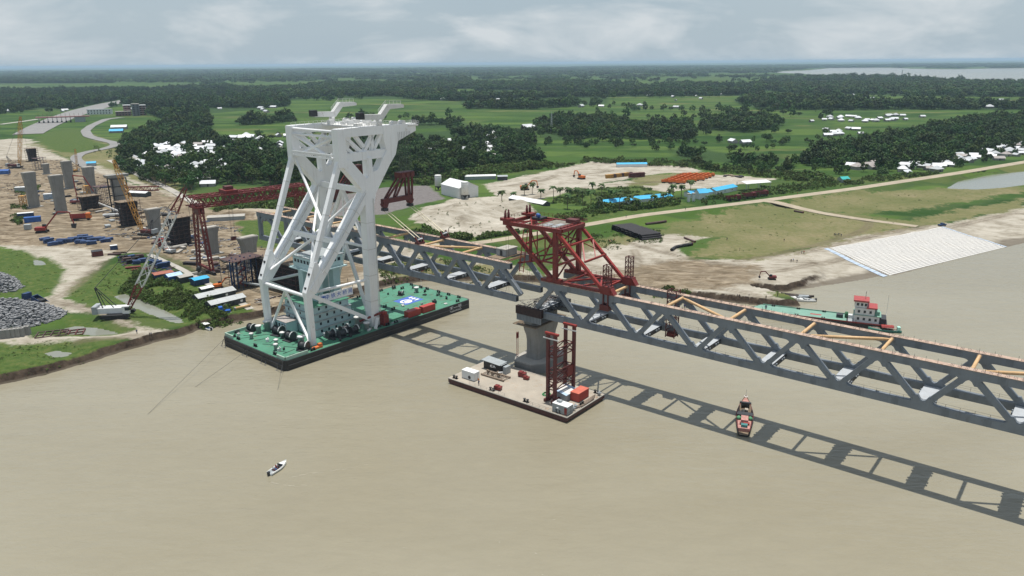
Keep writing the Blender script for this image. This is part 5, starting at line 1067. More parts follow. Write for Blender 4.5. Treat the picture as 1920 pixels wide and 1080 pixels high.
# ------------------------------------------------------------------ construction site on the shore
FORM = mat('black formwork', (.022, .02, .022), .8, .4, 1.2, col2=(.09, .04, .03), amt=.12); SCAF = mat('rusty scaffold', (.08, .045, .04), .7, .3, 1.5); NAVY = mat('navy steel', (.02, .05, .13), .6, .25, 1)
def lattice(b, p, q, w1, w2=None, n=None, r=.12, up=(0, 0, 1)):
    "square lattice boom from p to q"
    w2 = w1 if w2 is None else w2; p, q = Vector(p), Vector(q); d = (q-p); L = d.length; d /= L
    u = Vector(up); 
    if abs(d.dot(u)) > .95: u = Vector((0, 1, 0))
    s_ = d.cross(u).normalized(); u = s_.cross(d); n = n or max(2, int(L/(w1*1.3)))
    def P(i, k): w_ = (w1+(w2-w1)*i/n)/2; e = ((-1, -1), (1, -1), (1, 1), (-1, 1))[k % 4]; return p+d*(L*i/n)+s_*e[0]*w_+u*e[1]*w_
    for k in range(4):
        b.beam(P(0, k), P(n, k), r*1.5)
        for i in range(n): b.beam(P(i, k+(i % 2)), P(i+1, k+1-(i % 2)), r)
    return b
def land_pier(label, base, h, top_w=8.2, bot_w=6.2, d=4.6, rz=TH+pi/2, cap=None, group='concrete piers on the shore'):
    T = thing('shore_pier', label, 'bridge pier', base, rz, group); b = MB(); R = []
    for f, w_ in ((0, bot_w), (.55, bot_w), (.75, bot_w*1.1), (.9, top_w*.92), (1, top_w)):
        a, c = w_/2, d/2*(1+.06*f); k = .5; z = h*f; R.append([(-a+k, -c, z), (a-k, -c, z), (a, -c+k, z), (a, c-k, z), (a-k, c, z), (-a+k, c, z), (-a, c-k, z), (-a, -c+k, z)])
    v = [p for r in R for p in r]; f = [(i*8+j, i*8+(j+1) % 8, i*8+8+(j+1) % 8, i*8+8+j) for i in range(len(R)-1) for j in range(8)]+[tuple(range(7, -1, -1)), tuple(range(len(v)-8, len(v)))]
    b.add(v, f); b.build('shaft', CONC, T); b = MB(); b.span((-top_w*.42, -d*.4, h), (top_w*.42, d*.4, h+.3)); b.build('top_slab', PALEC, T)
    b = MB(); b.prism([(-bot_w*.75, -d*.8), (bot_w*.75, -d*.8), (bot_w*.75, d*.8), (-bot_w*.75, d*.8)], 2, -1, .5); b.build('footing', CONC, T)
    if cap: b = MB(); b.prism([(-cap/2, h+.4), (cap/2, h+.4), (cap/2+.6, h+2.2), (-cap/2-.6, h+2.2)], 1, -3.2, 3.2); b.build('cap_beam', CONC, T)
    return T
land_pier('tall bare concrete pier on shore with a yellow mast base beside it', gp(65, 388), 24); land_pier('tall bare concrete pier beside the winding haul track', gp(116, 399), 25); land_pier('tall bare concrete pier standing farthest towards the toll plaza', gp(132, 353), 21.5, 7.6); land_pier('tall concrete pier with brown banding behind the red pump boom', gp(173, 367), 21.5, 8)
t6 = land_pier('concrete pier with wide flat cap inside a dark steel frame', gp(228, 396), 22.5, 8, 6.5, 4.8, TH+pi/2, 13)
for x in (-4.6, 4.6):
    for y in (-3.2, 3.2): b = MB(); b.beam((x, y, 0), (x, y, 22.6), .6); b.build('frame_post', FORM, t6)
for z in (5, 11, 17, 22): b = MB(); b.beam((-4.6, -3.2, z), (4.6, -3.2, z), .4); b.beam((4.6, -3.2, z), (4.6, 3.2, z), .4); b.beam((-4.6, 3.2, z), (4.6, 3.2, z), .4); b.beam((-4.6, 3.2, z), (-4.6, -3.2, z), .4); b.build('frame_ring', FORM, t6)
land_pier('short grey concrete pier with orange top beside a yellow crane boom', gp(291, 434), 13.5, 8.5); land_pier('concrete pier seen through the legs of the red gantry', gp(398, 476), 14, 9); land_pier('concrete pier with pale flat top rising out of dark scaffolding', gp(470, 501), 15, 9.5); land_pier('slim grey concrete pier half hidden by black formwork towers', gp(88, 326), 9, 6, 4.5, 4)
def formwork(label, base, dims, rz=TH+pi/2, rail=True, sc_=False):
    T = thing('formwork_tower', label, 'formwork', base, rz, 'black formwork and scaffold towers'); l, w_, h_ = dims
    if not sc_: b = MB(); b.prism([(-l/2*.8, 0), (l/2*.8, 0), (l/2*.82, h_*.55), (l/2, h_*.95), (-l/2, h_*.95), (-l/2*.82, h_*.55)], 1, -w_/2, w_/2); b.build('shutter', FORM, T)
    for z in np.arange(2, h_+.1, 2.2):
        b = MB(); k = .9 if not sc_ else 0
        for (p, q) in (((-1, -1), (1, -1)), ((1, -1), (1, 1)), ((1, 1), (-1, 1)), ((-1, 1), (-1, -1))): b.beam((p[0]*(l/2+k), p[1]*(w_/2+k), z), (q[0]*(l/2+k), q[1]*(w_/2+k), z), .5 if not sc_ else .25, .12)
        b.build('walkway', SCAF, T)
    for x in np.linspace(-l/2-.8, l/2+.8, 5):
        for e in (-1, 1): b = MB(); b.beam((x, e*(w_/2+.9), 0), (x, e*(w_/2+.9), h_+.8), .16); b.build('standard', NAVY if sc_ else SCAF, T)
    b = MB()
    for k in range(int(h_*3)): x = random.uniform(-l/2, l/2); z = random.uniform(0, h_-2); e = random.choice((-1, 1)); b.beam((x-1.5, e*(w_/2+.95), z), (x+1.5, e*(w_/2+.95), z+2), .1)
    tag(b.build('scaffold_braces', SCAF, T), kind='stuff'); b = MB(); b.span((-l/2-1, -w_/2-1, h_-.15), (l/2+1, w_/2+1, h_)); b.build('top_platform', WOODP if not sc_ else SCAF, T)
    return T
formwork('black formwork tower set back beside the slim grey pier', gp(62, 302), (8, 6, 13)); formwork('dark scaffold cage standing against the slim grey pier', gp(76, 318), (8, 6, 11), sc_=True); formwork('squat black formwork box between the brown-banded pier and the capped pier', gp(170, 392), (11, 7, 9.5))
formwork('dark scaffold cage close beside the wide capped pier', gp(196, 386), (8, 7, 14), sc_=True); formwork('black formwork tower in front of the wide capped pier', gp(244, 422), (10, 7, 15)); formwork('broad black formwork tower next to the red gantry crane', gp(340, 458), (10, 7.5, 15.5))
formwork('dark scaffold stack around the pale-topped pier', gp(458, 536), (13, 9, 13), sc_=True); t = formwork('long black shutter wall behind the white crane legs', gp(528, 536), (34, 8, 12.5), TH)
b = MB()
for k in range(3): b.beam((-12, -9.5-k*1.1, 1.5+.4*k), (14, -8-k*1.1, 3.6), .5, .6)
tag(b.build('stored_beams', GREYP, t), kind='stuff')
st = thing('stair_tower', 'navy stair tower with red and white zigzag steps beside the scaffold', 'stair tower', gp(452, 538), TH+pi/2)
for x, y in ((-2, -1.6), (2, -1.6), (2, 1.6), (-2, 1.6), (5, -1.6), (-5, -1.6)): b = MB(); b.beam((x, y, 0), (x, y, 13.5), .55); b.build('post', NAVY, st)
for k in range(6): b = MB(); a = -1.6 if k % 2 else 1.6; b.beam((a, -1.9, .4+2.1*k), (-a, -1.9, 2.5+2.1*k), .8, .3); b.build('stair_flight', REDB, st); b = MB(); b.span((-1.8, -1.8, 2.4+2.1*k), (1.8, 1.6, 2.5+2.1*k)); b.build('landing', WHITE2, st)
# --- red gantry crane
gl, gr_ = G(366, 370, 38), G(562, 347, 38); gd = Vector((gr_[0]-gl[0], gr_[1]-gl[1], 0)); GLn = gd.length; ga = atan2(gd.y, gd.x)
GC = thing('gantry_crane', 'tall red lattice gantry crane straddling the pier line', 'gantry crane', (gl[0], gl[1], 3.0), ga)
for e in (-3.2, 3.2):
    b = MB(); lattice(b, (-3, e, 33.0), (GLn+3, e, 33.0), 4.4, 4.4, int(GLn/2.6), .34); b.build('girder', RED, GC)
for x in np.linspace(0, GLn, 8): b = MB(); b.beam((x, -3.2, 35.35), (x, 3.2, 35.35), .6); b.build('girder_tie', RED, GC)
for x0_, nm in ((0.5, 'rigid'), (GLn-.5, 'far')):
    for e in (-1, 1):
        b = MB(); lattice(b, (x0_, e*3.2, 31.8), (x0_, e*8.5, 1.2), 1.7, 1.4, 14, .24); b.build('leg', RED, GC)
        b = MB(); b.box((x0_, e*8.5, .7), (1.6, 3.6, 1.3)); b.build('bogie', MAROON, GC)
        for k in (-1.1, 1.1): b = MB(); b.tube((x0_-.3, e*8.5+k, .45), (x0_+.3, e*8.5+k, .45), .45, n=10); b.build('wheel', DARK, GC)
    b = MB(); b.beam((x0_, -8.5, 1.6), (x0_, 8.5, 1.6), 1.0, 1.0); b.build('sill_beam', RED, GC); b = MB(); b.beam((x0_, -6, 16), (x0_, 6, 16), .5); b.beam((x0_, -6, 16), (x0_, 7.5, 8), .3); b.beam((x0_, 6, 16), (x0_, -7.5, 8), .3); b.build('leg_brace', RED, GC)
b = MB(); b.span((-.4, -2.4, 27.2), (2.6, 2.4, 31.4)); b.build('control_cabin', MAROON, GC)
b = MB(); b.span((GLn*.3-3, -4.2, 35.3), (GLn*.3+3, 4.2, 37)); tr = b.build('trolley', RED, GC); b = MB(); b.span((GLn*.3-1.8, -2, 37), (GLn*.3+1.8, 2, 38.6)); b.build('winch_house', MAROON, tr)
b = MB()
for x in (-.8, .8):
    for y in (-.6, .6): b.tube((GLn*.3+x, y, 14), (GLn*.3+x, y, 35.3), .05, n=4, cap=False)
tag(b.build('hoist_ropes', WIRE, tr), kind='stuff'); b = MB(); b.box((GLn*.3, 0, 13.2), (2.4, 1.6, 1.6)); b.build('hook_block', MAROON, tr)
# --- crawler cranes
def crawler_crane(label, base, rz, boom, bodym, m1, m2, tipm, s=1.0, redfrac=.2):
    T = thing('crawler_crane', label, 'crane', base, rz)
    for e in (-1, 1):
        b = MB(); b.prism([(-4.2*s, .5*s), (-3.7*s, 0), (3.7*s, 0), (4.2*s, .5*s), (3.7*s, 1.1*s), (-3.7*s, 1.1*s)], 1, e*2.6*s-.55*s, e*2.6*s+.55*s); b.build('track', RUBBER, T)
    b = MB(); b.span((-2*s, -2.1*s, .5*s), (2*s, 2.1*s, 1.2*s)); b.build('carbody', DARK, T)
    b = MB(); b.span((-5*s, -1.6*s, 1.3*s), (3.2*s, 1.6*s, 2.9*s)); bd = b.build('house', bodym, T); b = MB(); b.span((-6.4*s, -2.1*s, 1.3*s), (-5*s, 2.1*s, 3.6*s)); b.build('counterweight', GREYP, T)
    b = MB(); b.span((2.2*s, -2.6*s, 1.3*s), (4.2*s, -1.62*s, 3.6*s)); b.build('cab', WCONT, T); b = MB(); b.span((3*s, -2.65*s, 2.3*s), (4.25*s, -1.6*s, 3.3*s)); b.build('cab_window', GLASS, T)
    P0 = Vector((3.0*s, 0, 1.8*s)); P1 = P0+Vector(boom); d = P1-P0
    for f0, f1, m in ((0, redfrac, m1), (redfrac, .8, m2), (.8, 1, tipm)):
        b = MB(); w0 = 2.0*s*(.5+.5*min(1, f0*6)) if f0 < .1 else 2.0*s; lattice(b, P0+d*f0, P0+d*f1, w0 if f1 < 1 else 2.0*s, 2.0*s if f1 < 1 else .9*s, None, .15*s, (0, 1, 0)); b.build('boom_section', m, T)
    b = MB(); top = Vector((-5.2*s, 0, 9*s))
    for e in (-1, 1): b.beam((-3.6*s, e*s, 2.9*s), top+Vector((0, e*.4*s, 0)), .22*s); b.beam((-.5*s, e*s, 2.9*s), top+Vector((0, e*.4*s, 0)), .18*s)
    b.build('mast', DARK, T); b = MB()
    for e in (-.5, .5): b.tube(top+Vector((0, e, 0)), P1+Vector((0, e*.6, 0)), .05*s, n=4, cap=False)
    b.tube(P1, (P1.x+1, P1.y, P1.z*.35), .05*s, n=4, cap=False); tag(b.build('pendant_ropes', WIRE, T), kind='stuff'); b = MB(); b.lathe([(.2*s, 0), (.6*s, .5*s), (.6*s, 1.6*s), (.15*s, 2.1*s)], (P1.x+1, P1.y, P1.z*.35-2), 9); b.build('hook', DARK, T)
    return T
WL = mat('white lattice paint', (.7, .7, .68), .5, .08, 1)
crawler_crane('white crawler crane with red and white lattice boom on the bank track', gp(222, 592), radians(8), (26, 4, 46), WCONT, RED, WL, RED, 1.3, .2)
crawler_crane('yellow crawler crane with tall boom beyond the shore piers', gp(30, 315), .1, (9, 0, 46), MAROON, YEL, YEL, YEL, 1.25)
crawler_crane('yellow crawler crane leaning its boom over the black formwork towers', gp(276, 440), pi-.3, (11, 2, 41), MAROON, YEL, YEL, YEL, 1.0); crawler_crane('small yellow crane beside the farthest tall pier', gp(142, 322), 1.2, (2, 1, 19), YEL, YEL, YEL, YEL, .7)
crawler_crane('white and orange tracked drill rig beside the haul strip', gp(318, 474), 2.6, (2, 0, 5.5), WCONT, OR2, WL, OR2, .62)
for (pxy, h_, lab) in (((45, 387), 7, 'low yellow lattice frame at the foot of a tall pier'), ((165, 372), 9, 'yellow lattice mast beside the red pump boom')):
    T = thing('lattice_mast', lab, 'mast', gp(*pxy)); b = MB(); lattice(b, (0, 0, 0), (0, 0, h_), 3, 3, 4, .22); b.build('frame', YEL, T); b = MB(); b.box((0, 0, h_+.3), (3.4, 3.4, .4)); b.build('head', YEL, T)
# --- trucks and excavators
def truck(label, base, rz, cabm, bedm, group=None, s=1.0, parts=True, tip=False):
    T = thing('dump_truck', label, 'truck', base, rz, group); T.scale = (s, s, s)
    b = MB(); b.span((-3.6, -1.1, .6), (3.6, 1.1, 1.05)); b.build('chassis', DARK, T)
    b = MB(); b.prism([(2.0, .9), (3.9, .9), (3.9, 2.0), (3.5, 3.0), (2.0, 3.0)], 1, -1.2, 1.2); cb2 = b.build('cab', cabm, T)
    bed = MB(); bed.prism([(-3.8, 1.15), (1.7, 1.15), (1.9, 2.7), (-3.9, 2.7)], 1, -1.25, -1.1); bed.prism([(-3.8, 1.15), (1.7, 1.15), (1.9, 2.7), (-3.9, 2.7)], 1, 1.1, 1.25); bed.span((-3.8, -1.1, 1.15), (1.7, 1.1, 1.3)); bed.span((1.55, -1.1, 1.3), (1.75, 1.1, 2.9)); bed.span((-3.9, -1.1, 1.3), (-3.75, 1.1, 2.5)); bo = bed.build('bed', bedm, T)
    if tip: bo.rotation_euler = (0, radians(-28), 0); bo.location = (-.6, 0, -.9)
    if parts:
        b = MB(); b.span((3.55, -1.05, 1.95), (3.93, 1.05, 2.7)); b.build('windscreen', GLASS, cb2)
        for x in (-2.9, -1.6, 2.8):
            for e in (-1, 1): b = MB(); b.tube((x, e*.8, .55), (x, e*1.2, .55), .55, n=10); b.build('wheel', RUBBER, T)
    else:
        b = MB()
        for x in (-2.9, -1.6, 2.8): b.tube((x, -1.15, .55), (x, 1.15, .55), .55, n=8)
        tag(b.build('wheels', RUBBER, T), kind='stuff')
    return T
DRED = mat('dark red truck', (.16, .02, .02), .5, .15, 1); ORT = mat('orange truck', (.62, .15, .02), .5, .12, .8)
truck('orange-cabbed red dump truck on the dirt track among the piers', gp(153, 413), .3, ORT, REDB, s=1.5); truck('dark blue tipper with raised bed beside the boulder heap', gp(66, 566), 2.9, NAVY, NAVY, tip=True, s=1.25); truck('red truck parked by the tracked drill rig', gp(304, 463), 2.0, REDB, DRED, s=1.3)
for k, (x, y) in enumerate(((1375, 377), (1404, 372), (1427, 368))): truck(['dark red dump truck on the roadside, by the gate pillar', 'dark red dump truck on the roadside, middle one of three', 'dark red dump truck on the roadside, by the open white shed'][k], gp(x, y, .2), .35, DRED, DRED, 'dump trucks on the embankment road', 1.35)
o0 = truck('orange dump truck parked in close rows in the stockyard', (0, 0, 3), 0, ORT, ORT, 'orange trucks in the stockyard', 1.0, False); first = True
for r_, (pa, pb, n) in enumerate((((1249, 343), (1288, 330), 9), ((1262, 344), (1300, 330.5), 9), ((1276, 345), (1312, 331), 9), ((1297, 341), (1322, 330), 7), ((1312, 339), (1331, 331), 5))):
    A, B = gp(*pa), gp(*pb); n -= 1
    for i in range(n):
        p = A.lerp(B, i/(n-1)); p.z = gz(p.x, p.y)
        if first: o0.location = p; o0.rotation_euler = (0, 0, .05); first = False
        else: dup(o0, p, .05+random.uniform(-.03, .03))
def excavator(label, base, rz, m, s=1.0, long=False):
    T = thing('excavator', label, 'excavator', base, rz); T.scale = (s, s, s)
    for e in (-1, 1): b = MB(); b.prism([(-2.2, .4), (-1.8, 0), (1.8, 0), (2.2, .4), (1.8, .9), (-1.8, .9)], 1, e*1.2-.3, e*1.2+.3); b.build('track', RUBBER, T)
    b = MB(); b.span((-2.3, -1.3, 1.0), (1.4, 1.3, 2.2)); b.build('house', m, T); b = MB(); b.span((.1, .3, 2.2), (1.5, 1.3, 3.1)); b.build('cab', GLASS, T)
    k = 1.7 if long else 1
    b = MB(); b.beam((1.2, 0, 1.8), (3.8*k, 0, 4.6*k), .45, .5); b.beam((3.8*k, 0, 4.6*k), (6.2*k, 0, 4.4*k), .4, .45); b.build('boom', m, T); b = MB(); b.beam((6.2*k, 0, 4.4*k), (6.8*k, 0, 1.6*k), .35, .35); b.build('stick', m, T); b = MB(); b.prism([(6.2*k, 1.7*k), (7.3*k, 1.7*k), (7.0*k, .6*k), (6.2*k, .8*k)], 1, -.5, .5); b.build('bucket', DARK, T)
    return T
excavator('red long-boom machine bowed over the track below the bare piers', gp(80, 436), .25, REDB, 1.5, True); excavator('orange excavator working on the pale stockyard', gp(1090, 336), 2.2, ORT, 1.4); excavator('orange excavator by the small white shed near the gantry foot', gp(410, 540), .6, ORT, .9); excavator('red excavator on the sandy foreshore by the river', gp(1447, 524), 3.0, DRED, .8); excavator('red tracked machine on the pale stockyard edge', gp(984, 356), .2, ORT, 1.5)
T = thing('concrete_pump', 'red concrete pump with folded arm raised among the piers', 'concrete pump', gp(147, 382), .3)
b = MB(); b.span((-5, -1.3, 1), (4, 1.3, 2.2)); b.build('chassis', DRED, T); b = MB(); b.span((4, -1.3, .8), (6, 1.3, 3.2)); b.build('cab', WCONT, T)
for p, q in (((0, 0, 2), (-.6, 0, 20)), ((-.6, 0, 20), (6, 0, 19)), ((6, 0, 19), (11, 0, 8))): b = MB(); b.beam(p, q, .7, .7, w2=.5, h2=.5); b.build('arm', REDB, T)
for x in (-3.5, -2, 3.5, 5):
    for e in (-1, 1): b = MB(); b.tube((x, e*.9, .55), (x, e*1.3, .55), .55, n=10); b.build('wheel', RUBBER, T)
# --- huts, sheds, cabins
def shed(name, label, base, rz, dims, wallm, roofm, rise=1.0, cat='shed', group=None, windows=0, panels=0, open_=False):
    T = thing(name, label, cat, base, rz, group); l, w_, h_ = dims; o = .35
    if open_:
        for x in (-l/2+.3, 0, l/2-.3):
            for e in (-1, 1): b = MB(); b.beam((x, e*(w_/2-.3), -.3), (x, e*(w_/2-.3), h_), .3); b.build('post', GREYP, T)
    else:
        b = MB(); b.prism([(-w_/2, -.4), (w_/2, -.4), (w_/2, h_), (0, h_+rise), (-w_/2, h_)], 0, -l/2, l/2); b.build('wall', wallm, T)
    for e in (-1, 1):
        n = panels or 1
        for k in range(n):
            x0 = -l/2-o+(l+2*o)*k/n; x1 = -l/2-o+(l+2*o)*(k+1)/n-(.02 if panels else 0); zz = random.uniform(0, .03)
            b = MB(); y1 = e*(w_/2+o); z1 = h_-rise*o/(w_/2)+.04+zz; z0 = h_+rise+.06+zz
            b.add([(x0, 0, z0), (x1, 0, z0), (x1, y1, z1), (x0, y1, z1), (x0, 0, z0+.09), (x1, 0, z0+.09), (x1, y1, z1+.09), (x0, y1, z1+.09)], [(0, 1, 2, 3), (7, 6, 5, 4), (0, 4, 5, 1), (1, 5, 6, 2), (2, 6, 7, 3), (3, 7, 4, 0)]); b.build('roof_sheet' if panels else 'roof', roofm, T)
    for k in range(windows):
        b = MB(); x = -l/2+l*(k+.5)/windows; b.span((x-.5, -w_/2-.05, 1), (x+.5, -w_/2+.02, 1.9)); b.build('window', WCONT if k % 2 else GLASS, T)
    if not open_: b = MB(); b.span((l/2-.02, -.6, 0), (l/2+.06, .6, 2)); b.build('door', DARK, T)
    return T
GRR = mat('grey sheet roof', (.42, .44, .44), .5, .1, .4); DWALL = mat('dark shed wall', (.05, .055, .06), .7, .2, .6)
c1, c2 = G(375, 562, 4), G(428, 548, 4); shed('long_shed', 'long grey-roofed shed above the reeds, farther from the bank', ((c1[0]+c2[0])/2, (c1[1]+c2[1])/2, 2.8), radians(47), (16, 6, 2.6), DWALL, GRR, 1.0, windows=2, panels=8)
c1, c2 = G(396, 574, 4), G(450, 562, 4); shed('long_shed', 'long grey-roofed shed above the reeds, nearer the bank', ((c1[0]+c2[0])/2, (c1[1]+c2[1])/2, 2.8), radians(47), (14.5, 5.5, 2.6), DWALL, GRR, 1.0, windows=4, panels=8)
shed('site_hut', 'small white-roofed hut between the blue hut and long sheds', gp(387, 548), radians(47), (5, 3.4, 2.2), DWALL, WCONT, .4)
shed('site_hut', 'hut with bright blue sheet roof below the gantry foot', gp(375, 532), radians(47), (6.5, 5, 2.6), NAVY, ROOFB, .5, panels=4); shed('site_hut', 'dark hut with off-white roof between two blue huts', gp(347, 527), radians(47), (6, 4.6, 2.5), DWALL, PALEC, .5); shed('site_hut', 'hut under crumpled pale blue tarpaulin', gp(326, 525), radians(47), (6, 4.6, 2.5), BLUE, mat('pale tarpaulin', (.4, .55, .75), .5, .3, 1.5), .8); shed('site_hut', 'low shelter with rusty red sheet roof at the end of the hut row', gp(306, 520), radians(40), (8, 5, 2.2), NAVY, mat('rust red roof', (.32, .11, .07), .7, .2, 1), .3, panels=4)
container('site_cabin', 'blue cabin with bright blue roof beside the winding track', gp(62, 416), .5, (9, 4, 3.2), BLUE, BLUE, cat='cabin'); container('site_cabin', 'dark blue cabin with white roof behind the bright blue cabin', gp(49, 408), .5, (9, 4, 3.2), NAVY, WCONT, cat='cabin'); container('site_cabin', 'small grey cabin alone beside the dirt track', gp(53, 430), .3, (3.5, 3, 3), GREYP, GREYP, cat='cabin'); container('site_cabin', 'blue and white cabin between the two tall bare piers', gp(96, 373), .4, (9, 4, 4), mat('blue white panel', (.3, .4, .5), .5, .4, 1), WCONT, cat='cabin')
container('site_cabin', 'white-roofed cabin against the foot of the first tall pier', gp(42, 360), .3, (9, 5, 4), GREYP, WCONT, cat='cabin'); container('skip_bin', 'open rusty dark skip with blue end in the steel yard', gp(183, 479), .6, (5, 4.5, 2.6), MAROON, DARK, cat='skip'); container('skip_bin', 'blue bin with white lid next to the rusty skip', gp(214, 468), .6, (3.4, 2.4, 2.4), NAVY, WCONT, cat='skip')
shed('site_hut', 'blue tarpaulin shelter beside the pale loop track', gp(172, 311), .4, (8, 6, 3), GREYP, ROOFB, 1.2); shed('site_hut', 'blue shelter at the far left beside the yellow crane', gp(8, 326), .2, (9, 5, 3), BLUE, BLUE, 1)
shed('storage_shed', 'long white-roofed store behind the black formwork, with red beams', gp(262, 368), TH+.4, (16, 6, 3), DWALL, WCONT, .8); shed('storage_shed', 'pale flat-roofed store behind the red gantry leg', gp(425, 412), .25, (22, 8, 2.5), GREYP, PALEC, .5, panels=7)
b = MB(); T = thing('stored_gantry_beam', 'red lattice beam lying behind the wide capped pier', 'beam', gp(262, 359), .1)
lattice(b, (-16, 0, 2), (14, 2, 2), 3, 3, 12, .3); b.build('beam', RED, T); b = MB(); b.span((-10, -1.5, -.3), (-9, 2, .6)); b.build('support', DARK, T); b = MB(); b.span((9, -1.5, -.3), (10, 2, .6)); b.build('support', DARK, T)
T = thing('mobile_crane_truck', 'white truck crane with its boom lowered beside the black formwork', 'crane', gp(213, 406), .25); b = MB(); b.span((-6, -1.4, .7), (6, 1.4, 1.9)); b.build('carrier', WCONT, T); b = MB(); b.span((5, -1.4, 1), (7, 1.4, 3)); b.build('cab', WCONT, T); b = MB(); b.beam((4, 0, 3), (-8, 2, 9), .9, .9, w2=.6, h2=.6); b.build('boom', WL, T)
for x in (-4.5, -2.5, 3, 5):
    for e in (-1, 1): b = MB(); b.tube((x, e*.9, .5), (x, e*1.4, .5), .55, n=10); b.build('wheel', RUBBER, T)
# stacks of blue shutter panels and steel: each stack a thing with its panels
def panel_stack(label, base, rz, m, n=5, l=5.0, w_=2.2, group='panel stacks in the steel yard', step=.5, cat='panel stack'):
    T = thing('panel_stack', label, cat, base, rz, group)
    for k in range(n): b = MB(); b.box((random.uniform(-.3, .3), random.uniform(-.25, .25), .25+step*k), (l*random.uniform(.8, 1), w_*random.uniform(.8, 1), step*.8), random.uniform(-.08, .08)); b.build('panel', m, T)
B2 = mat('faded navy panel', (.035, .07, .17), .6, .4, 1.0)
yard = [((84, 450), .9), ((92, 455), .9), ((100, 460), .9), ((110, 458), .2), ((117, 456), .2), ((128, 454), .3), ((138, 451), .3), ((148, 448), .3), ((156, 446), .3), ((165, 449), .4), ((174, 452), .4), ((182, 449), .5), ((190, 451), .5), ((198, 454), .5), ((172, 458), .4), ((160, 456), .3), ((204, 450), .5), ((150, 456), .3)]
for (x, y), a in yard: panel_stack('dark blue shutter panels stacked in the steel yard beside the track', gp(x, y), a, B2, random.choice((3, 4, 5)), 5.5, 2.6)
for (x, y), a in [((233, 486), .7), ((240, 490), .7), ((247, 485), .7), ((254, 489), .6), ((262, 484), .6), ((245, 494), .6), ((256, 495), .5), ((266, 492), .6)]: panel_stack('dark steel shutter panels heaped behind the crawler crane boom', gp(x, y), a, random.choice((B2, FORM, B2, SCAF)), 4, 4, 2.2, 'panel heaps behind the crawler crane boom')
for (x, y), a in [((297, 498), .6), ((304, 502), .6), ((311, 500), .6), ((290, 496), .6)]: panel_stack('blue shutter panels stacked along the pale haul strip', gp(x, y), a, NAVY, 5, 5, 2, 'panel stacks along the haul strip')
for (x, y), a, m in [((60, 625), .25, SCAF), ((250, 503), .3, RED), ((262, 507), .3, RED), ((275, 505), .2, SCAF), ((215, 478), .2, SCAF), ((225, 474), .2, WOODP)][1:]: panel_stack(['rusty', 'red'][m is RED]+' steel sections laid flat beside the panel heaps', gp(x, y), a, m, 3, 7, 2, 'steel sections laid beside the panel heaps', .25)
for k in range(110):
    zi = random.randrange(4); x, y = [(random.uniform(350, 470), random.uniform(470, 520)), (random.uniform(190, 350), random.uniform(395, 450)), (random.uniform(290, 400), random.uniform(440, 475)), (random.uniform(60, 200), random.uniform(340, 395))][zi]
    nm, m_ = random.choice((('rusty rebar', SCAF), ('weathered timber', WOODP), ('black formwork', FORM), ('grey steel', GREYP), ('pale concrete', PALEC), ('navy steel', NAVY)))
    panel_stack('low heap of %s pieces %s' % (nm, ['at the foot of the red gantry', 'in front of the capped pier and black formwork', 'between the drill rig and the gantry', 'around the tall bare piers'][zi]), gp(x, y), random.uniform(0, 3), m_, random.choice((2, 3)), random.uniform(4, 9), random.uniform(1.5, 3), 'material heaps between the shore piers', .45, 'material heap')
def debris(name, poly, n, ms):
    W = W2(poly, 3.0); lo, hi = W.min(0), W.max(0); g = lo+(hi-lo)*rng.random((n*4, 2)); g = g[sdist(g, W) > 0]; g = g[vnoise(g, 8, 21) > .42][:n]; z = gzv(g); b = MB()
    for p, zz_ in zip(g, z): l = random.uniform(.4, 3.2); b.cur = random.randrange(len(ms)); b.box((p[0], p[1], zz_+.1), (l, random.uniform(.15, .7), random.uniform(.15, .6)), random.gauss(.7, .5))
    tag(b.build(name, ms), kind='stuff')
debris('site_debris', [(190, 395), (300, 385), (480, 440), (520, 520), (440, 525), (330, 470), (200, 440)], 1500, [SCAF, FORM, WOODP, GREYP, PALEC, NAVY]); debris('site_debris', [(0, 300), (120, 300), (220, 350), (230, 395), (120, 390), (0, 370)], 900, [FORM, SCAF, WOODP, PALEC]); debris('bank_debris', [(480, 560), (640, 545), (700, 535), (690, 545), (600, 568), (490, 592)], 400, [FORM, SCAF, WOODP, PALEC]); debris('site_debris', [(220, 480), (290, 485), (350, 515), (300, 512), (230, 500)], 260, [NAVY, SCAF, FORM])
# pale pipe casings lying by the gantry
for k, (a, c, lab) in enumerate((((310, 470), (350, 462), 'pale concrete casing pipe behind the drill rig'), ((368, 478), (392, 487), 'pale concrete casing pipe by the gantry foot'), ((440, 582), (470, 575), 'orange pipe lying on the muddy bank below the sheds'))):
    p, q = gp(*a, .8), gp(*c, .8); T = thing('casing_pipe', lab, 'pipe', p, 0); b = MB(); b.tube((0, 0, 0), q-p, .9 if k < 2 else .5, n=14); b.build('pipe', PALEC if k < 2 else ORANGE, T); b = MB(); dd = (q-p).normalized(); b.tube(dd*-.1, dd*.4, 1.0 if k < 2 else .6, n=14); b.build('collar', GREYP, T)
T = thing('blue_pontoon', 'bright blue steel pontoon piece in the reeds at the bank', 'pontoon', gp(420, 586), .5); b = MB(); b.prism([(-1.8, 0), (2.4, 0), (2.4, .9), (.2, .9), (-.4, 2.6), (-1.8, 2.6)], 1, -1, 1); b.build('body', mat('strong blue', (.02, .12, .5), .5, .1, 1), T); b = MB(); b.span((-1.9, -1.1, -.2), (2.6, 1.1, 0)); b.build('skid', WHITE2, T)
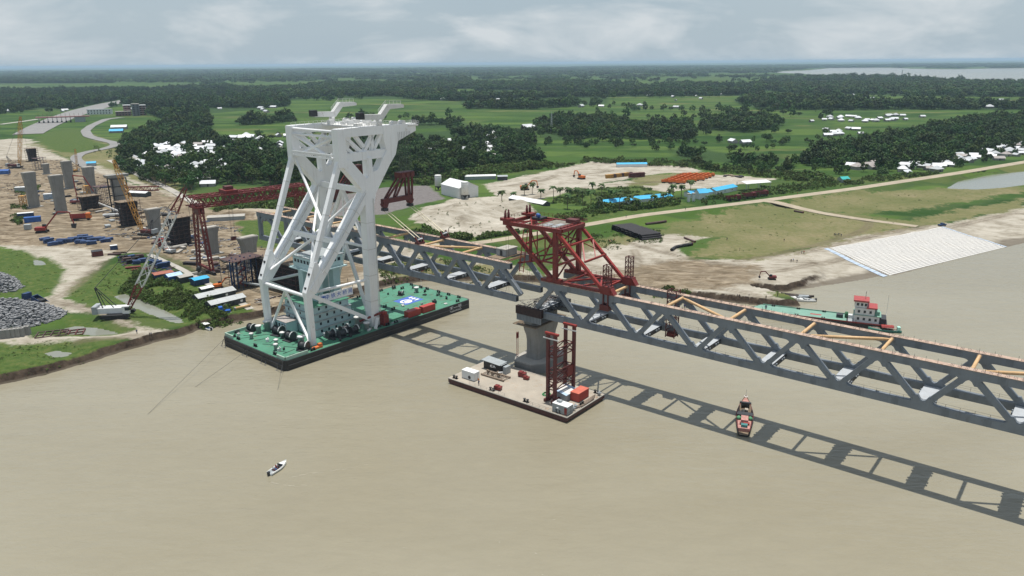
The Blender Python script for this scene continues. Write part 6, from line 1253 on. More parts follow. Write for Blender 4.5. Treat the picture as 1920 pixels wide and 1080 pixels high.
# flat steel frames lying by the ponds
for (c0, lab, m, a) in (((98, 627), 'rusty steel grid frame lying on the track by the pond', SCAF, .35), ((130, 626), 'maroon steel grid frame lying on the track by the pond', MAROON, .35)):
    T = thing('steel_grid_frame', lab, 'frame', gp(*c0), a)
    for y in (-3.2, 0, 3.2): b = MB(); b.beam((-5, y, .3), (5, y, .35), .35); b.build('long_bar', m, T)
    for x in np.linspace(-4.9, 4.9, 5): b = MB(); b.beam((x, -3.2, .5), (x, 3.2, .5), .28); b.build('cross_bar', m, T)
for k, (x, y) in enumerate(((8, 634), (17, 633), (25, 632), (34, 631), (42, 630), (52, 627), (-4, 635))):
    T = thing('concrete_block', 'grey concrete block in the row below the boulder heap', 'concrete block', gp(x, y), .2, 'concrete blocks below the boulder heap'); b = MB(); b.prism([(-1, -.3), (1, -.3), (.9, 3.2), (-.9, 3.2)], 1, -.9, .9); b.build('body', CONC, T); b = MB(); b.box((0, 0, 3.3), (.5, .5, .25)); b.build('lifting_eye', TINR, T)
# boulder heaps
def rockmesh():
    b = MB(); n = [Vector(p).normalized()*random.uniform(.7, 1.15) for p in ((1, 1, 1), (-1, -1, 1), (-1, 1, -1), (1, -1, -1), (1, -1, 1), (-1, 1, 1), (1, 1, -1), (-1, -1, -1))]
    b.add(n, [(0, 5, 1, 4), (2, 6, 3, 7), (0, 4, 3, 6), (0, 6, 2, 5), (1, 5, 2, 7), (1, 7, 3, 4)]); return b
ROCK = mat('grey quarry stone', (.2, .205, .21), .9, .6, 1.1)
def rocks(name, poly, n, hh):
    W = W2(poly, 3.0); lo, hi = W.min(0), W.max(0); b = MB(); k = 0
    while k < n:
        p = lo+(hi-lo)*rng.random(2); s = float(sdist(p[None], W)[0])
        if s < 0: continue
        z = gz(*p)+hh*min(1, s/6)*random.uniform(.35, 1); r = random.uniform(.45, 1.15); rm = rockmesh(); a = random.uniform(0, 6); ca, sa = cos(a), sin(a)
        b.add([(p[0]+(v[0]*ca-v[1]*sa)*r, p[1]+(v[0]*sa+v[1]*ca)*r, z+v[2]*r*.7) for v in rm.v], rm.f); k += 1
    tag(b.build(name, ROCK), kind='stuff')
rocks('boulder_heap', [(-80, 570), (0, 564), (50, 563), (95, 572), (126, 586), (112, 598), (66, 612), (30, 616), (-80, 620)], 2600, 2.6); rocks('boulder_heap', [(-80, 512), (0, 510), (28, 520), (46, 538), (30, 548), (-80, 556)], 1300, 2.4)
rocks('bank_rubble', [(540, 578), (600, 565), (660, 552), (705, 538), (745, 528), (745, 535), (700, 546), (640, 562), (560, 582)], 500, .8); rocks('bank_rubble', [(430, 604), (470, 590), (520, 578), (525, 587), (470, 601), (440, 607)], 160, .4)
# ------------------------------------------------------------------ stockyard and roadside beyond the embankment
for (pxy, top, lab) in (((822, 356), 11, 'pale cement silo standing behind the white warehouse'), ((872, 373), 12, 'pale cement silo standing in front of the white warehouse')):
    T = thing('cement_silo', lab, 'silo', gp(*pxy)); b = MB(); b.lathe([(2.6, 3.2), (2.6, top), (2.2, top+.5)], n=18); b.build('tank', WHITE2, T); b = MB(); b.lathe([(2.68, top-.4), (2.68, top+.2)], n=18); b.build('rim', GREYP, T); b = MB(); b.lathe([(.4, .8), (2.6, 3.2)], n=14); b.build('hopper', DARK, T)
    for a in range(4): b = MB(); b.beam((2.3*cos(a*pi/2), 2.3*sin(a*pi/2), 0), (2.3*cos(a*pi/2), 2.3*sin(a*pi/2), 3.4), .4); b.build('leg', DARK, T)
shed('warehouse', 'white gabled warehouse between the two cement silos', gp(862, 366), radians(-55), (26, 16, 7.5), WCONT, WCONT, 3.6, 'warehouse', panels=6)
shed('store_shed', 'long white barrel-roofed store beside the sand heap', gp(992, 383), radians(-48), (34, 7, 2.6), DWALL, WCONT, 1.6, panels=12); shed('store_shed', 'low white shed at the far edge of the pale yard', gp(900, 335), .12, (26, 7, 2.5), GREYP, WCONT, .8); shed('store_shed', 'tiny grey hut at the far edge of the pale yard', gp(942, 337), .1, (8, 5, 3), DWALL, GREYP, .8)
for (a, c, lab, w_) in (((1127, 387), (1180, 381), 'long blue-roofed barrack along the road, at its end away from the gate', 9), ((1183, 381), (1255, 373), 'long blue-roofed barrack along the road, ending at the gate tree', 9), ((1288, 370), (1330, 365), 'blue-roofed barrack past the gate, beside the small pavilion', 8), ((1333, 364), (1374, 356), 'blue-roofed barrack past the gate, ending at the open white shed', 8)):
    p, q = gp(*a), gp(*c); d = q-p; shed('barrack', lab, (p+q)/2, atan2(d.y, d.x), (d.length*.97, w_, 2.9), WCONT, ROOFB, 1.5, 'barrack', panels=9, windows=6)
T = shed('pavilion', 'small square pavilion with pale blue roof at the gate', gp(1314, 372), .3, (7, 7, 4.5), WCONT, ROOFB, 2.4, 'pavilion'); shed('open_shed', 'open white-roofed shed beside the dark red trucks', gp(1412, 356), .35, (22, 12, 6), WCONT, WCONT, 1.0, 'shed', open_=True); shed('roadside_tent', 'small teal tent roof beside the embankment road', gp(1581, 342), .3, (7, 6, 3), GREYP, mat('teal sheet', (.03, .4, .38), .5, .1, 1), 1.6, 'tent')
for k, (x, y) in enumerate(((1291, 378), (1300, 377))):
    T = thing('gate_pillar', ['white gate pillar at the site entrance, barrack side', 'white gate pillar at the site entrance, pavilion side'][k], 'gate', gp(x, y)); b = MB(); b.span((-.9, -.9, -.3), (.9, .9, 5)); b.build('shaft', WCONT, T); b = MB(); b.span((-1.2, -1.2, 5), (1.2, 1.2, 5.6)); b.build('cap', PALEC, T)
shed('barrack', 'low blue roof beyond the pale yard among shrubs', gp(1184, 312), .05, (28, 6, 2.5), WCONT, ROOFB, 1, 'barrack')
# yard machines: dark and yellow frames
YL2 = mat('machine yellow', (.42, .23, .05), .6, .3, 1)
for k in range(9): panel_stack('yellow and rusty machine frame in the row across the stockyard', gp(1140+5*k, 334-.6*k), .3, [YL2, YL2, SCAF][k % 3], 4, 5, 3, 'machine frames across the stockyard', .8, 'machine frame')
for k in range(5): panel_stack('dark maroon machine frame at the end of the stockyard row', gp(1184+5*k, 333-.4*k), .3, MAROON, 5, 5, 3, 'maroon frames across the stockyard', .8, 'machine frame')
for k in range(6): panel_stack('dark timber heap on sand beyond the orange trucks', gp(1360+6*k, 331+random.uniform(-2, 2)), random.uniform(0, 2), random.choice((WOODP, FORM)), 2, 8, 3, 'timber heaps beyond the orange trucks', .4, 'timber heap')
# black pipe stack on the foreshore
PIPEK = mat('black steel pipe', (.018, .016, .018), .55, .3, .6, col2=(.05, .03, .03), amt=.1)
A, B = gp(1147, 431), gp(1208, 453); pd = Vector((gp(1244, 449).x-gp(1207, 453).x, gp(1244, 449).y-gp(1207, 453).y, 0)); PL = pd.length; pd.normalize(); ax = Vector((B.x-A.x, B.y-A.y, 0)); n0 = int(ax.length/1.24); ax.normalize()
pm = MB(); pm.tube((0, 0, 0), (PL, 0, 0), .6, n=12, cap=False); pm.tube((0, 0, 0), (PL, 0, 0), .54, n=12, cap=False)
for x in (0, PL): 
    o = len(pm.v); pm.add([(x, r*cos(2*pi*i/12), r*sin(2*pi*i/12)) for r in (.6, .54) for i in range(12)], [(i, (i+1) % 12, 12+(i+1) % 12, 12+i) for i in range(12)])
pme = pm.mesh('steel_pipe', PIPEK); zb_ = max(A.z, B.z)
for lay in range(3):
    for i in range(n0-lay):
        p = A+ax*(1.24*(i+.5*lay)); o = inst('steel_pipe', pme, None, (p.x, p.y, zb_+.55+lay*1.05), atan2(pd.y, pd.x)+random.uniform(-.004, .004)); o.location += pd*random.uniform(-.5, .4)
        tag(o, ['black steel pipe in the bottom layer of the foreshore stack', 'black steel pipe in the middle layer of the foreshore stack', 'black steel pipe on top of the foreshore stack'][lay], 'pipe', 'steel pipes stacked on the foreshore')
def loose_pipe(pts, r, label, m):
    P = [gp(*q, r) for q in pts]; T = thing('loose_pipe', label, 'pipe', P[0])
    b = MB()
    for a, c in zip(P[:-1], P[1:]): b.tube(a-P[0], c-P[0], r, n=10)
    b.build('pipe', m, T); d = (P[-1]-P[-2]).normalized(); b = MB(); e = P[-1]-P[0]; b.tube(e-d*.3, e+d*.15, r*1.25, n=10); b.build('flange', MAROON, T)
loose_pipe([(1211, 422), (1248, 417)], .7, 'rusty red pipe lying behind the black pipe stack', SCAF); loose_pipe([(1259, 471), (1266, 466), (1280, 463), (1297, 460)], .8, 'curved black dredge pipe lying on the foreshore sand', PIPEK); loose_pipe([(1283, 447), (1303, 455)], .5, 'thin dark pipe lying above the dredge pipe', SCAF); loose_pipe([(1489, 397), (1506, 400)], .6, 'rusty pipe lying on the grass below the branch road', SCAF)
# white concrete block revetment on the slope
Q = [G(1555, 465, 3.1), G(1668, 517, .05), G(1885, 464, .05), G(1764, 425, 3.2)]; Q = [np.array(q) for q in Q]
R = thing('slope_revetment', 'white concrete block mattress covering the river bank slope', 'revetment', Vector(Q[1])); Q0 = Q[1].copy()
REVM = mat('white revetment concrete', (.62, .605, .57), .85, .08, .8, col2=(.5, .48, .44), amt=.1); nr, ncol = 30, 46; b = MB()
def q4(f, g): a = Q[0]+(Q[3]-Q[0])*f; c = Q[1]+(Q[2]-Q[1])*f; p = a+(c-a)*g; p = p.copy(); p[2] = max(gz(p[0], p[1]), .02)+.1; return p-Q0
for i in range(ncol):
    for j in range(nr):
        f0, f1, g0, g1 = i/ncol, (i+1)/ncol, j/nr+.002, (j+1)/nr-.002; P = [q4(f0, g0), q4(f1, g0), q4(f1, g1), q4(f0, g1)]; hb = .13+random.uniform(0, .03); T4 = [q4(f0+.0004, g0+.004), q4(f1-.0004, g0+.004), q4(f1-.0004, g1-.005), q4(f0+.0004, g1-.005)]
        b.add([tuple(p-np.array([0, 0, .6])) for p in P]+[tuple(p+np.array([0, 0, hb])) for p in T4], [(4, 5, 6, 7), (0, 1, 5, 4), (1, 2, 6, 5), (2, 3, 7, 6), (3, 0, 4, 7)])
tag(b.build('concrete_blocks', REVM, R), kind='stuff')
BM = mat('faded blue cloth', (.4, .48, .58), .8, .15, 1); b = MB()
for (f0, f1, side) in ((-.045, -.012, 0), (1.006, 1.02, 1)):
    for k in range(12): P = [q4(f0, k/12), q4(f1, k/12), q4(f1, (k+.94)/12), q4(f0, (k+.94)/12)]; b.add([tuple(p+np.array([0, 0, .05])) for p in P], [(0, 1, 2, 3)])
tag(b.build('blue_edge_cloth', BM, R), kind='stuff')
T = thing('small_pickup', 'dark pickup parked at the top edge of the revetment', 'truck', gp(1766, 424), .3); b = MB(); b.prism([(-2.4, .5), (2.4, .5), (2.4, 1.2), (1.2, 1.3), (.7, 1.9), (-.5, 1.9), (-.6, 1.2), (-2.4, 1.2)], 1, -.9, .9); b.build('body', NAVY, T)
for x in (-1.5, 1.5):
    for e in (-1, 1): b = MB(); b.tube((x, e*.7, .4), (x, e*.95, .4), .4, n=8); b.build('wheel', RUBBER, T)
# --- toll plaza and far buildings
tl, tr_ = G(74, 231, 3.5), G(166, 228, 3.5); d = np.array(tr_)-np.array(tl); LTp = hypot(d[0], d[1]); T = thing('toll_plaza', 'long maroon-edged toll plaza canopy across the highway', 'toll plaza', tl, atan2(d[1], d[0]))
b = MB(); b.span((-4, -7, 8.6), (LTp+3, 7, 10.2)); b.build('canopy', mat('dusty maroon fascia', (.26, .12, .11), .6, .1, .2), T)
for k in range(11):
    x = LTp*k/11
    b = MB(); b.beam((x, 0, 0), (x, 0, 8.6), .9); b.build('column', GREYP, T); b = MB(); b.tube((x, 0, 10.2), (x, 0, 15.5), .2, n=5); b.build('mast', MAROON, T)
    if k < 8: b = MB(); b.span((x-1, -3, 0), (x+1, 3, 2.8)); b.build('booth', DWALL, T)
b = MB(); b.span((LTp*.73, -6, 0), (LTp*.94, 5, 8.5)); b.build('office', GREYP, T)
def block(label, base, rz, dims, floors, m, roofm=PALEC, name='office_block'):
    T = thing(name, label, 'building', base, rz); l, w_, h_ = dims; b = MB(); b.span((-l/2, -w_/2, -.5), (l/2, w_/2, h_)); b.build('wall', m, T); b = MB(); b.span((-l/2-.5, -w_/2-.5, h_), (l/2+.5, w_/2+.5, h_+.8)); b.build('parapet', roofm, T)
    for f_ in range(floors):
        z = h_*(f_+.3)/floors
        b = MB(); b.span((-l/2-.25, -w_/2-.3, h_*(f_+.92)/floors), (l/2+.25, -w_/2, h_*(f_+1)/floors-.05)); b.build('floor_band', roofm, T)
        for k in range(max(2, int(l/5))): x = -l/2+l*(k+.5)/max(2, int(l/5)); b = MB(); b.span((x-1.2, -w_/2-.08, z), (x+1.2, -w_/2+.02, z+h_/floors*.45)); b.build('window', GLASS, T)
BRK = mat('brick red facade', (.2, .1, .085), .8, .15, .3); block('brick and glass office tower beside the access road, tallest of the group', gp(256, 217), .5, (13, 14, 22), 6, mat('slate facade', (.16, .16, .18), .6, .15, .3)); block('brick office block with white bands beyond the tower', gp(240, 216), .5, (13, 14, 19), 5, BRK, WCONT); block('brick office block with white bands at the grove edge', gp(268, 216), .5, (13, 14, 19), 5, BRK, WCONT); block('low brick annex in front of the office blocks', gp(232, 217), .4, (26, 14, 8), 2, BRK, PALEC); block('long low white building between highway and offices', gp(188, 214), .25, (44, 14, 9), 2, WCONT, GREYP)
shed('village_house', 'blue-roofed house beside the curved access road', gp(219, 249), .3, (18, 10, 3), WALLH, ROOFB, 2.5, 'house'); shed('village_house', 'white-roofed house beside the blue-roofed one at the access road', gp(224, 242), .3, (22, 12, 3.5), WALLH, TIN, 2.8, 'house')
for (x, y, z) in ((1034, 250, 26), (1690, 148, 42)): 
    p = gp(x, y) if y > 200 else Vector(G(x, y, 3)); T = thing('lattice_mast', 'thin telecom mast rising out of the %s' % ('grove beyond the fields' if y > 200 else 'dark woods by the far river'), 'mast', p); b = MB(); lattice(b, (0, 0, 0), (0, 0, z), 2.6, 1, 9, .25 if y > 200 else .8); b.build('frame', WHITE2 if y > 200 else GREYP, T); b = MB(); b.tube((0, 0, z), (0, 0, z+4), .2, n=5); b.build('antenna', GREYP, T)
# ------------------------------------------------------------------ village houses
hm = []
for l, w_, h_, rs, hip in ((9, 6, 2.6, 1.7, 0), (7, 5, 2.5, 1.5, 0), (11, 6.5, 2.8, 1.9, 0), (8, 8, 3, 2.4, 1)):
    b = MB(); b.prism([(-w_/2, -.6), (w_/2, -.6), (w_/2, h_), (0, h_+(rs*.98 if not hip else 0)), (-w_/2, h_)], 0, -l/2, l/2); wm = b.mesh('wall', WALLH)
    b = MB(); o = .6; x = l/2+o; y = w_/2+o; z0 = h_-rs*o/(w_/2); rx = x if not hip else x*.25
    b.add([(-x, -y, z0), (x, -y, z0), (x, y, z0), (-x, y, z0), (-rx, 0, h_+rs+.05), (rx, 0, h_+rs+.05)]+[(-x, -y, z0-.1), (x, -y, z0-.1), (x, y, z0-.1), (-x, y, z0-.1)], [(0, 1, 5, 4), (2, 3, 4, 5), (1, 2, 5), (3, 0, 4), (0, 6, 7, 1), (1, 7, 8, 2), (2, 8, 9, 3), (3, 9, 6, 0)] if hip else [(0, 1, 5, 4), (2, 3, 4, 5), (0, 6, 7, 1), (2, 8, 9, 3)])
    rms = [b.mesh('roof', TIN), b.mesh('roof', TINR)]; b = MB(); b.span((-.6, -w_/2-.06, 0), (.6, -w_/2+.02, 2)); dm = b.mesh('door', DARK); hm.append((wm, rms, dm))
HOUSES = []
def house(x, y, label, group, s=1.0, rust=.08, pr=None):
    p = gp(x, y); wm, rms, dm = random.choice(hm) if pr is None else hm[pr]; T = thing('village_house', label, 'house', p, random.choice((.3, .3+pi/2, .1, -.4))+random.uniform(-.3, .3), group); T.scale = (s, s, s)
    inst('wall', wm, T); inst('roof', rms[1] if random.random() < rust else rms[0], T); inst('door', dm, T); HOUSES.append((p.x, p.y, 7*s))
def cluster(poly, n, label, group, s=1.0, rust=.08, mind=9.0):
    W = np.array(poly, float); k = 0; tries = 0; got = []
    while k < n and tries < n*60:
        tries += 1; x = random.uniform(W[:, 0].min(), W[:, 0].max()); y = random.uniform(W[:, 1].min(), W[:, 1].max())
        if sdist(np.array([[x, y]]), W)[0] < 0: continue
        p = gp(x, y)
        if any(hypot(p.x-a, p.y-c) < mind*s for a, c in got): continue
        got.append((p.x, p.y)); house(x, y, label, group, s, rust); k += 1
cluster([(285, 278), (330, 268), (420, 268), (425, 285), (400, 296), (330, 300), (290, 298)], 46, 'pale tin-roofed house in the dense village above the haul track', 'dense village above the haul track', 1.0)
cluster([(225, 285), (275, 290), (285, 300), (300, 330), (270, 330), (235, 310)], 9, 'tin-roofed house among trees beside the straight site track', 'houses beside the straight site track', 1.0, .2)
cluster([(300, 305), (420, 300), (425, 335), (390, 350), (320, 335)], 22, 'tin-roofed house half hidden in the grove behind the red gantry', 'houses in the grove behind the red gantry', 1.0, .15)
cluster([(430, 255), (560, 250), (590, 275), (560, 300), (440, 278)], 16, 'tin-roofed house in the grove behind the white crane', 'houses in the grove behind the white crane', 1.1)
cluster([(780, 262), (960, 250), (970, 290), (900, 308), (790, 300)], 17, 'tin-roofed house in the wood beyond the cement silos', 'houses in the wood beyond the cement silos', 1.1)
cluster([(1510, 222), (1730, 214), (1730, 226), (1600, 232), (1520, 232)], 26, 'white tin-roofed house in the string of houses beyond the green fields', 'string of houses beyond the fields', .95)
cluster([(1540, 240), (1640, 238), (1640, 252), (1550, 256)], 10, 'white tin-roofed house at the top edge of the large dark grove', 'houses at the top edge of the dark grove', .95)
cluster([(1590, 312), (1650, 308), (1650, 320), (1590, 320)], 5, 'low tin-roofed house where grove meets road, beside green fields', 'houses where grove meets fields', 1.1, .4); cluster([(1680, 312), (1780, 306), (1785, 320), (1690, 328)], 13, 'white tin-roofed house between the dark grove and the embankment road', 'houses between grove and road', .95, .15)
cluster([(1785, 292), (1860, 278), (1960, 262), (1960, 288), (1860, 302), (1790, 312)], 40, 'white tin-roofed house in the crowded row along the embankment road', 'crowded roadside village', .85, .12)
for x, y in ((1374, 268), (1397, 270)): house(x, y, 'white house alone on the green fields beyond the stockyard', 'houses alone on the fields', 1.1, 0, 2)
for x, y in ((460, 262), (467, 261), (535, 194), (490, 205), (988, 241), (1000, 243)): house(x, y, 'white tin roof standing out on the tree line beyond the fields', 'houses on the tree line', 1.4, 0, 2)
for k in range(60):
    x, y = random.choice(((random.uniform(0, 560), random.uniform(165, 215)), (random.uniform(820, 1920), random.uniform(158, 205)), (random.uniform(1650, 1920), random.uniform(130, 142))))
    p = Vector(G(x, y, 3.2))
    if sdist(np.array([[p.x, p.y]]), FARRIVER)[0] > -160: continue
    wm, rms, dm = random.choice(hm); T = thing('village_house', 'far white tin roof glinting among the distant woods', 'house', p, random.uniform(0, 3), 'far roofs among the woods'); s = random.uniform(.9, 1.3); T.scale = (s*1.3, s, s*1.1); inst('wall', wm, T); inst('roof', rms[0], T); HOUSES.append((p.x, p.y, 12*s))
# ------------------------------------------------------------------ trees
def leafmat(name, c, randv): 
    m = mat(name, c, .7, .3, .5, randv=randv, spec=.2); return m
LEAF = leafmat('broad leaf', (.033, .066, .015), .45); LEAF2 = leafmat('shrub leaf', (.095, .14, .034), .45); BARK = mat('bark', (.12, .09, .06), .9, .3, 2); PALM = leafmat('palm frond', (.05, .085, .022), .3); LEAFB = leafmat('yellow green leaf', (.058, .095, .02), .4)
def crown(b, c, R, nclump, nleaf, size, flat=.75, seed=0):
    r = random.Random(seed)
    for i in range(nclump):
        th_ = r.uniform(0, 2*pi); cz = r.uniform(-.55, 1); rr = math.sqrt(max(0, 1-cz*cz))*r.uniform(.45, 1)**.5; cc = Vector((c[0]+R*rr*cos(th_)*r.uniform(.85, 1.15), c[1]+R*rr*sin(th_)*r.uniform(.85, 1.15), c[2]+R*flat*cz*r.uniform(.6, 1.1))); cr = R*r.uniform(.26, .46)
        for k in range(nleaf):
            d = Vector((r.gauss(0, 1), r.gauss(0, 1), r.gauss(.25, .9))).normalized(); p = cc+d*cr*r.uniform(.55, 1.05); nrm = (d+Vector((r.uniform(-.7, .7), r.uniform(-.7, .7), r.uniform(-.3, .7)))).normalized(); a = nrm.orthogonal().normalized(); q = nrm.cross(a); ang = r.uniform(0, pi); a, q = a*cos(ang)+q*sin(ang), q*cos(ang)-a*sin(ang); s = size*r.uniform(.6, 1.3)
            b.add([p-a*s*.5, p+q*s*.35, p+a*s*.5, p-q*s*.35], [(0, 1, 2, 3)])
def trunkmesh(h_, r, nb, R, seed):
    rr = random.Random(seed); b = MB(); b.tube((0, 0, -.5), (rr.uniform(-.3, .3), rr.uniform(-.3, .3), h_), r, r*.55, n=7)
    for k in range(nb): a = 2*pi*k/nb+rr.uniform(-.4, .4); b.tube((0, 0, h_*rr.uniform(.6, .95)), (cos(a)*R*.6, sin(a)*R*.6, h_+R*rr.uniform(.2, .6)), r*.5, r*.15, n=5)
    return b
TREES = []
for k, (R, h_, fl) in enumerate(((4.6, 5.2, .8), (3.8, 6.2, 1.05), (5.4, 5.0, .65), (3.2, 4.6, 1.0), (4.2, 7.4, 1.2))):
    b = MB(); crown(b, (0, 0, h_+R*fl*.55), R, 22, 26, 1.15, fl, 50+k); cm = b.mesh('crown', LEAFB if k in (1, 3) else LEAF); TREES.append((trunkmesh(h_, .32, 4, R, k).mesh('trunk', BARK), cm, R))
FARC = bpy.data.collections.new('far tree kinds'); SHC = bpy.data.collections.new('shrub kinds')
for k, (R, fl) in enumerate(((4.6, .9), (4.2, 1.1), (5.0, .7), (4.4, 1.25))):
    b = MB(); crown(b, (0, 0, 5.0), R, 16, 15, 1.75, fl, 80+k); b.tube((0, 0, -.5), (0, 0, 5), .3, .2, n=5); FARC.objects.link(bpy.data.objects.new('far_tree', b.mesh('far_tree', LEAFB if k == 1 else LEAF)))
for k in range(4):
    b = MB(); crown(b, (0, 0, .75), 1.15, 7, 13, .55, .8, 120+k); SHC.objects.link(bpy.data.objects.new('shrub', b.mesh('shrub', LEAF2)))
def scatter(name, P, S, coll, nvar):
    n = len(P); me_ = bpy.data.meshes.new(name); me_.from_pydata(np.asarray(P).tolist(), [], [])
    for nm, arr, ty in (('scl', np.asarray(S), 'FLOAT_VECTOR'), ('rot', np.column_stack([np.zeros(n), np.zeros(n), rng.uniform(0, 6.28, n)]), 'FLOAT_VECTOR')): a = me_.attributes.new(nm, ty, 'POINT'); a.data.foreach_set('vector', arr.astype(np.float32).ravel())
    a = me_.attributes.new('var', 'INT', 'POINT'); a.data.foreach_set('value', rng.integers(0, nvar, n).astype(np.int32))
    o = inst(name, me_); tag(o, kind='stuff'); ng = bpy.data.node_groups.new(name, 'GeometryNodeTree'); ng.interface.new_socket('Geometry', in_out='INPUT', socket_type='NodeSocketGeometry'); ng.interface.new_socket('Geometry', in_out='OUTPUT', socket_type='NodeSocketGeometry')
    gi = ng.nodes.new('NodeGroupInput'); go = ng.nodes.new('NodeGroupOutput'); iop = ng.nodes.new('GeometryNodeInstanceOnPoints'); ci = ng.nodes.new('GeometryNodeCollectionInfo'); ci.inputs['Collection'].default_value = coll; ci.inputs['Separate Children'].default_value = True; ci.inputs['Reset Children'].default_value = True; iop.inputs['Pick Instance'].default_value = True
    def na(nm, ty): q = ng.nodes.new('GeometryNodeInputNamedAttribute'); q.data_type = ty; q.inputs[0].default_value = nm; return q.outputs[0]
    er = ng.nodes.new('FunctionNodeEulerToRotation'); L = ng.links.new; L(na('rot', 'FLOAT_VECTOR'), er.inputs[0]); L(er.outputs[0], iop.inputs['Rotation']); L(na('scl', 'FLOAT_VECTOR'), iop.inputs['Scale']); L(na('var', 'INT'), iop.inputs['Instance Index']); L(gi.outputs[0], iop.inputs['Points']); L(ci.outputs[0], iop.inputs['Instance']); L(iop.outputs[0], go.inputs[0])
    md = o.modifiers.new('scatter', 'NODES'); md.node_group = ng; return o
HS = np.array([(a, c, r) for a, c, r in HOUSES]); pts = []
for pl, plpx in zip(FOREST, FOREST_PX):
    lo, hi = pl.min(0), pl.max(0); dist = np.hypot(*pl.mean(0)); dmin = min(np.hypot(*q) for q in pl); sp = max(6.6, dmin*.0078)
    xs = np.arange(lo[0], hi[0], sp); ys = np.arange(lo[1], hi[1], sp*1.15)
    if len(xs)*len(ys) > 400000: continue
    g = np.array(np.meshgrid(xs, ys)).reshape(2, -1).T+rng.uniform(-.45, .45, (len(xs)*len(ys), 2))*sp
    vis = np.abs(g[:, 0]) < g[:, 1]*.75+30; g = g[vis]; s = sdist(g, pl); cl = vnoise(g, 30+sp*3, 3); tz = 11.5-CAMH; yv = g[:, 1]*FW[1]+tz*FW[2]; tpx = np.column_stack([960+FPX*(g[:, 0]*RT[0]+tz*RT[2])/yv, 540-FPX*(g[:, 0]*UP[0]+g[:, 1]*UP[1]+tz*UP[2])/yv]); vt = sdist(tpx, np.array(plpx, float)) > -1.5
    ok = vt & (s > (cl-.55)*(18+sp*2)) & (rng.random(len(g)) < .96) & ~((cl > .78) & (dist < 2500)) & ~((vnoise(g*np.array([.3, 1.0]), 55+dist*.02, 31) > .66) & (dist > 1300)); g = g[ok]
    pts.append(np.column_stack([g, np.full(len(g), sp)]))
# scattered field trees and the far plain
R2 = rng.uniform(-1, 1, (5200, 2)); d_ = np.exp(rng.uniform(math.log(560), math.log(4500), 5200)); ang_ = rng.uniform(-.66, .66, 5200); g = np.column_stack([np.sin(ang_)*d_/np.cos(ang_)*.98, d_]); ins = np.max([sdist(g, pl) for pl in FOREST], axis=0); bad = np.max([sdist(g, pl) for k in ('sand', 'gray', 'olive', 'dirt') for pl in REGW[k]], axis=0)
hed = vnoise(g*np.array([.25, 1.0]), 60, 8); ok = (ins < 0) & (bad < -8) & (hed > .67) & (sdist(g, PONDS['a']) < -6) & (g[:, 0] < 9999) & (ldist(g, EMB) > 22) & (ldist(g, HW) > 40) & (ldist(g, CURV) > 22) & (g[:, 1] > 620); g = g[ok]; pts.append(np.column_stack([g, np.maximum(5.2, g[:, 1]*.006)]))
d_ = np.sqrt(rng.uniform(4100**2, 15000**2, 30000)); ang_ = rng.uniform(-.64, .64, 30000); g = np.column_stack([np.tan(ang_)*d_, d_]); far_n = vnoise(g*np.array([.5, 1]), 420, 4)*.6+vnoise(g*np.array([.6, 1]), 130, 6)*.4; ok = (far_n > .5) & (sdist(g, FARRIVER) < -40); g = g[ok]; pts.append(np.column_stack([g, np.maximum(30, g[:, 1]*.0085)]))
P = np.vstack(pts); dd = np.min(np.hypot(P[:, None, 0]-HS[None, :, 0], P[:, None, 1]-HS[None, :, 1])-HS[None, :, 2]*.75 - 2.2, axis=1)
# keep the lane toward the camera in front of each roof a little open
for hx, hy, hr in HOUSES:
    u = np.array([-hx, -hy])/hypot(hx, hy); q = P[:, :2]-np.array([hx, hy]); al = q@u; la = np.abs(q@np.array([-u[1], u[0]])); dd = np.where((al > 0) & (al < max(hr*2, hypot(hx, hy)*.032)) & (la < hr*.62), -1, dd)
P = P[dd > 0]; order = np.argsort(np.hypot(P[:, 0], P[:, 1])); P = P[order]
onr = (ldist(P[:, :2], CURV) > 14) & (ldist(P[:, :2], HW) > 32) & (ldist(P[:, :2], EMB) > 14); P = P[onr]; P = P[(np.max([sdist(P[:, :2], pl) for pl in GLADE], axis=0) < -4) & (sdist(P[:, :2], FARRIVER) < -150)]
zz = gzv(P[:, :2]); n_ind = 300
for i in range(n_ind):
    tm, cm, R = random.choice(TREES); x, y, sp = P[i]; px_ = 960+FPX*x/y
    where = 'beside the straight site track' if px_ < 330 else 'behind the red gantry beam' if px_ < 470 else 'behind the white crane legs' if px_ < 720 else 'behind the cement silos and warehouse' if px_ < 1060 else 'beyond the stockyard hedge' if px_ < 1480 else 'in the dark grove above the embankment road'
    s = random.uniform(.7, 1.2)*min(1.25, sp/6.6); size_ = 'tall' if s > 1.05 else 'small' if s < .85 else 'middling'
    kind_ = 'round-crowned' if R > 4.4 else 'slim-crowned' if R < 4 else 'leafy'
    T = thing('broadleaf_tree', '%s %s green tree %s' % (size_, kind_, where), 'tree', (x, y, zz[i]), random.uniform(0, 6.28), 'trees '+where); T.scale = (s, s, s*random.uniform(.85, 1.15)); inst('trunk', tm, T); inst('crown', cm, T)
Q_ = P[n_ind:]; k = len(Q_); sxy = (Q_[:, 2]/7.0)*rng.uniform(.55, 1.35, k); sz = np.clip(sxy, .65, 1.75)*rng.uniform(.7, 1.35, k); fz = np.where(np.hypot(Q_[:, 0], Q_[:, 1]) > 4000, 1.15, 1.0)
scatter('distant_woodland', np.column_stack([Q_[:, :2], zz[n_ind:]-.3]), np.column_stack([sxy, sxy, sz*fz]), FARC, 4)
